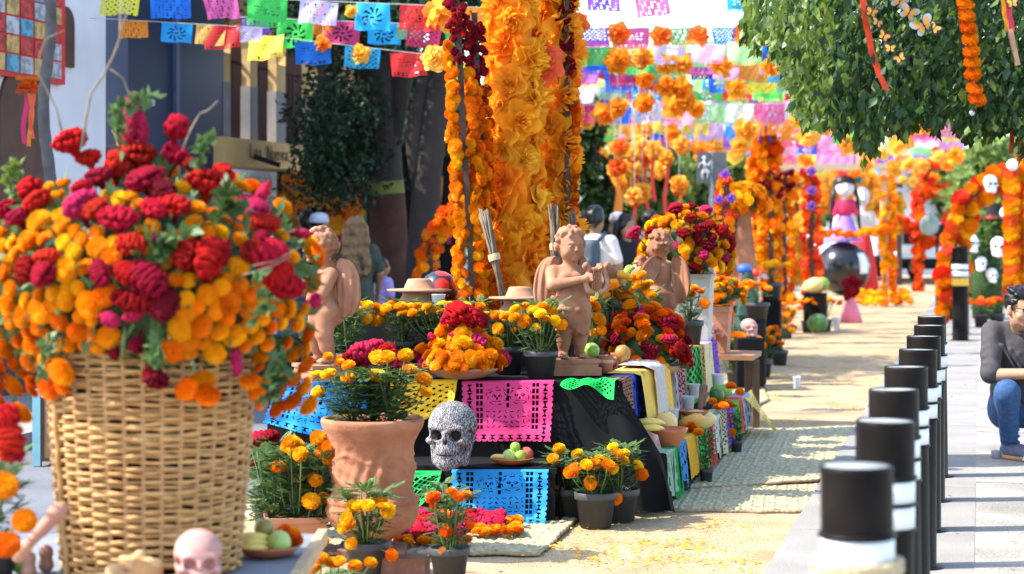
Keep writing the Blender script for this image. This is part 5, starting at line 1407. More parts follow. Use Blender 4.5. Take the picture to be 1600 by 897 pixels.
placed = []
cocks = [(112, 225, 62, 'red'), (140, 250, 40, 'red'), (275, 205, 52, 'red'), (215, 248, 62, 'red'), (272, 247, 60, 'red'), (182, 265, 66, 'red'), (155, 280, 50, 'crimson'), (325, 290, 66, 'red'), (347, 277, 50, 'red'), (228, 285, 60, 'crimson'), (255, 300, 50, 'maroon'),
         (185, 345, 55, 'red'), (128, 325, 56, 'pink'), (150, 330, 44, 'red'), (50, 300, 46, 'red'), (30, 345, 46, 'crimson'), (60, 318, 40, 'red'), (75, 405, 50, 'red'), (72, 430, 46, 'crimson'), (42, 425, 44, 'crimson'), (270, 325, 54, 'red'), (240, 330, 40, 'red'), (325, 412, 74, 'red'), (292, 402, 50, 'crimson'),
         (345, 400, 50, 'crimson'), (232, 440, 70, 'crimson'), (208, 470, 56, 'crimson'), (258, 478, 56, 'maroon'), (200, 430, 44, 'red'), (172, 500, 28, 'pink'), (208, 492, 30, 'pink'), (250, 480, 36, 'pink'), (245, 588, 40, 'maroon'), (232, 580, 26, 'crimson'), (180, 550, 26, 'crimson'), (215, 535, 30, 'crimson'), (398, 330, 40, 'pink'), (385, 318, 34, 'pink'),
         (413, 350, 46, 'red'), (418, 405, 66, 'red'), (445, 450, 56, 'red'), (395, 395, 46, 'crimson'), (432, 430, 50, 'red'), (408, 372, 40, 'crimson'), (490, 470, 26, 'pink'), (10, 330, 40, 'red'), (300, 260, 40, 'crimson'), (205, 385, 40, 'red'), (160, 430, 40, 'crimson'), (130, 300, 36, 'red')]
for px, py, d, c in cocks:
 q = dome(px, py, 1.04); n = Vector((q.x / RX ** 2, q.y / RY ** 2, q.z / RZ ** 2)).normalized()
 if py > 530: n = Vector((0, -.4, -1))
 bloom(fe, 'c', q, n + rvec(rd) * .35 + Vector((0, 0, .35 if py < 530 else 0)), px_size(d, 5.95), rd, c); placed.append((px, py, d * .42))
for px, py, d, c, n in ((208, 200, 62, 'pink', (0, -.2, 1)), (200, 225, 50, 'pink', (.3, -.3, 1)), (225, 215, 44, 'pink', (-.1, -.3, 1)), (462, 366, 34, 'pink', (.9, -.3, .1)), (402, 318, 46, 'pink', (.5, -.4, .8)), (368, 553, 40, 'pink', (.1, -.4, -1)), (243, 375, 36, 'pink', (0, -1, .2))):
 bloom(fe, 'p', dome(px, py), Vector(n), px_size(d * 1.3, 5.95), rd, c); placed.append((px, py, d * .3))
cnt = 0
for tries in range(16000):
 if cnt >= 330: break
 px, py = rd.uniform(-25, 478), rd.uniform(275, 640)
 ex, ey = (px - 237) / 258, (py - 445) / 190
 top = ex * ex + ey * ey < 1
 low = (px < 100 and 500 < py < 640 and px > -25) or (px > 395 and 480 < py < 640 and px < 480) or (265 < px < 400 and 500 < py < 558) or (285 < px < 330 and 590 < py < 615) or (100 < px < 180 and 500 < py < 540)
 if not (top or low): continue
 if top and py > 500 and 100 < px < 390 and not low: continue
 if py < 290 and px > 200: continue
 if px > 440 and py < 400 or px > 462 and py < 480: continue
 if py > 610 and 40 < px < 390 and not 285 < px < 330: continue
 if 190 < px < 300 and 330 < py < 500 and rd.random() < .8: continue
 d = rd.choice((rd.uniform(23, 33), rd.uniform(31, 45)))
 if any((px - a) ** 2 + (py - b) ** 2 < ((d * .33 + r) if r > 0 else d * .6) ** 2 for a, b, r in placed): continue
 q = dome(px, py, .97 if top else 1); n = Vector((q.x / RX ** 2, q.y / RY ** 2, q.z / RZ ** 2)).normalized()
 cl = rd.choice(('orange', 'orange', 'amber')) if py > 400 else rd.choice(('amber', 'amber', 'yellow', 'orange'))
 bloom(fe, 'm', q, n + rvec(rd) * .35 + Vector((0, -.25, .1)), px_size(d, 5.9), rd, cl); placed.append((px, py, d * .33)); cnt += 1
for i in range(60):         # the far side of the dome
 d = rvec(rd, -.3, 1)
 if d.y < .15: continue
 bloom(fe, 'm' if rd.random() < .7 else 'c', Vector((d.x * RX, d.y * RY, d.z * RZ)), d, .075, rd, 'orange' if rd.random() < .7 else 'red') if False else bloom(fe, 'm', Vector((d.x * RX, d.y * RY, d.z * RZ)), d, .08, rd, rd.choice(('orange', 'amber')))
mb = MB()
for i in range(1000):
 d = rvec(rd, -.75, 1); p = Vector((d.x * RX, d.y * RY, d.z * RZ)) * rd.uniform(.70, .96)
 leaf_quads(mb, p, d + rvec(rd) * .8, rvec(rd), rd.uniform(.05, .10), rd.uniform(.010, .02))
mb.build('leaves', LEAF, fe)
MB().lathe([(.10, -.5), (.27, -.28), (.36, -.12), (.36, .08), (.25, .22), (.10, .28), (.01, .29)], 18, capt=True).build('stem_bundle', LEAF_D, fe)
for (x0, y0, x1, y1) in ((240, 495, 245, 580), (237, 495, 236, 578), (247, 500, 250, 578), (210, 505, 182, 548), (300, 560, 305, 600), (30, 560, 20, 640), (440, 540, 425, 640), (430, 545, 412, 590), (195, 510, 190, 560)):
 a, b = dome(x0, y0), dome(x1, y1); MB().tube([a, (a + b) / 2 + Vector((.004, -.01, 0)), b], .006, 6).build('hanging_stem', STEM, fe)
TWIG = M('twig', (.22, .17, .12), .8, .3, 30)
def twig(pts, r0, Y, e=fe):
 q = [P(a, b, Y + .02 * math.sin(i)) - C0 for i, (a, b) in enumerate(pts)]
 MB().tube(q, [r0 * .6 * (1 - .6 * i / len(q)) for i in range(len(q))], 7).build('twig', TWIG, e)
twig([(128, 230), (135, 180), (142, 145), (160, 120), (176, 90), (187, 60), (188, 30), (191, -10)], .0075, 6.1)
twig([(183, 78), (195, 30), (205, 5)], .004, 6.1); twig([(172, 108), (192, 122), (203, 150), (206, 185)], .0045, 6.12)
twig([(98, 210), (88, 170), (72, 138), (60, 115), (62, 85), (72, 60), (100, 48)], .006, 6.2)
twig([(285, 235), (297, 205), (312, 178), (326, 172), (340, 158)], .006, 6.1)
twig([(380, 430), (420, 418), (455, 400)], .004, 5.85); twig([(395, 415), (430, 408), (470, 385)], .003, 5.85)
def sprig(pts, n, Y, seed, mat, ln=.04):
 rd = random.Random(seed); q = [P(a, b, Y) - C0 for a, b in pts]; mb = MB(); mb.tube(q, .0035, 5)
 for i in range(n):
  k = rd.uniform(0, len(q) - 1.001); a = q[int(k)].lerp(q[int(k) + 1], k % 1); leaf_quads(mb, a, rvec(rd) + Vector((0, -.3, .2)), rvec(rd), ln * rd.uniform(.7, 1.3), ln * .3)
 mb.build('leaf_sprig', mat, fe)
sprig([(188, 235), (185, 200), (178, 170), (200, 165), (215, 155), (240, 150)], 75, 6.05, 1, LEAF, .038)
sprig([(300, 280), (315, 245), (318, 215), (330, 222)], 46, 6.05, 2, LEAF, .04)
sprig([(40, 340), (25, 310), (10, 285), (30, 262), (8, 262)], 70, 6.3, 3, LEAF_Y, .035)
sprig([(270, 390), (230, 370), (250, 400), (215, 410), (300, 360)], 70, 5.86, 4, LEAF, .055)
sprig([(380, 330), (345, 330), (355, 300)], 30, 5.9, 5, LEAF_D, .06); sprig([(250, 510), (246, 545), (240, 575)], 26, 5.84, 6, LEAF, .04)
sprig([(75, 520), (70, 560), (60, 600)], 30, 5.85, 7, LEAF, .04); sprig([(445, 560), (432, 600), (420, 625)], 36, 5.85, 8, LEAF_D, .05); sprig([(395, 425), (420, 470), (400, 500)], 26, 5.85, 9, LEAF, .05)

# offerings on the basket table
BZT = BZ + .001
p = onz(418, 868, BZT); s = px_size(1, p.y)
plate(p, s * 52, 'clay plate with bananas, apple and olive fruit beside the basket')
lone(p + Vector((-s * 6, s * 4, s * 42)), s * 16, 'olive', 'olive green fruit on top of the bananas beside the basket', 'fruit', 51, group=G)
lone(p + Vector((s * 20, -s * 12, s * 22)), s * 19, 'apple', 'green apple on the plate beside the basket', 'apple', 52, group=G)
for i in range(3):
 o = banana(None, p + Vector((-s * 22, -s * (4 + 6 * i), s * (27 - 8 * i))), s * 62, R(6 + 4 * i), i); tag(o, ['uppermost banana of the bunch beside the basket', 'middle banana of the bunch beside the basket', 'lowest banana of the bunch beside the basket'][i], 'banana', G)
e = empty('marigold_heap', p + Vector((s * 30, s * 14, s * 8)), 'heap of orange marigold heads behind the green apple', 'flowers')
for i in range(14): bloom(e, 'm', rvec(rd, 0, 1) * s * 22 + Vector((-s * 8, 0, s * 4)), Vector((0, -.5, 1)) + rvec(rd) * .4, s * 24, rd, 'deep' if i % 3 else 'orange')
skull(P(308, 931, 5.76) + Vector((0, .02, 0)), px_size(98, 5.76), 'small pinkish clay skull in front of the wicker basket', SK_PINK, R(12))
BREAD = M('bread crust', (.34, .14, .04), .6, .2, 9, c2=(.50, .26, .10)); DUST = M('sugared bread', (.50, .29, .13), .8, .15, 20)
def bread(p, s, label, rz):
 e = empty('bread_roll', p, label, 'bread', 'bread rolls by the basket', rz); q = Solid((-.09, -.07, -.01), (.09, .07, .10), .006)
 q.ell((0, 0, .03), (.075, .055, .038), .02); q.build('loaf', BREAD, e, scale=s)
 q = Solid((-.09, -.07, 0), (.09, .07, .12), .006); q.cap((-.06, 0, .055), (.06, .0, .055), .014, .014, .01); q.cap((0, -.045, .05), (0, .045, .05), .013, .013, .01); q.ell((0, 0, .072), .019, .01)
 for sx in (-1, 1): q.ell((sx * .062, 0, .052), .017, .006); q.ell((0, sx * .046, .048), .015, .006)
 q.build('dough_bones', DUST, e, scale=s)
bread(onz(178, 944, BZT), 1.25, 'round bread roll with dough bones at the picture bottom', .3)
bread(onz(222, 940, BZT) + Vector((-.01, .02, .055)), .95, 'golden bread roll on top of the others against the basket', -.5)
bread(onz(120, 950, BZT), .9, 'bread roll with dough bones lying by the clay arm', .9)
FLESH = M('pink clay', (.36, .16, .10), .7, .15, 9, c2=(.46, .23, .16))
e = empty('clay_bone', P(35, 862, 5.7), 'pinkish clay arm bone pointing up beside the basket', 'clay ornament')
d = P(97, 793, 5.75) - e.location
q = Solid((-.08, -.06, -.05), (.2, .08, .2), .005); q.path([(0, 0, 0), tuple(d * .5), tuple(d * .9), tuple(d)], [.013, .017, .024, .016], .01); q.ell((0, 0, 0), .02, .01); q.ell((-.012, 0, -.016), .016, .008)
q.build('shaft', FLESH, e)
MB().lathe([(.016, 0), (.02, .006), (.016, .012)], 12, capb=False).build('bead_ring', DUST, e, d * .06, rot=d.to_track_quat('Z', 'Y').to_euler())
for i, (px, py, h) in enumerate(((45, 868, 34), (72, 857, 36))):
 e = empty('clay_doll', onz(px, py + h, BZT), ['clay peg figure under the arm bone', 'round headed clay peg figure next to the basket'][i], 'clay ornament')
 q = Solid((-.05, -.05, -.01), (.05, .05, .2), .005); k = px_size(h, 5.8); q.cap((0, 0, .02), (0, 0, k * .7), .024, .016, .01); q.ell((0, 0, k * .9), .022, .01); q.build('figure', FLESH, e)
lone(onz(40, 893, BZT) + Vector((0, -.05, .03)), .03, 'lime', 'small lime lying at the foot of the clay arm', 'lime', 55, group=G)
# flowers at the left edge
e = empty('cockscomb_pot', onz(-12, 902, BZT) + Vector((0, 0, 0)), 'dark pot with red cockscomb and marigolds at the picture edge before the basket', 'potted plant')
inst('pot', POT_M, e, scale=Vector((.16, .16, .12))); inst('foliage', FOL_M[0], e, (0, 0, .10), scale=Vector((.26, .26, .30)))
for px, py, d, c, k in ((8, 655, 50, 'red', 'c'), (12, 690, 56, 'red', 'c'), (-5, 675, 50, 'crimson', 'c'), (18, 705, 40, 'red', 'c'), (5, 760, 44, 'orange', 'm'), (38, 815, 38, 'orange', 'm'), (10, 853, 40, 'deep', 'm')):
 q = P(px, py, 5.6) - e.location; bloom(e, k, q, Vector((.2, -.8, .4)), px_size(d, 5.6), rd, c); MB().tube([(0, 0, .1), q], .004, 5, cap=False).build('stem', STEM, e)
# wooden cabinet left of the basket, farther back
g = onz(58, 728); e = empty('wooden_cabinet', g, 'brown wooden cabinet with teal frame standing behind the basket', 'cabinet')
BRN = M('brown wood', (.30, .15, .07), .6, .25, 9); TEAL = M('teal paint', (.22, .42, .45), .6, .1, 9)
MB().box((.45, .3, .24), (.43, .28, .215)).build('carcass', BRN, e, smooth=False)
MB().bar((0, 0, 0), (0, 0, .48), .05).build('frame_post', TEAL, e, smooth=False); MB().bar((.9, 0, 0), (.9, 0, .48), .05).build('frame_post', TEAL, e, smooth=False)
MB().bar((.03, 0, .455), (.87, 0, .455), .05).build('frame_rail', TEAL, e, smooth=False); MB().box((.45, .0, .23), (.4, .012, .18)).build('door', BRN, e, smooth=False)

# ------------------------------------------------------------------ buildings along the far left side of the street
FX0 = -8.06
def fac(px, py, off=0.0):
 """point of the street front seen at px, py; off metres towards the street"""
 k = (px - 800) / FPX; Y = (FX0 + off) / (k - .2288); p = P(px, py, Y); return p
def fz(px, z, off=0.0):
 k = (px - 800) / FPX; Y = (FX0 + off) / (k - .2288); return Vector((k * Y, Y, z))
def fquad(mb, px0, px1, z0, z1, off, th=.1):
 """slab on the street front with thickness"""
 a, b = fz(px0, 0, off), fz(px1, 0, off); n = T
 vs = []
 for d in (0, -th):
  for p, z in ((a, z0), (b, z0), (b, z1), (a, z1)): q = p + n * d; vs.append((q.x, q.y, z))
 return mb.add(vs, [(0, 1, 2, 3), (7, 6, 5, 4), (0, 4, 5, 1), (1, 5, 6, 2), (2, 6, 7, 3), (3, 7, 4, 0)])
def zat(px, py, off=0.0): return fac(px, py, off).z
WALLW = M('white render', (.62, .60, .62), .85, .08, 2, bump=.05)
NAVY = M('navy metal', (.012, .022, .052), .5, .15, 3)
YELW = M('ochre stone', (.55, .34, .12), .8, .2, 3, c2=(.62, .42, .18)); GREYS = M('grey stone', (.20, .185, .18), .85, .25, 5, c2=(.28, .26, .25))
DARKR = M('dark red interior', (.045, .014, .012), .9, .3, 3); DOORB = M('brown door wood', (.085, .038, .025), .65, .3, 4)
DARK = M('interior shade and dark parts', (.012, .011, .012), .9)  # near-black puts shade into interiors by colour; also covers plain dark parts
b1 = empty('white_building', fz(60, 0), 'white rendered building with arched brown door and poster board', 'building')
mb = MB(); fquad(mb, -160, 165, 0, 4.4, 0, .4); put(mb, 'wall', WALLW, b1, False)
def arch(mb, px0, px1, z0, zs, off, n=14, th=.08):
 a, b = fz(px0, 0, off), fz(px1, 0, off); w = (b - a).length / 2; c = (a + b) / 2; d = (b - a).normalized(); pts = [c - d * w + Vector((0, 0, z0)), c + d * w + Vector((0, 0, z0))]
 for i in range(n + 1): t = math.pi * i / n; pts.append(c + d * w * math.cos(t) + Vector((0, 0, zs + w * math.sin(t))))
 m = len(pts); vs = pts + [p - T * th for p in pts]
 return mb.add(vs, [tuple(range(m)), tuple(range(2 * m - 1, m - 1, -1))] + [(i, i + m, (i + 1) % m + m, (i + 1) % m) for i in range(m)])
d0 = put(arch(MB(), 0, 78, 0, zat(40, 185), .03), 'arched_door', DOORB, b1, False)
put(arch(MB(), 92, 117, zat(105, 105), zat(105, 40), .03), 'arched_shutter', DOORB, b1, False)
MB_ = MB(); fquad(MB_, -60, 102, zat(40, 125), zat(40, -30), .06, .05); board = put(MB_, 'poster_board', M('red frame', (.55, .03, .03), .6), b1, False)
rd = random.Random(2)
pcols = [(.45, .47, .5), (.05, .18, .45), (.5, .05, .04), (.5, .05, .04), (.55, .35, .12), (.10, .32, .45), (.4, .4, .42)]
for i in range(7):
 for j in range(5):
  x0 = -55 + i * 22; y0 = -26 + j * 29; mb = MB(); fquad(mb, x0, x0 + 19, zat(40, y0 + 27), zat(40, y0 + 1), .075, .01)
  o = put(mb, 'poster', M('poster print', (1, 1, 1), .6, .45, 14, objcol=True, contrast=4), board, False); o.matrix_parent_inverse = Matrix.Translation(-b1.location) ; o.color = (*rd.choice(pcols), 1)
  o.matrix_parent_inverse = board.matrix_parent_inverse.inverted() @ Matrix.Translation(-b1.location)
lt = fac(43, 136, .5); e = empty('paper_lantern', lt, 'orange paper lantern with pink streamers before the arched door', 'lantern')
inst('paper_ball', CREPE_M[0], e, (0, 0, .06), (R(180), 0, 0), .19, (.9, .26, .03)); inst('paper_ball', CREPE_M[1], e, (0, 0, -.02), (0, 0, 0), .19, (.85, .15, .03))
RIB = M('ribbon', (1, 1, 1), .5, .1, 5, objcol=True, trans=.2)
def ribbon(e, p, L, w, c, seed, name='ribbon', ang=0.0):
 rd = random.Random(seed); ph = rd.uniform(0, 6); mb = MB()
 mb.grid(2, 12, lambda s, t: Vector(((s - .5) * w + .03 * L * math.sin(t * 5 + ph) + ang * t * L, .02 * math.sin(t * 7 + ph) + (s - .5) * w * .4, -t * L)))
 o = mb.build(name, RIB, e, p); o.color = (*c, 1); return o
ribbon(e, (-.02, 0, -.05), .40, .035, (.75, .05, .18), 1); ribbon(e, (.02, .01, -.05), .42, .03, (.85, .25, .05), 2); ribbon(e, (.04, -.02, -.05), .36, .03, (.8, .12, .05), 3)
# palm trunk in front of it
e = empty('palm_tree', fz(74, 0, 1.0), 'slim grey ringed palm trunk before the white building', 'tree')
hgt = 5.2; pts = [(.03 * math.sin(k * .4), 0, hgt * k / 60) for k in range(61)]
MB().tube(pts, [.05 + .004 * (k % 2) - .0003 * k for k in range(61)], 12).build('trunk', M('palm bark', (.06, .055, .055), .9, .3, 9, bump=.5, c2=(.12, .11, .11)), e)
mb = MB(); rd = random.Random(4)
for i in range(16):
 a = i * 2.4; d = Vector((math.cos(a), math.sin(a), rd.uniform(-.1, .9)))
 for k in range(22):
  t = k / 21; p = Vector((0, 0, hgt)) + d * 1.7 * t - Vector((0, 0, 1.5 * t * t))
  for s in (-1, 1): leaf_quads(mb, p, d * .6 + d.cross(Vector((0, 0, 1))).normalized() * s - Vector((0, 0, .3)), Vector((0, 0, 1)), .35 * (1.1 - t * .6), .014)
mb.build('fronds', LEAF_D, e)
# opening with coloured cloths and a person
b4 = empty('open_shopfront', fz(182, 0, -.5), 'narrow open shopfront with coloured hangings between white wall and navy gate', 'shopfront')
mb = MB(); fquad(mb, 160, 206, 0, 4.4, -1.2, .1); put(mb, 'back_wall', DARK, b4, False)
for i, (a, b, y0, y1, c) in enumerate(((168, 182, 60, 130, (.10, .35, .70)), (176, 190, 75, 125, (.75, .60, .10)), (184, 204, 58, 110, (.55, .65, .72)), (170, 186, 140, 200, (.70, .12, .04)), (190, 205, 105, 190, (.03, .06, .20)))):
 mb = MB(); fquad(mb, a, b, zat(182, y1, -.9), zat(182, y0, -.9), -.9 + i * .04, .02); o = put(mb, 'hanging', RIB, b4, False); o.color = (*c, 1)
b2 = empty('navy_gate', fz(275, 0), 'tall dark navy metal gate wall beside the ochre arcade', 'gate')
for a, b in ((200, 277), (279, 350)): mb = MB(); fquad(mb, a, b, 0, 4.4, 0, .3); put(mb, 'leaf_panel', NAVY, b2, False)
mb = MB(); fquad(mb, 276, 281, 0.2, 4.3, .04, .06); put(mb, 'seam_pipe', M('navy pipe', (.06, .08, .13), .5), b2, False)
mb = MB(); fquad(mb, 222, 242, zat(232, 166), zat(232, 156), .08, .1); put(mb, 'junction_box', M('grey box', (.40, .42, .48), .6), b2, False)
b3 = empty('ochre_arcade', fz(410, 0), 'ochre arcade with tall dark arches above a lettered parapet', 'building')
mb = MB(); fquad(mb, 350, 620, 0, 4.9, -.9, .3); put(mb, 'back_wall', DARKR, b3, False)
zc = zat(410, 95); zp = zat(410, 222); zb = zat(410, 263)
cols_ = [(350, 360), (391, 402), (432, 446), (484, 496), (540, 552), (606, 620)]
for a, b in cols_:
 mb = MB(); fquad(mb, a, b, zp, zc, 0, .10); c = put(mb, 'column', YELW, b3, False)
 mb = MB(); fquad(mb, a - .5, b + .5, zp, zp + .6, .006, .11); o = put(mb, 'column_base', GREYS, b3, False)
for (a0, a1), (b0, b1_) in zip(cols_, cols_[1:]):
 A0, B0 = fz(a1, 0), fz(b0, 0); w = (B0 - A0).length / 2; c = (A0 + B0) / 2; d = (B0 - A0).normalized(); n = 12; vs = []
 for th in (0, -.10):
  for i in range(n + 1): t = math.pi * i / n; vs.append(c + d * w * math.cos(t) + Vector((0, 0, zc + w * math.sin(t) * 1.3)) + T * th)
  for i in range(n + 1): t = math.pi * i / n; vs.append(c + d * (w + .12) * (1 - 2 * i / n) + Vector((0, 0, zc + 1.5)) + T * th)
 m = n + 1; fs = []
 for i in range(n): fs += [(i, i + 1, m + i + 1, m + i), (2 * m + i, 3 * m + i, 3 * m + i + 1, 2 * m + i + 1), (i, 2 * m + i, 2 * m + i + 1, i + 1)]
 mb = MB(); mb.add(vs, fs); put(mb, 'arch_head', YELW, b3, False)
 mb = MB()
 for i in range(7): p = A0.lerp(B0, (i + .5) / 7) - T * .2; mb.bar((p.x, p.y, zp), (p.x, p.y, zp + .85), .02)
 mb.bar(A0 - T * .12 + Vector((0, 0, zp + .85)), B0 - T * .12 + Vector((0, 0, zp + .85)), .03); put(mb, 'railing', DARK, b3, False)
mb = MB(); fquad(mb, 350, 620, zc + 1.5, zc + 1.7, 0, .35); put(mb, 'upper_wall', YELW, b3, False)
mb = MB(); fquad(mb, 350, 490, zb, zp, .12, .4); par = put(mb, 'parapet', YELW, b3, False)
def text(s, size, mat, p, parent, right=None, label=None, name='lettering', depth=.004):
 cu = bpy.data.curves.new(name, 'FONT'); cu.body = s; cu.size = size; cu.extrude = depth; cu.align_x = 'CENTER'; cu.align_y = 'CENTER'; cu.materials.append(mat)
 o = bpy.data.objects.new(name, cu); me = bpy.data.meshes.new_from_object(o); bpy.data.objects.remove(o); o = bpy.data.objects.new(name, me); col.objects.link(o); rr = (right or S); ang = math.atan2(rr.y, rr.x)
 o.rotation_euler = (R(90), 0, ang); o.location = p - parent.location; o.parent = parent; return o
def letters(s, size, mat, p, parent, right):
 for i, ch in enumerate(s):
  if ch != ' ': text(ch, size, mat, p + right * (i - (len(s) - 1) / 2) * size * .66, parent, right, name='letter')
letters('Lua Nueva', .22, M('dark lettering', (.10, .06, .03), .7), fac(421, 240, .14), b3, S)
mb = MB(); fquad(mb, 355, 432, zat(395, 306, .3), zat(395, 266, .3), .3, .04); put(mb, 'sign_board', M('white sign', (.66, .65, .64), .7, .05), b3, False)
letters('NTUARIA', .26, M('gold lettering', (.50, .40, .22), .6), fac(396, 288, .325), b3, S)
mb = MB(); a, b = fac(397, 245, .2), fac(437, 258, .5); mb.bar(a, b, .05); put(mb, 'lamp_arm', DARK, b3, False)
mb = MB(); fquad(mb, 350, 620, 0, zb, -.5, .2); put(mb, 'lower_wall', GREYS, b3, False)
# pavement at the foot of the houses
e = empty('far_pavement', fz(60, 0, 1.6), kind='structure')
a = fz(60, 0, 1.6)
mb = MB(); street_quad(mb, a, -14, 30, -1.6, .0, .10); mb.add([(p.x, p.y, z) for p, z in ((a - S * 14, .10), (a + S * 30, .10), (a + S * 30, -.003), (a - S * 14, -.003))], [(0, 1, 2, 3)])
o = put(mb, 'paving', KERB, e, False)
e2 = empty('painted_sun_strip', fz(60, 0, 4.6), kind='structure'); mb = MB(); street_quad(mb, fz(60, 0, 4.6), -12, 10, -.5, .4, .004); put(mb, 'paving', ground_mat('sun patch tone', (.42, .42, .36), (.5, .5, .44), 2, 60, .2), e2, False)  # pale colour stands in for a patch of sun on the ground

# ------------------------------------------------------------------ trees
BARK = M('dark bark', (.034, .026, .022), .95, .4, 5, bump=1, bscale=9, c2=(.05, .04, .035))
def leaf_cloud(mb, c, r, n, rd, ln, w, up=.1):
 for i in range(n):
  d = rvec(rd); k = rd.random() ** .4
  p = Vector(c) + Vector((d.x * r[0], d.y * r[1], d.z * r[2])) * k
  leaf_quads(mb, p, d * .6 + rvec(rd) + Vector((0, 0, -up)), rvec(rd), ln * rd.uniform(.7, 1.4), w)
def tree(name, label, base, trunk, limbs, clumps, mat, seed, n=260, ln=.16, w=.05, r0=.25, group='street trees', bark=None, trunkr=None):
 rd = random.Random(seed); base = Vector(base); e = empty(name, base, label, 'tree', group)
 t = [Vector(p) for p in trunk]; m = len(t)
 MB().tube(t, trunkr or [r0 * (1 - .5 * i / (m - 1)) for i in range(m)], 14).build('trunk', bark or BARK, e)
 for L in limbs: MB().tube(L[0], [L[1] * (1 - .55 * i / (len(L[0]) - 1)) for i in range(len(L[0]))], 10).build('limb', bark or BARK, e)
 mb = MB()
 for c, r in clumps:
  k = max(1, int(n * (r[0] * r[2]) / .5)); leaf_cloud(mb, c, r, k, rd, ln, w)
 mb.build('crown', mat, e); return e
YT = 22.0
def L_(px, py, b, Y=YT, dy=0): return P(px, py, Y) + Vector((0, dy, 0)) - b
tb = P(605, 349 + FPX * CAMZ / YT, YT); tb.z = 0
rd = random.Random(14); cl = []
for i in range(34): cl.append((L_(rd.uniform(470, 700), rd.uniform(-130, 60), tb) + Vector((0, rd.uniform(-1.5, 1.5), 0)), (.6, .7, .45)))
for i in range(30): cl.append((L_(rd.uniform(478, 590), rd.uniform(100, 300), tb) + Vector((0, rd.uniform(-.6, .6), 0)), (.30, .5, .30)))
bark_p = M('painted bark', (.034, .027, .024), .95, .4, 4, bump=1, bscale=9, c2=(.05, .042, .038))
tree('street_tree', 'big dark tree with thick trunk behind the market people', tb, [L_(628, 560, tb), L_(612, 440, tb), L_(604, 300, tb), L_(598, 180, tb), L_(588, 80, tb), L_(585, -80, tb), L_(590, -130, tb)],
     [([L_(606, 220, tb), L_(640, 60, tb), L_(660, -100, tb)], .15), ([L_(598, 150, tb), L_(540, 60, tb), L_(480, -20, tb)], .12)], cl, M('shade leaf', (.014, .040, .016), .55, .35, 20, trans=.15), 1, n=850, ln=.075, w=.022, bark=bark_p, trunkr=[.27, .21, .19, .18, .17, .14, .10])
te_ = bpy.data.objects['street_tree']
for y0, y1, c, n_ in ((284, 304, (.20, .19, .05), 'painted_yellow_band'), (306, 440, (.085, .035, .022), 'painted_brown_band')):
 MB().tube([L_(604 + (y - 300) * .057 + (0 if y > 300 else (300 - y) * -.05), y, tb) for y in (y1, (y0 + y1) / 2, y0)], [.212 if y1 > 400 else .199, .203 if y1 > 400 else .198, .197], 14, cap=False).build(n_, M('bark paint ' + n_, c, .9, .4, 5, bump=.6), te_)
tb2 = P(650, 560, 21.2); tb2.z = 0
rd = random.Random(15); cl = [(L_(rd.uniform(600, 760), rd.uniform(-130, 0), tb2, 21.2) + Vector((0, rd.uniform(-1.5, 1.5), 0)), (.6, .7, .45)) for i in range(14)] + [(L_(rd.uniform(640, 700), rd.uniform(80, 230), tb2, 23.5), (.35, .4, .3)) for i in range(8)]
tree('street_tree', 'leaning forked tree trunk beside the marigold poles', tb2, [L_(655, 560, tb2, 21.2), L_(660, 400, tb2, 21.2), L_(668, 270, tb2, 21.2), L_(690, 110, tb2, 21.2), L_(720, -60, tb2, 21.2), L_(730, -130, tb2, 21.2)],
     [([L_(664, 320, tb2, 21.2), L_(646, 210, tb2, 21.2), L_(662, 130, tb2, 21.2), L_(700, 40, tb2, 21.2)], .12)], cl, LEAF_D, 2, n=300, ln=.13, w=.045, trunkr=[.22, .17, .15, .13, .11, .08])
# lighter trees down the street
def round_tree(px, gy, Y, top, w, label, mat, seed, n=300, ln=.22, name='street_tree', clum=26, ry=1.0, low=.35):
 b = P(px, gy, Y); b.z = 0; h = P(px, top, Y).z; hw = px_size(w, Y) / 2; rd = random.Random(seed); cl = []
 for i in range(clum):
  d = rvec(rd); k = rd.random() ** .5; cz = h * (1 + low) / 2; rz = h * (1 - low) / 2
  cl.append((Vector((d.x * hw * k * .85, d.y * hw * k * ry, cz + d.z * rz * k * .85)), (hw * .32, hw * .32, max(.25, rz * .26))))
 return tree(name, label, b, [(0, 0, 0), (.03, 0, h * .3), (-.02, 0, h * .6), (0, 0, h * .8)], [([(0, 0, h * .35), (hw * .4, 0, h * .6)], .06), ([(0, 0, h * .4), (-hw * .4, .1, h * .65)], .06)], cl, mat, seed, n=int(n / (hw * hw + .3)), ln=ln, w=ln * .34, r0=.14)
MIDG = M('mid green leaf', (.06, .13, .03), .5, .35, 3, trans=.35, c2=(.12, .20, .04)); PALEG = M('pale green leaf', (.16, .25, .06), .5, .3, 3, trans=.4, c2=(.24, .32, .09))
round_tree(925, 430, 30, 150, 80, 'dark narrow conical tree right behind the crepe column', LEAF_D, 21, n=330, ln=.17, low=.15)
round_tree(1000, 430, 36, 205, 130, 'mid green tree hung with paper lanterns behind the people', MIDG, 22, n=420)
round_tree(1080, 430, 40, 225, 120, 'pale green tree behind the grey sign board', PALEG, 23, n=460, low=.1)
round_tree(1150, 430, 46, 190, 120, 'light green tree behind the orange ladder frame', PALEG, 24, n=520)
round_tree(1560, 420, 38, 150, 170, 'pale green tree behind the marigold arch', PALEG, 25, n=560, low=.2)
round_tree(1480, 420, 52, 225, 120, 'far green tree beyond the red frame', MIDG, 26, n=560)
round_tree(1250, 420, 70, 240, 180, 'hazy green tree at the far end of the street', PALEG, 27, n=620, ln=.4)
round_tree(1350, 420, 75, 250, 160, 'second hazy tree at the far end of the street', MIDG, 28, n=620, ln=.4)
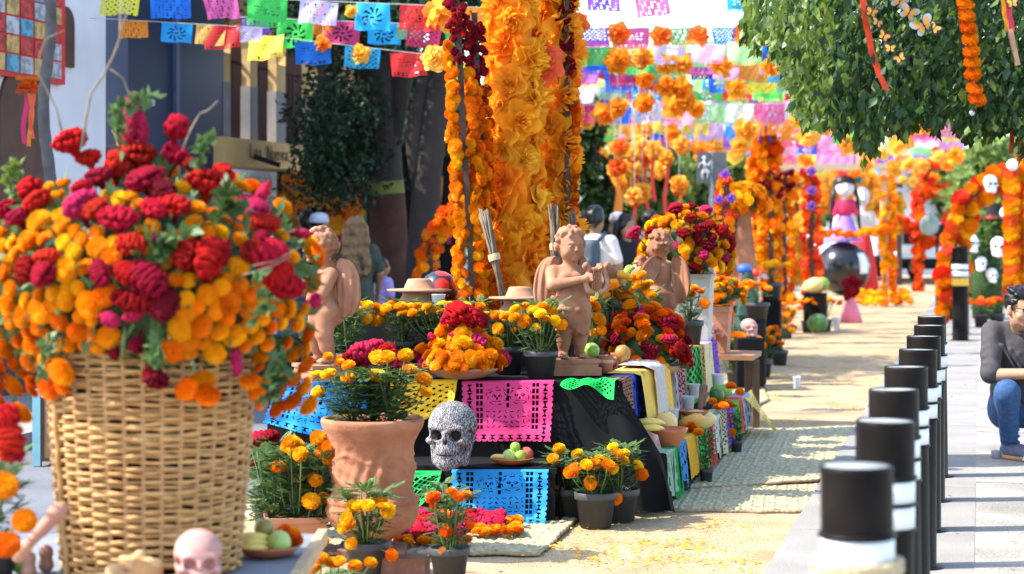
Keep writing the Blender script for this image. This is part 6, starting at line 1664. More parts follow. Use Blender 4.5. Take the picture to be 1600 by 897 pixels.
round_tree(780, 430, 34, 120, 160, 'dark tree hidden behind the flower tower', LEAF_D, 29, n=420, low=.1)
round_tree(700, 430, 40, 100, 200, 'dark tree beyond the leaning trunk', LEAF_D, 30, n=480, low=.05)
# building at the end of the street, pale, and one on the right
e = empty('pale_building', P(1050, 420, 85), 'pale flat roofed building closing the far end of the street', 'building')
mb = MB(); mb.box((0, 2, 2.2), (26, 2, 2.2)); mb.build('wall', M('pale far wall', (.55, .53, .50), .9, .1, .5), e, smooth=False)
e.location.z = 0
for i in range(14): MB().box((-24 + i * 3.6, -.02, 2.6), (.7, .06, .7)).build('window', DARK, e, smooth=False)

# ------------------------------------------------------------------ market stall under the trees
e = empty('market_stall', P(560, 520, 25), 'dark market stall hung with red ribbons and orange garlands', 'stall'); e.location.z = 0
x0, x1 = P(440, 0, 25).x - e.location.x, P(712, 0, 25).x - e.location.x
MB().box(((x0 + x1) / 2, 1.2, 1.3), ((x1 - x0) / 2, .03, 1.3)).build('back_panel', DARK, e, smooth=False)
for x in (x0, (x0 + x1) / 2, x1): MB().bar((x, 0, 0), (x, 0, 2.5), .05).build('post', DARK, e, smooth=False)
MB().box(((x0 + x1) / 2, .6, 2.52), ((x1 - x0) / 2 + .1, .75, .03)).build('roof', M('stall canvas', (.05, .05, .06), .9), e, smooth=False)
MB().box(((x0 + x1) / 2, .2, .75), ((x1 - x0) / 2, .35, .03)).build('counter', BRN, e, smooth=False)
rd = random.Random(19)
for i in range(34): ribbon(e, (rd.uniform(x0, x1), rd.uniform(-.1, .9), rd.uniform(1.6, 2.4)), rd.uniform(.5, 1.2), .06, rd.choice(((.65, .05, .03), (.7, .2, .03), (.1, .3, .1), (.5, .03, .12), (.75, .35, .05))), i)
for i in range(24): inst('paper_ball', rd.choice(CREPE_M), e, (rd.uniform(x0, x0 + .9), rd.uniform(-.2, .2), rd.uniform(1.5, 2.15)), look(Vector((0, -1, .3)), rd), .24, rd.choice(((.9, .45, .03), (.85, .3, .03), (.8, .15, .04))))
e = empty('garland_arch', P(690, 480, 20.5), 'orange marigold garland curving down beside the leaning trunk', 'garland')
rd = random.Random(20); pts = [P(a, b, 20.5) - e.location for a, b in ((662, 420), (672, 385), (685, 355), (702, 330), (720, 315))]
for off in (0, .09, -.09): garland(e, [p + Vector((off, 0, off * .4)) for p in pts], .13, ('deep', 'orange', 'amber'), rd, low=True)
MB().tube(pts, .02, 6).build('wire', POLE, e)
e = empty('low_bench_wall', P(600, 500, 17.5), 'dark low wall behind the table row where people sit', 'wall')
mb = MB(); mb.box((0, 0, 0), (1.3, .2, .28)); mb.build('wall_block', DARK, e, (0, 0, -.2), smooth=False); e.location.z = .48

# ------------------------------------------------------------------ people
SKIN = M('skin', (.42, .22, .14), .6, .08, 6); SKIND = M('tan skin', (.32, .16, .09), .6, .08, 6)
BLKH = M('black hair', (.012, .010, .010), .4, .3, 30); BLOND = M('blond brown hair', (.10, .05, .018), .5, .35, 30, c2=(.24, .135, .055))
def person(p, h, rz, label, shirt, pants, hair, hairlen=.1, arms=None, sit=False, res=.016, cap=None, skin=SKIND, pack=None, group='people in the background', sleeve=.3):
 """clothed standing figure of height h facing -Y before turning"""
 e = empty('person', p, label, 'person', group, rz); k = h / 1.7
 arms = arms or (((-.24, -.02, 1.12), (-.22, -.16, .92)), ((.24, -.02, 1.12), (.22, -.16, .92)))
 def V(*a): return tuple(x * k for x in a)
 bod = Solid(V(-.42, -.45, -.02), V(.42, .35, 1.74), res)
 bod.ell(V(0, 0, 1.56), V(.078, .095, .115), .02); bod.ell(V(0, -.035, 1.50), V(.06, .07, .07), .02); bod.cap(V(0, -.095, 1.56), V(0, -.112, 1.53), .014 * k, .018 * k, .01)
 for s in (-1, 1): bod.ell(V(s * .08, .01, 1.55), V(.014, .02, .03), .008); bod.ell(V(s * .03, -.092, 1.572), V(.014, .012, .01), .006, 's')
 bod.box(V(0, -.098, 1.487), V(.025, .012, .004), .002, .004, 's')
 bod.cap(V(0, .01, 1.36), V(0, -.005, 1.48), .05 * k, .05 * k, .02); bod.ell(V(0, 0, 1.2), V(.16, .10, .2), .03); bod.ell(V(0, 0, .98), V(.15, .10, .16), .03)
 for s in (-1, 1):
  el, ha = arms[0 if s < 0 else 1]; sh = V(s * .17, 0, 1.34); el, ha = V(*el), V(*ha)
  bod.cap(sh, el, .05 * k, .04 * k, .02); bod.cap(el, ha, .038 * k, .026 * k, .012); d = (Vector(ha) - Vector(el)).normalized(); hh = Vector(ha) + d * .05 * k
  bod.ell(hh, V(.03, .03, .04), .02); sd = d.orthogonal().normalized()
  for f in range(4): b = hh + d * .03 * k + sd * (f - 1.5) * .014 * k; bod.cap(b, b + d * .05 * k, .009 * k, .008 * k, .004)
  bod.cap(hh + sd * .025 * k, hh + sd * .05 * k + d * .03 * k, .011 * k, .009 * k, .006)
  bod.cap(V(s * .085, 0, .9), V(s * .09, -.01, .48), .085 * k, .055 * k, .03); bod.cap(V(s * .09, -.01, .48), V(s * .095, .02, .07), .052 * k, .035 * k, .02)
 bod.build('body', skin, e)
 sh = Solid(V(-.42, -.45, .7), V(.42, .35, 1.5), res); sh.ell(V(0, .005, 1.2), V(.185, .125, .235), .04); sh.ell(V(0, 0, .98), V(.175, .125, .17), .04); sh.cap(V(-.16, 0, 1.35), V(.16, 0, 1.35), .062 * k, .062 * k, .03)
 for s in (-1, 1):
  el = V(*arms[0 if s < 0 else 1][0]); a = Vector(V(s * .17, 0, 1.34)); b = a.lerp(Vector(el), .75); sh.cap(a, b, .066 * k, .060 * k, .02)
 sh.cap(V(0, -.02, 1.44), V(0, -.03, 1.6), .056 * k, .05 * k, .01, 's'); sh.build('shirt', shirt, e)
 pa = Solid(V(-.3, -.25, .03), V(.3, .25, 1.1), res); pa.ell(V(0, 0, .95), V(.165, .125, .13), .03)
 for s in (-1, 1): pa.cap(V(s * .085, 0, .9), V(s * .09, -.01, .48), .10 * k, .07 * k, .03); pa.cap(V(s * .09, -.01, .48), V(s * .095, .02, .10), .068 * k, .055 * k, .02)
 pa.build('trousers', pants, e)
 for s in (-1, 1): q = Solid(V(s * .095 - .09, -.2, -.01), V(s * .095 + .09, .13, .14), res * .8); q.ell(V(s * .095, -.05, .035), V(.05, .13, .045), .02); q.cap(V(s * .095, .03, .03), V(s * .095, .025, .1), .045 * k, .04 * k, .02); q.build('shoe', BLKH, e)
 hq = Solid(V(-.22, -.16, 1.7 - hairlen - .5), V(.22, .24, 1.76), res); hq.ell(V(0, .02, 1.585), V(.096, .108, .115), .02)
 hq.ell(V(0, -.10, 1.52), V(.075, .06, .09), .015, 's')
 if hairlen > .15:
  for i in range(7): x = (i - 3) * .027; hq.cap(V(x, .06, 1.58), V(x * 1.6, .12 + .014 * (i % 2), 1.58 - hairlen - .04 * (i % 3)), .045 * k, .022 * k, .012)
 hq.noise(.010 * k, 55, 3); hq.build('hair', hair, e)
 if cap: MB().lathe([(.105 * k, 1.60 * k), (.108 * k, 1.63 * k), (.09 * k, 1.69 * k), (.03 * k, 1.715 * k)], 20, capt=True).build('cap', cap, e, (0, .01, 0))
 if pack:
  q = Solid(V(-.2, .05, .85), V(.2, .4, 1.45), res); q.box(V(0, .20, 1.16), V(.14, .085, .21), .06 * k, .02); q.box(V(0, .29, 1.08), V(.10, .03, .10), .03 * k, .02); q.build('backpack', pack, e)
  for s in (-1, 1): MB().tube([Vector(V(s * .1, .12, 1.36)), Vector(V(s * .11, .02, 1.425)), Vector(V(s * .115, -.10, 1.36)), Vector(V(s * .12, -.12, 1.15))], .02 * k, 6).build('strap', pack, e)
 return e
def feet(px, Y): p = P(px, 400, Y); p.z = 0; return p
WT = M('white tee', (.62, .56, .50), .9, .08, 8); CAMO = M('green black top', (.025, .035, .025), .9, .6, 12, c2=(.07, .09, .06)); JEAN = M('blue denim', (.035, .07, .16), .85, .3, 30, c2=(.06, .12, .26)); BLKT = M('black top', (.012, .012, .014), .9, .2, 8); GREYP = M('grey trousers', (.08, .08, .09), .9, .2, 8); LAV = M('lavender top', (.36, .28, .58), .9, .1, 8); PACK = M('grey backpack', (.06, .08, .10), .8, .2, 9)
person(feet(556, 19), 1.60, R(185), 'person with long wavy blond hair in dark patterned dress seen from behind', CAMO, CAMO, BLOND, .42)
person(feet(598, 20), 1.20, R(120), 'small person in lavender top next to the blond person', LAV, GREYP, BLKH, .2)
person(feet(930, 19.5), 1.70, R(150), 'person in white shirt with grey backpack behind the lyre cherub', WT, GREYP, BLKH, .05, pack=PACK)
person(feet(980, 21), 1.62, R(30), 'person with long black hair in black top beside the backpack wearer', BLKT, BLKT, BLKH, .35)
person(feet(965, 24), 1.64, R(200), 'person in pinkish top with grey cap behind the black haired one', M('dusty pink top', (.45, .25, .26), .9, .1, 8), GREYP, M('grey brown hair', (.16, .10, .07), .6), .35, cap=M('grey cap', (.28, .30, .34), .8))
person(feet(1016, 26), 1.70, R(160), 'person with dark hair behind the mixed bouquet, taller of two', GREYP, GREYP, BLKH, .05)
person(feet(1028, 25), 1.58, R(190), 'person with dark hair behind the mixed bouquet, shorter of two', M('blue shirt', (.06, .12, .35), .9), GREYP, BLKH, .2)
person(feet(908, 25), 1.66, R(170), 'person in pink shirt half hidden by the backpack wearer', M('pink shirt', (.60, .12, .20), .9), JEAN, BLKH, .1)
person(feet(190, 19.4), 1.70, R(10), 'person in black shirt and cap standing in the open shopfront', BLKT, BLKT, BLKH, .05, cap=BLKT).location.z = .85
person(feet(500, 21), 1.62, R(60), 'person in dark clothes at the market stall behind the profile cherub', BLKT, JEAN, BLKH, .1, cap=M('pale cap', (.5, .52, .6), .8))
person(feet(478, 22.5), 1.68, R(200), 'person in navy clothes deep in the stall shade', M('navy top', (.03, .04, .10), .9), JEAN, BLKH, .1)
person(feet(425, 23), 1.66, R(150), 'person in dark red top behind the bouquet by the arcade', M('dark red top', (.20, .03, .04), .9), JEAN, BLKH, .2)

# ------------------------------------------------------------------ strings of cut paper flags and paper flowers over the street
def flag_mask(k):
 def m(s, t):
  if t > .97 - (.03 * abs(math.sin(s * math.pi * 8)) if k != 2 else .04 * ((s * 8) % 1)): return False
  if t < .10 or s < .07 or s > .93: return True
  if k == 0: a, b = (s * 11) % 1, (t * 9) % 1; return not (.25 < a < .7 and .25 < b < .7 and math.sin(int(s * 11) * 3.7 + int(t * 9) * 5.1) > -.2)
  if k == 1: return not (face(s, t, .32, .42, .16) or face(s, t, .68, .42, .16) or (t > .78 and hourglass((s * 8) % 1 - .5, (t - .85) / .12)))
  if k == 2: a, b = (s * 6 + t * 5) % 1, (s * 6 - t * 5) % 1; return a < .55 or b < .55
  x, y = s - .5, (t - .5) * .8; r = math.hypot(x, y); an = math.atan2(y, x); return not (.12 < r < .30 and math.sin(an * 9 + r * 18) > .25) and r > .05
 return m
FLAGS = []
for k in range(4):
 for v in range(2):
  mb = MB(); mb.grid(34, 24, lambda s, t: Vector((s - .5, (.05 * math.sin(s * 5 + v * 2 + k) + .10 * v) * t + .03 * math.sin(s * 9 + t * 3 + k), -.70 * t + .02 * t * math.sin(s * 7 + k))), flag_mask(k)); FLAGS.append(mb.mesh('paper_flag', PAPER))
CLR = {'y': (.85, .70, .06), 'b': (.02, .16, .70), 'c': (.03, .42, .80), 'r': (.75, .04, .04), 'p': (.82, .16, .40), 'g': (.06, .55, .10), 'l': (.62, .48, .75), 'o': (.90, .28, .03), 'v': (.32, .12, .60), 's': (.30, .55, .26), 'k': (.85, .36, .62), 'm': (.40, .78, .34), 'n': (.02, .06, .35), 'd': (.62, .05, .16), 'a': (.85, .50, .12), 'w': (.70, .75, .80)}
CORD = M('white cord', (.6, .6, .6), .8)
PO = [(1, .44, .04), (1, .36, .03), (1, .54, .07), (1, .26, .04), (1, .62, .10)]
def bunting(label, Y, ends, flags, flowers=(), seed=0, sag=.0):
 """ends: pixel ends of the cord; flags: (centre px, width px, colour key); flowers: (px, py, size px, colour index)"""
 rd = random.Random(seed); a, b = P(*ends[0], Y), P(*ends[1], Y); e = empty('paper_flag_string', a, label, 'bunting', 'strings of cut paper flags')
 def at(px): t = (px - ends[0][0]) / (ends[1][0] - ends[0][0]); return a.lerp(b, t) - a - Vector((0, 0, sag * 4 * t * (1 - t)))
 MB().tube([at(ends[0][0] + (ends[1][0] - ends[0][0]) * i / 16) for i in range(17)], .004, 4).build('cord', CORD, e)
 for (px, w, c) in flags:
  cc = CLR[c]; cc = tuple(min(1, x * rd.uniform(.9, 1.1)) for x in cc)
  W = px_size(w, Y)
  inst('paper_flag', rd.choice(FLAGS), e, at(px) + Vector((0, 0, -.004)), (R(rd.uniform(-28, 28)), R(rd.uniform(-5, 5)), R(rd.uniform(-18, 18)) - (ST if rd.random() < .5 else 0)), Vector((W, W, W * rd.uniform(.85, 1.05))), cc)
 for (px, py, d, ci) in flowers:
  q = P(px, py, Y) - a; t = at(px); D = px_size(d, Y)
  inst('paper_flower', rd.choice(CREPE_M), e, q, look(Vector((rd.uniform(-.5, .5), rd.uniform(-1, -.2), rd.uniform(-.9, .9))), rd), Vector((D, D, D * 1.3)), PO[ci])
  MB().tube([q, (t.x * .3 + q.x * .7, t.y, t.z)], .002, 3, cap=False).build('hanging_thread', CORD, e)
 return e
bunting('topmost flag string over the arcade, from yellow to coral flag', 17.6, ((120, -14), (760, 12)), [(191, 64, 'y'), (266, 62, 'b'), (343, 62, 'p'), (418, 62, 'g'), (499, 60, 'l'), (583, 60, 'c'), (657, 64, 'r'), (730, 60, 'o')], [(548, 18, 22, 4), (690, 20, 60, 2)], 1)
bunting('second flag string over the navy gate, orange flag next to blue and red', 18.0, ((140, 28), (420, 44)), [(208, 44, 'o'), (277, 48, 'c'), (330, 46, 'a'), (346, 56, 'r'), (390, 40, 'l')], (), 2)
bunting('flag string with green, crimson and blue flags before the tree trunk', 18.6, ((360, 26), (760, 42)), [(398, 44, 'v'), (462, 62, 'g'), (500, 40, 'o'), (537, 52, 'd'), (601, 52, 'c'), (664, 54, 'd'), (640, 40, 's'), (720, 50, 'g')], [(505, 70, 30, 2), (508, 20, 26, 3)], 3)
bunting('lower flag string with yellow, deep blue and red flags over the dark tree', 18.2, ((330, 46), (760, 96)), [(416, 58, 'y'), (488, 56, 'b'), (567, 56, 'c'), (637, 56, 'r'), (725, 52, 'y')], [(563, 85, 34, 2), (680, 88, 36, 4), (505, 68, 26, 1)], 4)
bunting('highest flag string against the sky with purple and pink flags', 19, ((850, -18), (1300, -6)), [(942, 56, 'v'), (1016, 56, 'p'), (1160, 50, 'c'), (1090, 10, 'w'), (1240, 50, 'g')], [], 5)
bunting('sky flag string hung with red orange paper flowers', 21, ((850, 44), (1300, 42)), [(926, 46, 'v'), (988, 54, 'p'), (1066, 42, 's'), (1130, 40, 'b'), (1178, 48, 'o'), (1236, 48, 'c'), (885, 40, 'o')], [(905, 36, 36, 3), (967, 52, 38, 3), (1033, 55, 36, 3), (1093, 57, 38, 3), (1160, 54, 36, 3), (1222, 50, 34, 3)], 6)
bunting('flag string with lilac, pink and lime flags under the red orange flowers', 23, ((850, 76), (1320, 64)), [(935, 50, 'g'), (1044, 52, 'l'), (1108, 52, 'k'), (1164, 54, 'm'), (1215, 50, 'b'), (985, 46, 'a'), (895, 46, 'y'), (1270, 46, 'p')], [(965, 98, 42, 1), (1003, 92, 36, 1), (1042, 98, 40, 0), (1066, 100, 34, 0), (1125, 106, 42, 1), (1205, 104, 38, 1)], 7)
bunting('flag string with purple triangle, sage and navy flags', 25.5, ((850, 106), (1330, 96)), [(912, 42, 'v'), (1045, 52, 's'), (1096, 34, 'n'), (1178, 46, 'o'), (1135, 40, 'k'), (975, 46, 'd'), (1222, 46, 'c'), (1275, 46, 'y')], [(1008, 122, 32, 1), (1040, 136, 36, 1), (1068, 138, 38, 1), (1150, 138, 34, 0), (965, 168, 34, 0), (1005, 160, 36, 1), (1072, 160, 34, 1)], 8)
rd = random.Random(77); rows = []
NUM = 'one two three four five six seven eight nine ten eleven twelve thirteen fourteen fifteen sixteen seventeen eighteen nineteen twenty twenty-one twenty-two twenty-three twenty-four twenty-five twenty-six twenty-seven twenty-eight twenty-nine thirty thirty-one thirty-two thirty-three thirty-four'.split()
for k in range(34):
 Y = 27 + k * 1.9 if k < 22 else 23.5 + 1.1 * (k - 22); y0 = (349 - (3.55 - .35 * (k % 2) - 1.52) * 3200 / Y if k < 22 else 60 + 12.5 * (k - 22)) + rd.uniform(-6, 10); y1 = y0 + rd.uniform(-6, 6); px = 858 + rd.uniform(0, 14); fl = []; fw = []; keys = 'vpgcoykmbladsrw'
 w = .42 * 3200 / Y
 while px < 1500:
  if rd.random() < .93: fl.append((px, w, rd.choice(keys)))
  px += w * rd.uniform(1.0, 1.14)
 px = 870 + rd.uniform(0, 20)
 while px < 1500:
  if rd.random() < (.5 if k < 22 else .16): d = .32 * 3200 / Y * rd.uniform(.7, 1.15); fw.append((px, y0 + rd.uniform(.25, .75) * 3200 / Y, d, rd.choice((0, 1, 2, 4, 2))))
  px += .5 * 3200 / Y * rd.uniform(.7, 1.4)
 bunting('far paper flag string, number %s from the front of the dense canopy' % NUM[k], Y, ((850, y0), (1520, y1)), fl, fw, 100 + k)

# ------------------------------------------------------------------ the leafy tree overhead on the right
rd = random.Random(55); tb = Vector((4.4, 10.6, 0))
e = empty('ficus_tree', tb, 'leafy green tree overhanging the bollards, hung with ribbons and butterflies', 'tree')
MB().tube([(0, 0, 0), (-.05, 0, 1.0), (.02, .05, 2.0), (-.1, 0, 2.8)], [.16, .13, .12, .1], 12).build('trunk', BARK, e)
for q in (((-.05, 0, 2.4), (-1.2, -.3, 2.9), (-2.4, -.6, 2.75), (-3.0, -.7, 2.5)), ((0, 0, 2.6), (-.8, -.8, 3.1), (-1.8, -1.4, 3.0)), ((0, 0, 2.6), (.8, .3, 3.2), (1.5, .3, 3.3)), ((-.8, -.2, 2.8), (-1.4, .5, 2.7), (-2.2, .5, 2.6))): MB().tube(q, [.07, .05, .035, .02][:len(q)], 8).build('limb', BARK, e)
def edge_y(px):
 pts = [(1165, 20), (1180, 70), (1200, 60), (1225, 100), (1245, 180), (1262, 175), (1290, 195), (1330, 188), (1352, 232), (1372, 205), (1400, 200), (1425, 190), (1470, 185), (1500, 196), (1540, 208), (1570, 185), (1600, 228), (1760, 240), (2000, 240)]
 for (a, ya), (b, yb) in zip(pts, pts[1:]):
  if a <= px <= b: return ya + (yb - ya) * (px - a) / (b - a) + 11 * math.sin(px * .13) + 8 * math.sin(px * .37)
 return -200
mbs = [MB(), MB(), MB()]
for i in range(34000):
 px = rd.uniform(1165, 1720) if i % 5 else rd.uniform(1700, 1950); py = edge_y(px) - abs(rd.gauss(0, 1)) * 150 * rd.random() - rd.random() * 20
 if rd.random() < .5: py = rd.uniform(-150 if i % 4 else -280, edge_y(px))
 Y = rd.uniform(8.6, 11.2); dens = 1 if px > 1240 else .42 * (px - 1150) / 90 + .16
 if rd.random() > dens: continue
 p = P(px, py, Y) - tb
 lit = px < 1300 and rd.random() < .75 or rd.random() < .12  # light put into leaf colour: bright leaves mostly at the left, darker elsewhere
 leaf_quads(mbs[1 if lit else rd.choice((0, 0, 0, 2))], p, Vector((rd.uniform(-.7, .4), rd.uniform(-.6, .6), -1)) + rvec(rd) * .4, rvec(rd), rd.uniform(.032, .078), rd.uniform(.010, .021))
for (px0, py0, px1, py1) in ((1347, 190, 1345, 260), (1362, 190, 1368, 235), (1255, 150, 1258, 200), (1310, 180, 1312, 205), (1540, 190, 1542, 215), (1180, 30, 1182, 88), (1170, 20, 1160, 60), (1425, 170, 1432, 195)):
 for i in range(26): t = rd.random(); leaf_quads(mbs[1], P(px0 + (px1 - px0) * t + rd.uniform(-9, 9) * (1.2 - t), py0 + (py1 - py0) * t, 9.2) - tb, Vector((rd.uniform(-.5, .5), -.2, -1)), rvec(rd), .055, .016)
mbs[0].build('crown', M('shaded leaf tone', (.022, .058, .016), .45, .35, 20, trans=.25), e); mbs[1].build('sunlit_crown', LEAF_Y, e); mbs[2].build('mid_crown', MIDG, e)
for i in range(26):
 px = 1200 + 16 * i + rd.uniform(-6, 6); y = edge_y(px); Y = rd.uniform(8.8, 10); a = P(px + rd.uniform(-10, 30), y - rd.uniform(60, 120), Y) - tb; b = P(px, y + rd.uniform(-6, 8), Y) - tb; MB().tube([a, a.lerp(b, .5) + rvec(rd) * .015, b], [.005, .004, .002], 5).build('twig', BARK, e)
# ornaments hung in the tree
YO = 8.6
def hribbon(pts, w, c, label, Y=YO, c2=None):
 e = empty('hanging_ribbon', P(*pts[0], Y), label, 'ribbon', 'ribbons hanging in the tree'); q = [P(a, b, Y + .03 * math.sin(i)) - e.location for i, (a, b) in enumerate(pts)]
 for k, cc in enumerate((c, c2) if c2 else (c,)):
  mb = MB(); W = px_size(w, Y)
  def fn(s, t):
   x = t * (len(q) - 1); i = min(int(x), len(q) - 2); return q[i].lerp(q[i + 1], x - i) + Vector(((s - .5) * W + k * W * .8, (s - .5) * W * .5 + k * .01 + .006 * math.sin(t * 14), 0))
  mb.grid(3, 24, fn); o = mb.build('ribbon', RIB, e); o.color = (*cc, 1)
hribbon([(1346, -30), (1352, 30), (1362, 80), (1373, 115), (1385, 140)], 11, (.80, .06, .015), 'long red orange ribbon hanging beside the butterflies')
hribbon([(1565, -20), (1570, 20), (1575, 48)], 10, (.85, .30, .02), 'yellow and orange ribbon near the picture corner', c2=(.75, .05, .1))
hribbon([(1494, -30), (1500, 20), (1502, 40)], 6, (.80, .07, .02), 'thin red ribbon beside the marigold string in the tree')
hribbon([(1584, 170), (1582, 205), (1580, 240)], 8, (.6, .05, .03), 'dark red ribbon hanging low at the picture edge', 9.5)
hribbon([(1598, 160), (1596, 205), (1593, 252)], 9, (.75, .12, .03), 'orange red ribbon hanging lowest at the picture edge', 9.5)
mb = MB(); mb.bar((0, 0, 0), P(1590, 102, YO) - P(1578, 46, YO), .02, .02); mb.build('wood_strip', M('bark strip', (.38, .22, .12), .8, .3, 30), None, P(1578, 46, YO), False, 'strip of pale bark tied to the yellow ribbon', 'wood strip')
e = empty('marigold_string', P(1507, -20, YO), 'string of orange marigold heads hanging in the leafy tree', 'garland')
rd = random.Random(5)
for i, (px, py) in enumerate(((1505, -12), (1508, 8), (1510, 29), (1512, 48), (1515, 65), (1517, 84), (1518, 101), (1519, 120), (1522, 141), (1526, 158))): bloom(e, 'm', P(px, py, YO) - e.location, Vector((.1, -.75, .75)), px_size(27, YO), rd, 'orange')
MB().tube([(0, 0, 0), P(1526, 165, YO) - e.location], .003, 4).build('thread', CORD, e); MB().lathe([(.004, -.004), (.011, -.003), (.011, .003), (.004, .004)], 14).build('bead_ring', M('silver', (.5, .5, .52), .3, metal=.8), e, P(1519, 177, YO) - e.location, rot=(R(90), 0, 0))
BORG = M('butterfly orange', (.5, .2, .02), .6, .2, 60, c2=(.5, .27, .07)); BBLK = M('butterfly black', (.03, .025, .025), .7); BWHT = M('butterfly white', (.34, .35, .40), .6)
def wingpair(scale):
 out = MB()
 for s in (-1, 1):
  for (cx, cz, rx, rz, rot) in ((.26, .16, .26, .17, 35), (.20, -.16, .19, .14, -40)):
   n = 12; pts = []
   for i in range(n): a = 6.283 * i / n; x, z = rx * math.cos(a), rz * math.sin(a); r = R(rot); pts.append((s * (cx + x * math.cos(r) - z * math.sin(r)) * scale + s * .0, .08 * abs(cx + x) * (1 if scale == 1 else 1), (cz + x * math.sin(r) + z * math.cos(r)) * scale))
   out.add(pts, [tuple(range(n))])
 return out
WB_B = wingpair(1).mesh('wing_edge', BBLK, False)
WB_O = wingpair(.74).mesh('wing_panel', BORG, False)
def butterfly(px, py, d, label, seed, Y=YO, white=False):
 rd = random.Random(seed); e = empty('butterfly', P(px, py, Y), label, 'butterfly', 'paper butterflies in the tree', 0); e.rotation_euler = (R(rd.uniform(-25, 25)), R(rd.uniform(-40, 40)), R(rd.uniform(-30, 30))); D = px_size(d, Y)
 inst('wing_edge', WB_B, e, scale=D, mat=BWHT if white else None); inst('wing_panel', WB_O, e, (0, -.006, 0), scale=D); inst('wing_panel', WB_O, e, (0, .006, 0), scale=D)
 MB().tube([(0, 0, -.24 * D), (0, 0, .1 * D), (0, 0, .26 * D)], [.03 * D, .05 * D, .03 * D], 8).build('thorax', BBLK, e)
for i, (px, py, d, w, lb) in enumerate(((1362, 19, 24, 0, 'topmost orange butterfly of the chain beside the red ribbon'), (1370, 36, 25, 0, 'second orange butterfly of the chain beside the red ribbon'), (1382, 56, 26, 0, 'third orange butterfly of the chain, largest spread'), (1391, 76, 22, 0, 'fourth orange butterfly of the chain'), (1406, 91, 24, 0, 'lowest orange butterfly of the chain'),
                                       (1405, 2, 32, 1, 'pale butterfly cut by the top picture edge'), (1420, 20, 32, 1, 'pale butterfly under the topmost pale one'), (1443, 40, 40, 1, 'largest pale butterfly with white wings'), (1460, 44, 26, 0, 'orange butterfly beside the largest pale one'), (1582, 5, 24, 0, 'butterfly near the yellow ribbon in the corner'))): butterfly(px, py, d, lb, i, white=bool(w))

# ------------------------------------------------------------------ crouching person beside the bollards
mp = P(1593, 725, 12.9); mp.z = .036
e = empty('person', mp, 'crouching person in grey shirt, jeans and glasses on the pavement', 'person')
SHIRT = M('grey shirt', (.062, .056, .060), .85, .25, 18, bump=.5, bscale=16); SOLE = M('tan sole', (.42, .24, .12), .8); SNEAK = M('blue grey canvas', (.12, .13, .20), .8, .25, 30)
MSK = M('face skin', (.46, .24, .15), .55, .08, 8)
hc = Vector((-.012, -.08, .945)); HR = Matrix.Rotation(R(22), 3, 'Z') @ Matrix.Rotation(R(6), 3, 'X'); hr = tuple(HR.to_euler())
def H(x, y, z): return hc + HR @ Vector((x, y, z))
J = {'shL': (-.165, .05, .80), 'elL': (-.205, -.10, .535), 'haL': (.08, -.26, .56), 'shR': (.20, .10, .79), 'elR': (.30, -.12, .54), 'haR': (.13, -.27, .53), 'hipL': (-.04, .22, .27), 'knL': (-.125, -.20, .435), 'anL': (-.065, .0, .09), 'hipR': (.16, .24, .27), 'knR': (.30, -.16, .42), 'anR': (.25, .03, .09)}
b = Solid((-.35, -.45, 0), (.48, .48, 1.12), .0085)
b.ell(H(0, .01, .02), (.074, .092, .105), .02, rot=hr); b.ell(H(0, -.025, -.045), (.058, .066, .062), .03, rot=hr); b.ell(H(0, -.062, -.088), (.026, .024, .02), .02, rot=hr)
for s in (-1, 1):
 b.ell(H(s * .078, .012, -.005), (.012, .022, .034), .008, rot=hr); b.ell(H(s * .031, -.088, .012), (.018, .014, .011), .01, 's', rot=hr); b.ell(H(s * .031, -.078, .011), (.013, .011, .010), .004, rot=hr); b.ell(H(s * .042, -.065, -.03), (.026, .022, .022), .02, rot=hr)
 b.cap(H(s * .012, -.09, .034), H(s * .052, -.078, .034), .006, .005, .01)
b.cap(H(0, -.088, .018), H(0, -.116, -.022), .010, .013, .012); b.ell(H(0, -.103, -.026), (.018, .013, .010), .008, rot=hr)
b.ell(H(0, -.088, -.052), (.025, .012, .007), .008, rot=hr); b.box(H(0, -.102, -.0525), (.023, .008, .0016), .001, .004, 's', hr); b.ell(H(0, -.086, -.062), (.020, .010, .007), .006, rot=hr)
b.cap((.015, .04, .80), H(0, .02, -.07), .055, .052, .02); b.ell((.03, .10, .66), (.17, .12, .18), .05); b.ell((.06, .22, .36), (.16, .13, .16), .05)
for s in 'LR':
 b.cap(J['sh' + s], J['el' + s], .048, .042, .02); b.cap(J['el' + s], J['ha' + s], .042, .028, .015)
 b.cap(J['hip' + s], J['kn' + s], .085, .06, .03); b.cap(J['kn' + s], J['an' + s], .055, .036, .02)
 el, ha = Vector(J['el' + s]), Vector(J['ha' + s]); d = (ha - el).normalized(); up = Vector((0, 0, 1)); sd = d.cross(up).normalized(); hh = ha + d * .045; b.ell(hh, (.042, .034, .03), .02)
 for f in range(4):
  o0 = hh + d * .03 + up * (f - 1.5) * .018; o1 = o0 + d * (.032 + .004 * (f in (1, 2))) - sd * .006; o2 = o1 + d * .018 - sd * .022; b.cap(o0, o1, .0095, .009, .005); b.cap(o1, o2, .009, .008, .004)
 b.cap(hh + up * .022 - d * .01, hh + up * .05 + d * .03, .012, .010, .008)
b.build('body', MSK, e)
g = Solid((-.35, -.42, .2), (.48, .48, .92), .0085); g.ell((.03, .09, .68), (.20, .145, .19), .05); g.ell((.05, .19, .42), (.19, .16, .18), .06); g.cap((-.14, .055, .80), (.18, .10, .79), .062, .062, .04)
for s in 'LR': a, c = Vector(J['sh' + s]), Vector(J['el' + s]); g.cap(a, a.lerp(c, .55), .066, .062, .03); g.cap(a.lerp(c, .5), a.lerp(c, .97), .062, .060, .02); g.cap(a.lerp(c, .88), a.lerp(c, .96), .066, .066, .006)
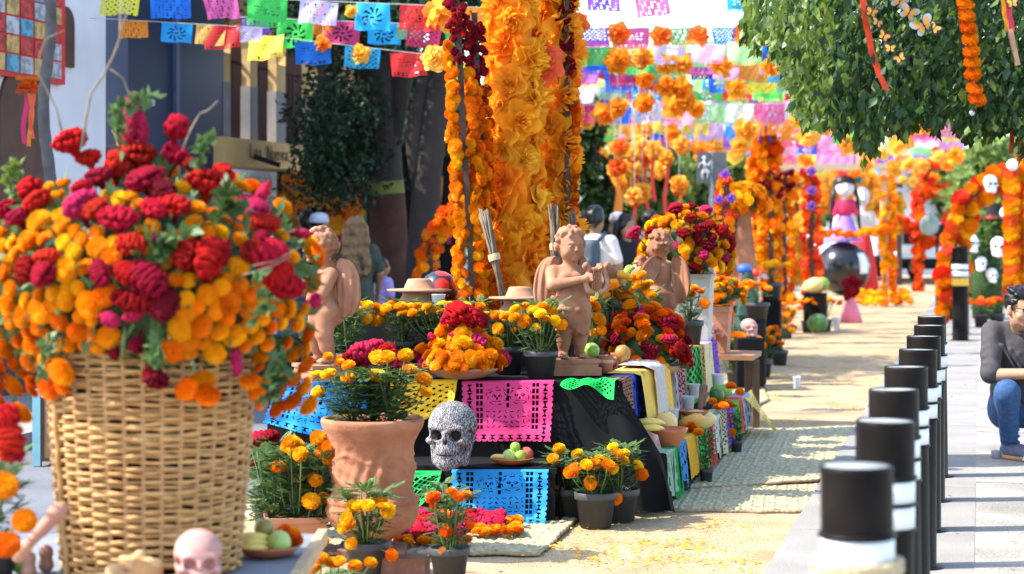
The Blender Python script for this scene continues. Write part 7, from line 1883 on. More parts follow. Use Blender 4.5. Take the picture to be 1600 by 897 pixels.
g.cap((-.05, -.03, .845), (.015, -.075, .79), .018, .014, .01); g.cap((.07, -.02, .845), (.02, -.075, .79), .018, .014, .01)
for i in range(6): g.cap((-.12 + .05 * i, -.05, .72 - .03 * i), (-.02 + .05 * i, -.06, .52 - .01 * i), .012, .008, .02)
for i in range(4): a, c = Vector(J['shL']), Vector(J['elL']); t = .3 + .17 * i; m_ = a.lerp(c, t); g.cap(m_ + Vector((-.05, -.03, .02)), m_ + Vector((.04, -.05, -.02)), .010, .008, .014)
g.cap((.015, -.0, .86), H(0, 0, -.08), .060, .055, .012, 's'); g.build('shirt', SHIRT, e)
q = Solid((-.35, -.36, .06), (.48, .48, .6), .0085); q.ell((.06, .23, .33), (.20, .17, .16), .05)
for s in 'LR':
 h, k, a = Vector(J['hip' + s]), Vector(J['kn' + s]), Vector(J['an' + s]); q.cap(h, k, .105, .075, .04); q.cap(k, a + Vector((0, 0, .03)), .076, .056, .03)
 for i in range(4): t = .55 + .12 * i; c = k.lerp(a, t); q.cap(c + Vector((-.05, -.03, .01)), c + Vector((.05, -.04, -.01)), .014, .012, .012)
 for i in range(3): c = k.lerp(h, .12 + .1 * i); q.cap(c + Vector((-.06, -.02, -.05)), c + Vector((.05, -.01, -.06)), .012, .01, .015)
q.build('jeans', M('jeans denim', (.022, .060, .155), .85, .25, 40, c2=(.045, .11, .25), bump=.3, bscale=16), e)
for s in 'LR':
 a = Vector(J['an' + s]); toe = a + Vector((.10, -.15, -.05)); q = Solid(tuple(a + Vector((-.1, -.26, -.09))), tuple(a + Vector((.22, .12, .08))), .0075); q.cap(a + Vector((-.01, .03, -.035)), a + Vector((.05, -.07, -.035)), .042, .046, .02); q.cap(a + Vector((.05, -.07, -.04)), toe + Vector((0, 0, .01)), .046, .036, .02); q.cap(a + Vector((0, .01, -.02)), a + Vector((0, 0, .02)), .045, .048, .02); q.build('shoe', SNEAK, e)
 pts = [a + Vector((-.012, .06, 0)), toe + Vector((.022, -.03, 0))]; mb = MB(); d = (toe - a); d.z = 0; d.normalize(); n_ = Vector((-d.y, d.x, 0)); out = []
 for i in range(20): t = 6.283 * i / 20; out.append((a + d * .075 + d * .145 * math.cos(t) + n_ * .050 * math.sin(t)))
 mb.add([(p.x, p.y, .002) for p in out] + [(p.x, p.y, .026) for p in out], [tuple(range(19, -1, -1)), tuple(range(20, 40))] + [(i, (i + 1) % 20, 20 + (i + 1) % 20, 20 + i) for i in range(20)]); mb.build('sole', SOLE, e)
hq = Solid((-.16, -.24, .86), (.16, .12, 1.13), .006); hq.ell(H(0, .028, .050), (.086, .098, .098), .02, rot=hr); hq.ell(H(0, -.075, -.01), (.085, .06, .072), .015, 's', rot=hr); hq.ell(H(0, .02, -.09), (.2, .2, .055), .015, 's')
for i in range(9): hq.cap(H((i - 4) * .016, -.06 + abs(i - 4) * .006, .098), H((i - 4) * .019, .03, .128), .012, .016, .012)
for s in (-1, 1): hq.cap(H(s * .08, -.02, .05), H(s * .08, -.022, .0), .012, .008, .01)
hq.noise(.0035, 150, 2); hq.build('hair', BLKH, e)
for s in (-1, 1):
 MB().tube([H(s * .034 + .026 * math.cos(t), -.112 + .01 * abs(math.cos(t)), .012 + .019 * math.sin(t)) for t in [6.283 * i / 18 for i in range(18)]], .0028, 6, closed=True).build('spectacle_rim', M('dark frame', (.02, .015, .02), .3), e)
 MB().tube([H(s * .06, -.104, .018), H(s * .08, -.05, .016), H(s * .084, .012, .012)], .0028, 6).build('spectacle_arm', MATS['dark frame'], e)
 mb = MB(); mb.add([H(s * .034 + .025 * math.cos(t), -.111 + .01 * abs(math.cos(t)), .012 + .018 * math.sin(t)) for t in [6.283 * i / 14 for i in range(14)]], [tuple(range(14))]); mb.build('lens', M('tinted lens', (.06, .06, .20), .1, .05, spec=.8), e)
MB().tube([H(-.009, -.112, .016), H(0, -.116, .02), H(.009, -.112, .016)], .0025, 6).build('spectacle_bridge', MATS['dark frame'], e)
for i, px in enumerate((1557, 1569)):
 o = MB().lathe([(.030, 0), (.033, .003), (.033, .047), (.030, .05), (.018, .05), (.018, .03), (.002, .03)], 24, capt=True).build('tape_roll', M('grey tape', (.26, .26, .28), .4, .1, 12), None, P(px, 724, 12.93) * 1, label=['grey tape roll standing farther from the shoe', 'grey tape roll standing closest to the shoe'][i], cat='tape roll', group='tape rolls'); o.location.z = .036
mb = MB(); mb.box((0, 0, .075), (.012, .04, .075)); o = mb.build('black_case', M('black plastic', (.02, .02, .022), .35), None, P(1602, 733, 12.7), False, 'thin black case leaning beside the shoe at the picture edge', 'case', rot=(0, R(24), 0)); o.location.z = .036
mb = MB(); mb.box((-.0135, 0, .075), (.0012, .036, .068)); mb.build('pale_panel', WHITE, o, smooth=False)

# ------------------------------------------------------------------ second altar group along the path
MARI['tinsel'] = M('red orange tinsel', (.85, .085, .012), .7, .2, 9, trans=.25, rand=.12, hue=.01)
def gp(px, py): return onz(px, py)
def post(px, y0, y1, Y, label, cols, w, size, seed, strands=3, red=None, poler=.03):
 b, t = P(px, y0, Y), P(px, y1, Y); s = px_size(w, Y) / 2
 return flower_pole('flower_pole', label, b, t, .1, [(-s + 2 * s * i / (strands - 1), .05 * (1 if i % 2 else -1) + .04, 0, .97) for i in range(strands)], red=red, cols=cols, size=size, pole_r=poler, seed=seed, low=True, red_size=.09)
post(1133, 500, 272, 16.5, 'orange marigold post topped with small purple blooms', ('deep', 'orange', 'amber', 'tinsel'), 18, .085, 91, 4)
def purple(px, py, Y, label):
 o = inst('purple_flower', CREPE_M[3], None, P(px, py, Y), look((0, -1, .4)), px_size(16, Y), (.35, .14, .55)); tag(o, label, 'flower', 'purple flowers on posts')
purple(1133, 272, 16.4, 'small purple flower topping the orange marigold post'); purple(1124, 312, 16.3, 'purple flower pinned lower on the orange marigold post'); purple(1142, 310, 16.3, 'purple flower pinned on the lit side of the orange post')
post(1205, 512, 270, 28, 'marigold post of the wooden gate, leafy and nearest the path middle', ('amber', 'orange'), 26, .14, 92, 4, (.82, 1.0, 26, .12))
post(1225, 512, 268, 29, 'dark stemmed marigold post just behind the leafy one', ('orange', 'deep', 'amber'), 22, .14, 93, 3, (.85, 1.0, 22, .12))
post(1268, 480, 266, 31, 'slim red orange post with purple blooms', ('tinsel', 'tinsel', 'deep'), 18, .15, 94, 3)
for i, (py, lb) in enumerate(((268, 'purple flower on top of the slim red post'), (298, 'purple flower second down the slim red post'), (322, 'purple flower lowest on the slim red post'))): purple(1268, py, 30.7, lb)
# wooden frame with marigold rail
e = empty('timber_gate', gp(1383, 480), 'pale wooden frame wound with marigolds before the big doll', 'frame'); Yf = e.location.y
a, b, c, d = [P(x, y, Yf) - e.location for x, y in ((1228, 480), (1228, 266), (1380, 264), (1383, 480))]
PW = M('pale timber', (.62, .50, .34), .7, .12, 9)
for q, r in ((a, b), (d, c)): MB().bar(q, r, .11).build('upright', PW, e, smooth=False)
MB().bar(b + Vector((-.1, 0, .045)), c + Vector((.1, 0, .045)), .11).build('crossbar', PW, e, smooth=False)
rd = random.Random(95); garland(e, [P(1280, 363, Yf) - e.location - Vector((0, .08, 0)), P(1330, 365, Yf) - e.location - Vector((0, .08, 0)), P(1390, 360, Yf) - e.location - Vector((0, .08, 0))], .16, ('amber', 'orange'), rd, low=True, step=.5)
for off in (.08, -.08): garland(e, [c + Vector((off + .06, -.06, -.2)), d + Vector((off + .06, -.06, .05))], .16, ('orange', 'amber'), rd, low=True)
# giant doll on a black ball
e = empty('giant_ball', gp(1318, 462), 'huge glossy black ball with white patch under the doll', 'ball'); Yb = e.location.y; rb = px_size(84, Yb) / 2
MB().lathe([(rb * max(.001, math.sin(t)), rb * 1.02 - rb * math.cos(t)) for t in [math.pi * i / 20 for i in range(21)]], 36).build('ball', M('black gloss', (.012, .012, .014), .18, .3, 2, spec=.6), e)
p = P(1318, 410, Yb) - e.location
mb = MB(); mb.grid(8, 10, lambda s, t: Vector((0, 0, rb * 1.02)) + 1.006 * rb * Vector((math.sin(R(28 + 26 * s)) * math.cos(R(-10 + 45 * t)), -math.cos(R(28 + 26 * s)) * math.cos(R(-10 + 45 * t)), math.sin(R(-10 + 45 * t))))); mb.build('white_patch', WHITE, e)
e = empty('giant_doll', P(1320, 372, Yb - .1), 'giant doll with black braids, red blouse and purple skirt', 'doll'); k = px_size(1, Yb)
MB().lathe([(k * 26, -k * 6), (k * 23, 2 * k), (k * 16, k * 18), (k * 10, k * 32), (k * 9, k * 34)], 48, fn=lambda r, z, a: r * (1 + .07 * math.sin(18 * a))).build('skirt', M('purple cloth', (.34, .20, .62), .8, .1, 4), e)
q = Solid((-.45, -.3, k * 28), (.45, .3, k * 80), .025); q.ell((0, 0, k * 46), (k * 13, k * 10, k * 16), .05); q.cap((-k * 12, 0, k * 56), (-k * 17, -.05, k * 36), k * 5, k * 4, .05); q.cap((k * 12, 0, k * 56), (k * 18, -.05, k * 38), k * 5, k * 4, .05); q.build('blouse', M('red cloth', (.60, .03, .10), .8, .1, 4), e)
q = Solid((-.4, -.35, k * 58), (.4, .35, k * 105), .02); q.ell((0, 0, k * 79), (k * 15, k * 14, k * 15), .05); q.ell((0, -k * 6, k * 73), (k * 10, k * 9, k * 9), .04); q.cap((0, 0, k * 60), (0, 0, k * 70), k * 5, k * 6, .04); q.cap((0, -k * 14, k * 78), (0, -k * 17, k * 75), k * 2, k * 2.5, .03)
for s in (-1, 1): q.ell((s * k * 5.5, -k * 14, k * 80), (k * 3.2, k * 4, k * 3), .02, 's')
q.build('head', M('pale face', (.66, .62, .58), .7), e)
q = Solid((-.5, -.3, -k * 5), (.5, .45, k * 108), .025); q.ell((0, k * 3, k * 86), (k * 17.5, k * 16, k * 13), .04); q.ell((0, -k * 14, k * 75), (k * 14, k * 10, k * 9), .03, 's'); q.build('hair', BLKH, e)
for s in (-1, 1): MB().tube([(s * k * 14, k * 2, k * 84), (s * k * 20, -k * 2, k * 60), (s * k * 21, -k * 3, k * 30), (s * k * 24, -k * 3, k * 2)], [k * 4, k * 3.4, k * 3, k * 1.5], 8).build('braid', BLKH, e)
for i, (x, z, cc) in enumerate(((-6, 100, (.8, .15, .1)), (4, 102, (.85, .3, .25)), (12, 98, (.8, .1, .12)), (20, 90, (.05, .45, .4)), (16, 96, (.85, .3, .1)))): inst('hair_flower', CREPE_M[i % 5], e, (x * k, -k * 4, z * k), look((0, -1, .5)), k * 14, cc)
# second tall figure behind the doll
e = empty('robed_figure', P(1347, 455, Yb + 1.2), 'tall figure with cream jacket and red skirt behind the doll', 'doll'); e.location.z = 0; k = px_size(1, Yb + 1.2)
MB().lathe([(k * 26, 0), (k * 22, k * 40), (k * 15, k * 80), (k * 12, k * 92)], 40, fn=lambda r, z, a: r * (1 + .05 * math.sin(16 * a))).build('skirt', M('scarlet cloth', (.65, .03, .03), .8, .1, 4), e)
q = Solid((-.5, -.3, k * 85), (.5, .3, k * 170), .03); q.ell((0, 0, k * 108), (k * 14, k * 9, k * 24), .05); q.cap((-k * 14, 0, k * 124), (-k * 20, 0, k * 92), k * 6, k * 5, .04); q.cap((k * 14, 0, k * 124), (k * 20, 0, k * 92), k * 6, k * 5, .04); q.build('jacket', M('cream cloth', (.62, .54, .46), .8, .08, 4), e)
q = Solid((-.4, -.35, k * 128), (.4, .35, k * 172), .025); q.ell((0, 0, k * 152), (k * 12, k * 12, k * 15), .04); q.cap((0, 0, k * 130), (0, 0, k * 142), k * 5, k * 5, .04); q.cap((0, -k * 11, k * 150), (0, -k * 14, k * 147), k * 2, k * 2.4, .02); q.build('head', MATS['pale face'], e)
# red orange tinsel frames spelling shapes at the end of the path
e = empty('tinsel_frame', gp(1434, 456), 'red orange tinsel frame with post, arch and square window', 'frame'); Yt = e.location.y
def tl(*pts): return [P(a, b, Yt) - e.location for a, b in pts]
rd = random.Random(97)
for pts in (tl((1434, 455), (1433, 300)), tl((1388, 455), (1388, 348)), tl((1388, 352), (1400, 346), (1418, 350), (1430, 370)), tl((1442, 378), (1482, 378)), tl((1447, 300), (1447, 258), (1497, 258), (1497, 298), (1447, 300)), tl((1433, 300), (1510, 298)), tl((1480, 378), (1490, 300))):
 MB().tube(pts, .05, 6).build('bar', POLE, e)
 for off in ((-.06, 0), (.06, -.05), (0, -.1)): garland(e, [p + Vector((off[0], off[1], off[0])) for p in pts], .20, ('tinsel', 'tinsel', 'deep'), rd, low=True, step=.9)
e = empty('ladder_frame', P(1195, 420, 34), 'orange tinsel ladder frame carrying a purple dancer', 'frame'); e.location.z = 0
def t2(*pts): return [P(a, b, 34) - e.location for a, b in pts]
for pts in (t2((1182, 420), (1184, 212)), t2((1212, 420), (1208, 212)), t2((1184, 225), (1210, 225)), t2((1184, 262), (1210, 262)), t2((1183, 300), (1210, 300)), t2((1184, 214), (1208, 214)), t2((1183, 336), (1211, 336))):
 MB().tube(pts, .05, 6).build('bar', POLE, e)
 for off in ((-.05, 0), (.06, -.06)): garland(e, [p + Vector((off[0], off[1], 0)) for p in pts], .20, ('orange', 'deep', 'amber'), rd, low=True, step=.9)
e = empty('dancer_figure', P(1195, 222, 33.8), 'purple dancer cutout figure standing on the orange ladder frame', 'figure'); k = px_size(1, 33.8)
q = Solid((-.35, -.15, -.02), (.35, .15, .62), .018)
q.path([(-k * 8, 0, 0), (-k * 5, 0, k * 18), (0, 0, k * 28)], [.03, .04, .05], .03); q.path([(k * 9, 0, 0), (k * 5, 0, k * 17), (0, 0, k * 28)], [.03, .04, .05], .03); q.cap((0, 0, k * 28), (0, 0, k * 40), .07, .09, .03); q.ell((0, 0, k * 49), (.06, .06, .075), .02); q.path([(k * 7, 0, k * 40), (k * 15, 0, k * 34), (k * 10, 0, k * 26)], [.03, .025, .02], .02); q.path([(-k * 7, 0, k * 40), (-k * 15, 0, k * 44), (-k * 18, 0, k * 52)], [.03, .025, .02], .02)
q.build('figure', M('dark purple', (.10, .03, .14), .6, .5, 8), e)
# yellow flower masses hanging over the far gate
e = empty('flower_gate', gp(1330, 452), 'broad far gate thick with yellow orange paper flowers', 'gate'); Yg = e.location.y + 3; e.location.y = Yg; e.location.x *= Yg / (Yg - 3)
rd = random.Random(98)
def fl(px, py, d, dy=0): inst('paper_flower', rd.choice(CREPE_M), e, P(px, py, Yg) + Vector((0, dy, 0)) - e.location, look(Vector((rd.uniform(-.5, .5), -1, rd.uniform(-.4, .6))), rd), px_size(d, Yg), PO[rd.choice((0, 2, 4, 2))])
for i in range(110): t = rd.random(); px = 1250 + 150 * t; fl(px, 292 + 40 * abs(2 * t - 1) ** 3 + rd.uniform(-18, 24), rd.uniform(26, 38), rd.uniform(-.4, .4))
for i in range(40): fl(1245 + rd.uniform(-9, 9), rd.uniform(300, 440), rd.uniform(18, 28))
for x in (1245, 1405): MB().bar(P(x, 452, Yg) - e.location, P(x, 300, Yg) - e.location, .12).build('post', POLE, e, smooth=False)
MB().bar(P(1240, 290, Yg) - e.location, P(1410, 290, Yg) - e.location, .12).build('beam', POLE, e, smooth=False)
# flower-hung strings under the trees left of the sign
rd = random.Random(99); LX = [rd.uniform(935, 1075) for _ in range(16)]; LX.sort(); LO = 'first second third fourth fifth sixth seventh eighth ninth tenth eleventh twelfth thirteenth fourteenth fifteenth sixteenth'.split()
for i in range(16):
 px, py, Y = LX[i], rd.uniform(225, 320), rd.uniform(26, 31); lp = P(px, py, Y)
 e = empty('paper_lantern', lp, None, None)
 tag(e, 'orange paper flower hanging before the green trees, %s from the crepe column side' % LO[i], 'lantern', 'paper flowers hanging before the green trees')
 D = px_size(rd.uniform(22, 32), Y); inst('paper_flower', rd.choice(CREPE_M), e, (0, 0, 0), look((0, -1, .5), rd), D, rd.choice(PO)); inst('paper_flower', rd.choice(CREPE_M), e, (0, .02, -.05), look((0, -1, -.5), rd), D * .9, rd.choice(((.85, .12, .03), PO[1])))
 if i % 3: ribbon(e, (0, 0, -.1), rd.uniform(.4, .9), .05, rd.choice(((.85, .3, .04), (.75, .06, .05))), i)
 MB().tube([(0, 0, 0), (0, 0, 1.2)], .004, 3, cap=False).build('thread', CORD, e)
# grey sign board on a pole with a pale dancer emblem
e = empty('sign_board', P(1112, 420, 27), 'grey street sign board on a pole with pale figure emblem', 'sign'); e.location.z = 0; k = px_size(1, 27); zz = P(0, 262, 27).z
MB().tube([(0, .03, 0), (0, .03, zz + k * 26)], .035, 10).build('pole', M('grey steel', (.20, .21, .23), .5), e)
for x0, x1 in ((-23, -2.5), (2.5, 23)): MB().box((k * (x0 + x1) / 2, 0, zz), (k * (x1 - x0) / 2, .012, k * 24)).build('panel', M('grey sign face', (.13, .14, .155), .5, .06, 3), e, smooth=False)
q = Solid((-.14, -.02, -.2), (.14, .02, .22), .009); q.ell((0, 0, .13), (.028, .01, .03), .01); q.path([(0, 0, .09), (.01, 0, .0), (-.03, 0, -.08), (-.02, 0, -.15)], [.012, .02, .012, .008], .01); q.path([(.01, 0, 0), (.05, 0, -.06), (.04, 0, -.14)], [.016, .011, .008], .01); q.path([(0, 0, .07), (.06, 0, .03), (.09, 0, .09)], [.011, .009, .007], .01); q.path([(0, 0, .07), (-.06, 0, .05), (-.08, 0, -.01)], [.011, .009, .007], .01); q.ell((.03, 0, -.05), (.05, .008, .02), .02)
q.build('emblem', WHITE, e, (k * -12, -.016, zz))
# marigold arch with skulls over the pavement
e = empty('marigold_arch', gp(1490, 512), 'arch of orange and red paper marigolds with white skulls on the pavement', 'arch'); Ya = 27.5
ap = [(1487, 500), (1486, 440), (1488, 400), (1494, 365), (1508, 325), (1528, 298), (1552, 284), (1580, 276), (1600, 272), (1625, 280), (1645, 300), (1655, 340), (1658, 400), (1658, 500)]
rd = random.Random(101); pts = [P(a, b, Ya) - e.location for a, b in ap]; MB().tube(pts, .04, 8).build('hoop', POLE, e)
acc = 0; n = 0; L = [(pts[i + 1] - pts[i]).length for i in range(len(pts) - 1)]; tot = sum(L); m = 46
for i in range(m):
 s = tot * i / (m - 1) * .999; k = 0
 while s > L[k]: s -= L[k]; k += 1
 d = (pts[k + 1] - pts[k]).normalized(); c = pts[k] + d * s; nn = Vector((d.z, 0, -d.x))
 for off in (-.105, .105): bloom(e, 'm', c + nn * (off + rd.uniform(-.03, .03)) + Vector((rd.uniform(-.03, .03), -.05 + rd.uniform(-.07, .05), rd.uniform(-.03, .03))), Vector((nn.x * off * 3, -1, .2)) + rvec(rd) * .5, .2 * rd.uniform(.8, 1.2), rd, ('tinsel', 'amber', 'orange')[(i + (off > 0)) % 3])
skull(P(1548, 302, Ya - .25), px_size(27, Ya), 'white skull fixed high on the marigold arch', SK_WHITE, R(10), socket=True)
e = empty('marigold_post', P(1592, 480, 24), 'orange and red paper marigold post beside the skull hedge', 'flower pole')
MB().bar((0, 0, -.7), P(1590, 262, 24) - e.location, .08).build('pole', POLE, e, smooth=False)
for i in range(16):
 for off in (-.085, .085): bloom(e, 'm', P(1590, 268 + 12.5 * i, 24) - e.location + Vector((off, -.08, 0)), Vector((off * 4, -1, .1)), .2, rd, ('tinsel', 'orange', 'amber')[(i + (off > 0)) % 3])
o = MB().lathe([(.002, -.07), (.04, -.06), (.066, -.025), (.07, 0), (.066, .025), (.04, .06), (.002, .07)], 20).build('globe_lamp', WHITE, None, P(1582, 258, 23.8), label='white round globe above the marigold post', cat='globe')
# hedge with skulls, black hatted figure, pots
hb = gp(1543, 502); e = empty('hedge', hb, 'green leafy column hedge dotted with white skulls', 'hedge'); Yh = hb.y; k = px_size(1, Yh); mb = MB(); rd = random.Random(103)
for i in range(26): leaf_cloud(mb, (k * rd.uniform(-28, 28), rd.uniform(-.2, .2), k * rd.uniform(20, 152)), (.17, .17, .17), 90, rd, .09, .03)
mb.build('leaves', MIDG, e); MB().tube([(0, 0, 0), (.02, 0, k * 150)], [.06, .03], 8).build('stem', BARK, e)
MB().lathe([(k * 24, k * 5), (k * 26, k * 60), (k * 24, k * 120), (k * 8, k * 145)], 12, capt=True).build('inner_twigs', LEAF_D, e)
for i, (px, py, d, lb) in enumerate(((1560, 402, 30, 'white skull facing out of the hedge, largest'), (1517, 395, 28, 'white skull at the arch side of the hedge'), (1533, 424, 22, 'small white skull in the middle of the hedge'), (1550, 442, 22, 'white skull low in the hedge'), (1575, 350, 26, 'white skull beside the black hat'))): skull(P(px, py, Yh - .45), px_size(d, Yh), lb, SK_WHITE, R((-10, 30, -20, 15, 40)[i]), socket=True)
e = empty('black_hat', P(1552, 345, Yh), 'wide black hat perched on top of the hedge', 'hat'); MB().lathe([(k * 26, 0), (k * 27, k * 3), (k * 12, k * 3), (k * 11, k * 24), (k * 8, k * 28), (.01, k * 28)], 28, capt=True).build('felt', BLKT, e); MB().lathe([(k * 12.2, k * 3), (k * 12.2, k * 8)], 28, capb=False).build('band', M('red band', (.5, .03, .03), .7), e)
for i, (px, lb) in enumerate(((1528, 'potted orange marigold at the hedge foot nearer the arch'), (1553, 'potted orange marigold at the hedge foot nearer the crouching person'))): potted(gp(px, 514) + Vector((0, -.2, .03)), .22, .2, .22, .36, lb, n=9, bsize=.1, cols=('deep', 'tinsel', 'orange'), seed=110 + i, low=True)
# thin black pole with a green bag
e = empty('sign_pole', gp(1464, 497), 'thin black pole with a green and white bag tied to its top', 'pole'); Yp = e.location.y
MB().tube([(0, 0, 0), P(1464, 372, Yp) - e.location], .022, 8).build('shaft', BLK, e); q = Solid((-.3, -.15, -.35), (.3, .15, .3), .02); q.ell((-.04, 0, .05), (.16, .07, .17), .03); q.cap((-.04, 0, .15), (-.03, 0, .26), .05, .03, .04); q.build('bag', M('green bag', (.06, .16, .10), .7, .7, 5, c2=(.5, .52, .50)), e, P(1456, 357, Yp) - e.location)

# white truck and dark car at the end of the street
e = empty('parked_truck', gp(1410, 440), 'white box truck parked at the far end of the path', 'truck'); TW = M('white truck paint', (.60, .63, .68), .4, .04, 2); TYR = M('tyre', (.015, .015, .015), .9)
MB().box((0, .6, 1.75), (1.15, 2.0, 1.05)).build('box_body', TW, e, smooth=False); MB().box((0, -1.9, 1.1), (.95, .5, .45)).build('cab', TW, e, smooth=False); MB().box((0, -2.41, 1.25), (.8, .02, .25)).build('windscreen', DARK, e, smooth=False); MB().box((0, .2, .62), (.9, 2.4, .08)).build('chassis', DARK, e, smooth=False)
for x in (-.9, .9):
 for y in (-1.7, 1.6): w_ = MB().lathe([(.2, -.11), (.38, -.11), (.42, -.07), (.42, .07), (.38, .11), (.2, .11)], 22, capt=True).build('wheel', TYR, e, (x, y, .42), rot=(0, R(90), 0)); MB().lathe([(.2, -.115), (.18, -.125), (.02, -.125)], 16, capt=True).build('rim', M('rim grey', (.4, .4, .42), .4), w_)
for x in (-.7, .7): MB().box((x, -2.415, .85), (.13, .02, .08)).build('headlight', M('lamp glass', (.7, .7, .65), .2), e, smooth=False)
e.location.z = 0; e.rotation_euler.z = R(8)
e = empty('parked_car', gp(1466, 436), 'dark parked car behind the thin black pole', 'car'); CP = M('dark car paint', (.03, .045, .075), .25, .1, 2, spec=.6)
q = Solid((-1.0, -2.2, .15), (1.0, 2.2, 1.6), .06); q.box((0, 0, .58), (.85, 2.05, .30), .2, .1); q.box((0, .25, 1.1), (.68, 1.0, .30), .25, .15); q.build('body', CP, e)
MB().box((0, -.82, 1.14), (.58, .03, .18), rz=0).build('windscreen', DARK, e, smooth=False)
for x in (-.82, .82):
 for y in (-1.3, 1.35): MB().lathe([(.1, -.1), (.30, -.1), (.32, 0), (.30, .1), (.1, .1)], 20, capt=True).build('wheel', TYR, e, (x, y, .32), rot=(0, R(90), 0))
for x in (-.6, .6): MB().box((x, -2.06, .66), (.14, .03, .06)).build('headlight', MATS['lamp glass'], e, smooth=False)
e.rotation_euler.z = R(75)
e = empty('parked_car', P(1250, 420, 62), 'white parked car far down the street behind the gate posts', 'car'); e.location.z = 0
q = Solid((-1.0, -2.2, .15), (1.0, 2.2, 1.6), .06); q.box((0, 0, .58), (.85, 2.05, .30), .2, .1); q.box((0, .25, 1.1), (.68, 1.0, .30), .25, .15); q.build('body', M('white car paint', (.6, .6, .62), .3), e); e.rotation_euler.z = R(60)

# things between the altar and the gate
mm = [('m', 'amber', 3), ('m', 'orange', 4), ('m', 'yellow', 1)]
e = empty('clay_vase', P(1163, 520, 21), 'tall narrow terracotta vase crowned with marigolds', 'vase'); e.location.z = .0; z0 = P(0, 448, 21).z; k = px_size(1, 21)
MB().lathe([(k * 24, 0), (k * 26, z0 * .8), (k * 22, z0), (k * 18, z0 + k * 45), (k * 13, z0 + k * 85), (k * 10, z0 + k * 112), (k * 13, z0 + k * 118)], 32).build('vase', CLAY, e)
bouquet(e, (0, 0, z0 + k * 132), (k * 34, k * 30, k * 26), 60, mm, 120, .13, -.5, low=True, leaves=40)
e = empty('draped_figure', P(1168, 520, 19.6), 'dark green draped saint figure with blue and red crown', 'figure'); e.location.z = .0; k = px_size(1, 19.6); zb_ = .64
q = Solid((-.3, -.3, 0), (.3, .3, 1.25), .02); q.cap((0, 0, zb_ - .1), (0, 0, zb_ + k * 52), k * 24, k * 10, .04); q.ell((0, -.02, zb_ + k * 62), (k * 9, k * 9, k * 11), .04)
for i in range(7): q.cap((k * (-18 + 6 * i), -k * 20, zb_), (k * (-6 + 2 * i), -k * 9, zb_ + k * 50), .02, .012, .02)
q.build('robe', M('dark green cloth', (.02, .05, .04), .7, .4, 8, c2=(.04, .10, .07)), e)
MB().lathe([(k * 10, zb_ + k * 66), (k * 12, zb_ + k * 74), (k * 6, zb_ + k * 80)], 16, capt=True).build('crown', M('blue crown', (.04, .12, .5), .5), e, (-.03, 0, 0)); MB().lathe([(k * 5, zb_ + k * 64), (k * 7, zb_ + k * 70), (k * 3, zb_ + k * 76)], 14, capt=True).build('red_ornament', M('red ornament', (.65, .05, .03), .5), e, (k * 12, -.03, -.02))
def blk_box(px, y0, y1, w, label, Yb=None):
 Yq = Yb or onz(px, y1).y; e = empty('display_block', P(px, y1, Yq), label, 'display block', 'black display blocks'); e.location.z = 0; h = P(px, y0, Yq).z; W = px_size(w, Yq) / 2
 MB().box((0, 0, h / 2), (W, W, h / 2 - .012), rz=-ST).build('cloth_cover', BLACK, e, smooth=False); MB().box((0, 0, h - .006), (W * 1.03, W * 1.03, .008), rz=-ST).build('top_board', BLACK, e, smooth=False); return e.location + Vector((0, 0, h + .003)), Yq
t, Yq = blk_box(1172, 478, 540, 46, 'black covered block carrying a watermelon near the clay vase', 20)
lone(t + Vector((-.02, -.1, .085)), .10, 'melon', 'round striped watermelon on the black covered block', 'watermelon', 61, group=G)
t, Yq = blk_box(1274, 458, 515, 34, 'black covered block with yellow melon beside the gate posts', 28.5)
lone(t + Vector((-.04, -.05, .10)), .12, 'gourd', 'yellow melon on the far black block', 'melon', 62, (1.3, 1, .9), group=G); lone(t + Vector((.1, .05, .12)), .1, 'lime', 'green melon behind the yellow melon', 'melon', 63, group=G)
lone(P(1278, 492, 27.8) - Vector((0, 0, .12)), .14, 'melon', 'round green melon on the ground before the far black block', 'melon', 64, group=G)
e = empty('clay_planter', P(1118, 540, 15.4), 'square terracotta planter with marigolds at the end of the table', 'planter'); e.location.z = .55; k = px_size(1, 15.4)
zt = P(0, 478, 15.4).z - .55; MB().lathe([(k * 28, 0), (k * 33, zt * .86), (k * 35, zt * .88), (k * 35, zt), (k * 30, zt)], 4).build('planter', POT_CLAY, e, rot=(0, 0, R(45) - ST), smooth=False)
bouquet(e, (0, 0, zt + .05), (.20, .2, .16), 40, [('m', 'amber', 4), ('m', 'orange', 2), ('c', 'red', .5)], 122, .08, 0)
e2 = empty('side_table', P(1125, 640, 15.4), 'small dark wooden table at the end of the altar carrying skull and fruit', 'table'); e2.location.z = 0
MB().box((0, 0, .53), (.28, .3, .018), rz=-ST).build('tabletop', BRN, e2, smooth=False)
for x in (-.24, .24):
 for y in (-.25, .25): MB().bar((x, y, 0), (x, y, .51), .05).build('leg', WOODD, e2, smooth=False)
skull(P(1108, 535, 15.2), px_size(32, 15.2), 'pink skull on the small dark table at the altar end', SK_PINK, R(20))
lone(P(1121, 523, 15.25), .05, 'red', 'red apple beside the pink skull on the small table', 'apple', 65, group=G); lone(P(1118, 520, 15.45), .045, 'lime', 'green lime behind the red apple on the small table', 'lime', 66, group=G)
skull(P(1171, 527, 18.6) , px_size(28, 18.6), 'dark pink skull between the marigold pots beyond the altar', SK_PINK, R(55))
e = empty('skull_stand', P(1171, 527, 18.6), 'dark stand under the pink skull beyond the altar', 'stand'); hh_ = e.location.z; e.location.z = 0; MB().box((0, 0, hh_ / 2 - .003), (.12, .12, hh_ / 2 - .004)).build('block', BLACK, e, smooth=False); MB().box((0, 0, .02), (.14, .14, .02)).build('foot', WOODD, e, smooth=False)
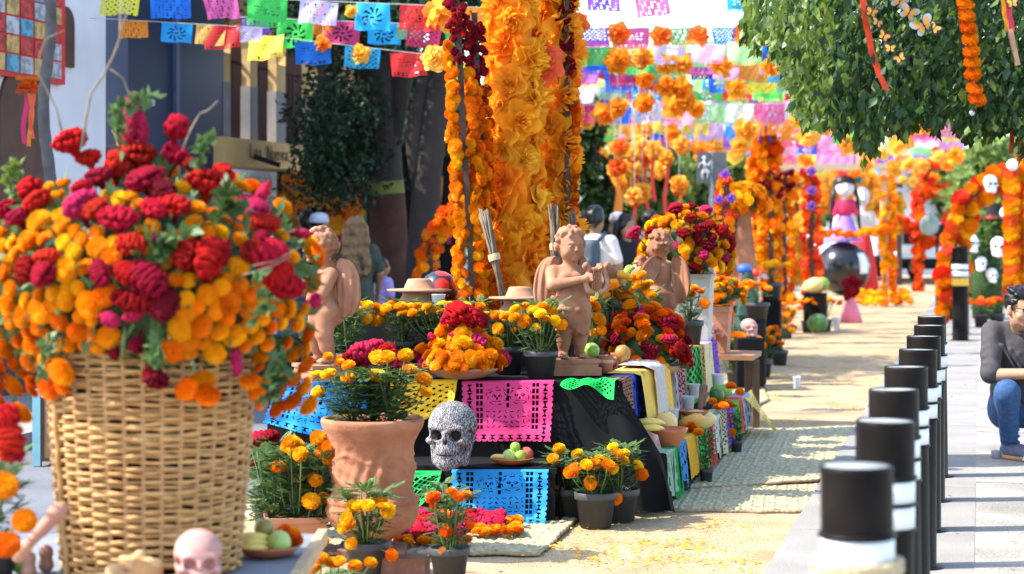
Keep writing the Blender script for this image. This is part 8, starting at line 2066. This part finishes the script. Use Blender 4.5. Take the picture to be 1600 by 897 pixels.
for i, (px, py, ph, sp, n, lb) in enumerate(((1150, 606, .34, .46, 16, 'bushy potted marigold standing right after the altar end'), (1192, 590, .26, .34, 9, 'potted marigold in front of the dark pink skull'), (1218, 572, .26, .32, 9, 'lone potted marigold on the path edge near the white cup'), (1160, 575, .3, .4, 10, 'potted marigold behind the bushy one after the altar'), (1205, 545, .3, .45, 12, 'potted marigold under the striped watermelon block'), (1228, 530, .3, .45, 12, 'potted marigold at the foot of the leafy gate post'), (1262, 520, .3, .45, 10, 'potted marigold beside the far black block'), (1290, 518, .3, .45, 10, 'potted marigold between far black block and pink figure'), (1240, 560, .2, .3, 0, ''))):
 if n: g = gp(px, py); potted(g, .19, .17, ph, sp, lb, n=n, bsize=.085, cols=('orange', 'amber', 'amber'), seed=130 + i, low=i > 1)
t, Yq = blk_box(1205, 470, 545, 30, 'dark block with marigold pot at the gate post', 23); potted(t, .26, .2, .25, .4, 'potted marigold raised on the dark block', n=10, bsize=.09, cols=('amber', 'yellow'), seed=140, low=True)
t, Yq = blk_box(1183, 500, 560, 26, 'low dark block before the watermelon block', 19.2); potted(t, .24, .16, .2, .36, 'potted marigold on the low dark block', n=9, bsize=.085, cols=('amber', 'orange'), seed=141, low=True)
e = empty('pink_figure', gp(1330, 505), 'small figure with pink satin skirt and dark red flower head', 'figure'); k = px_size(1, e.location.y)
MB().lathe([(k * 18, 0), (k * 12, k * 22), (k * 6, k * 40), (k * 5, k * 46)], 30, fn=lambda r, z, a: r * (1 + .08 * math.sin(9 * a))).build('skirt', M('pink satin', (.72, .20, .30), .4, .1, 5), e)
for i in range(12): bloom(e, 'c', Vector((rd.uniform(-.09, .09), rd.uniform(-.1, .05), k * (52 + rd.uniform(-8, 16)))), rvec(rd) + Vector((0, -.5, .5)), .17, rd, 'crimson')
e = empty('petal_heap', gp(1360, 478), 'heap of yellow and orange petals under the giant ball', 'petals'); rd = random.Random(150)
for i in range(70): bloom(e, 'm', onz(rd.uniform(1335, 1420), rd.uniform(464, 482)) - e.location + Vector((0, 0, .04 + .1 * rd.random())), Vector((0, -.4, 1)) + rvec(rd) * .4, .16, rd, rd.choice(('amber', 'orange', 'yellow', 'yellow')), True)
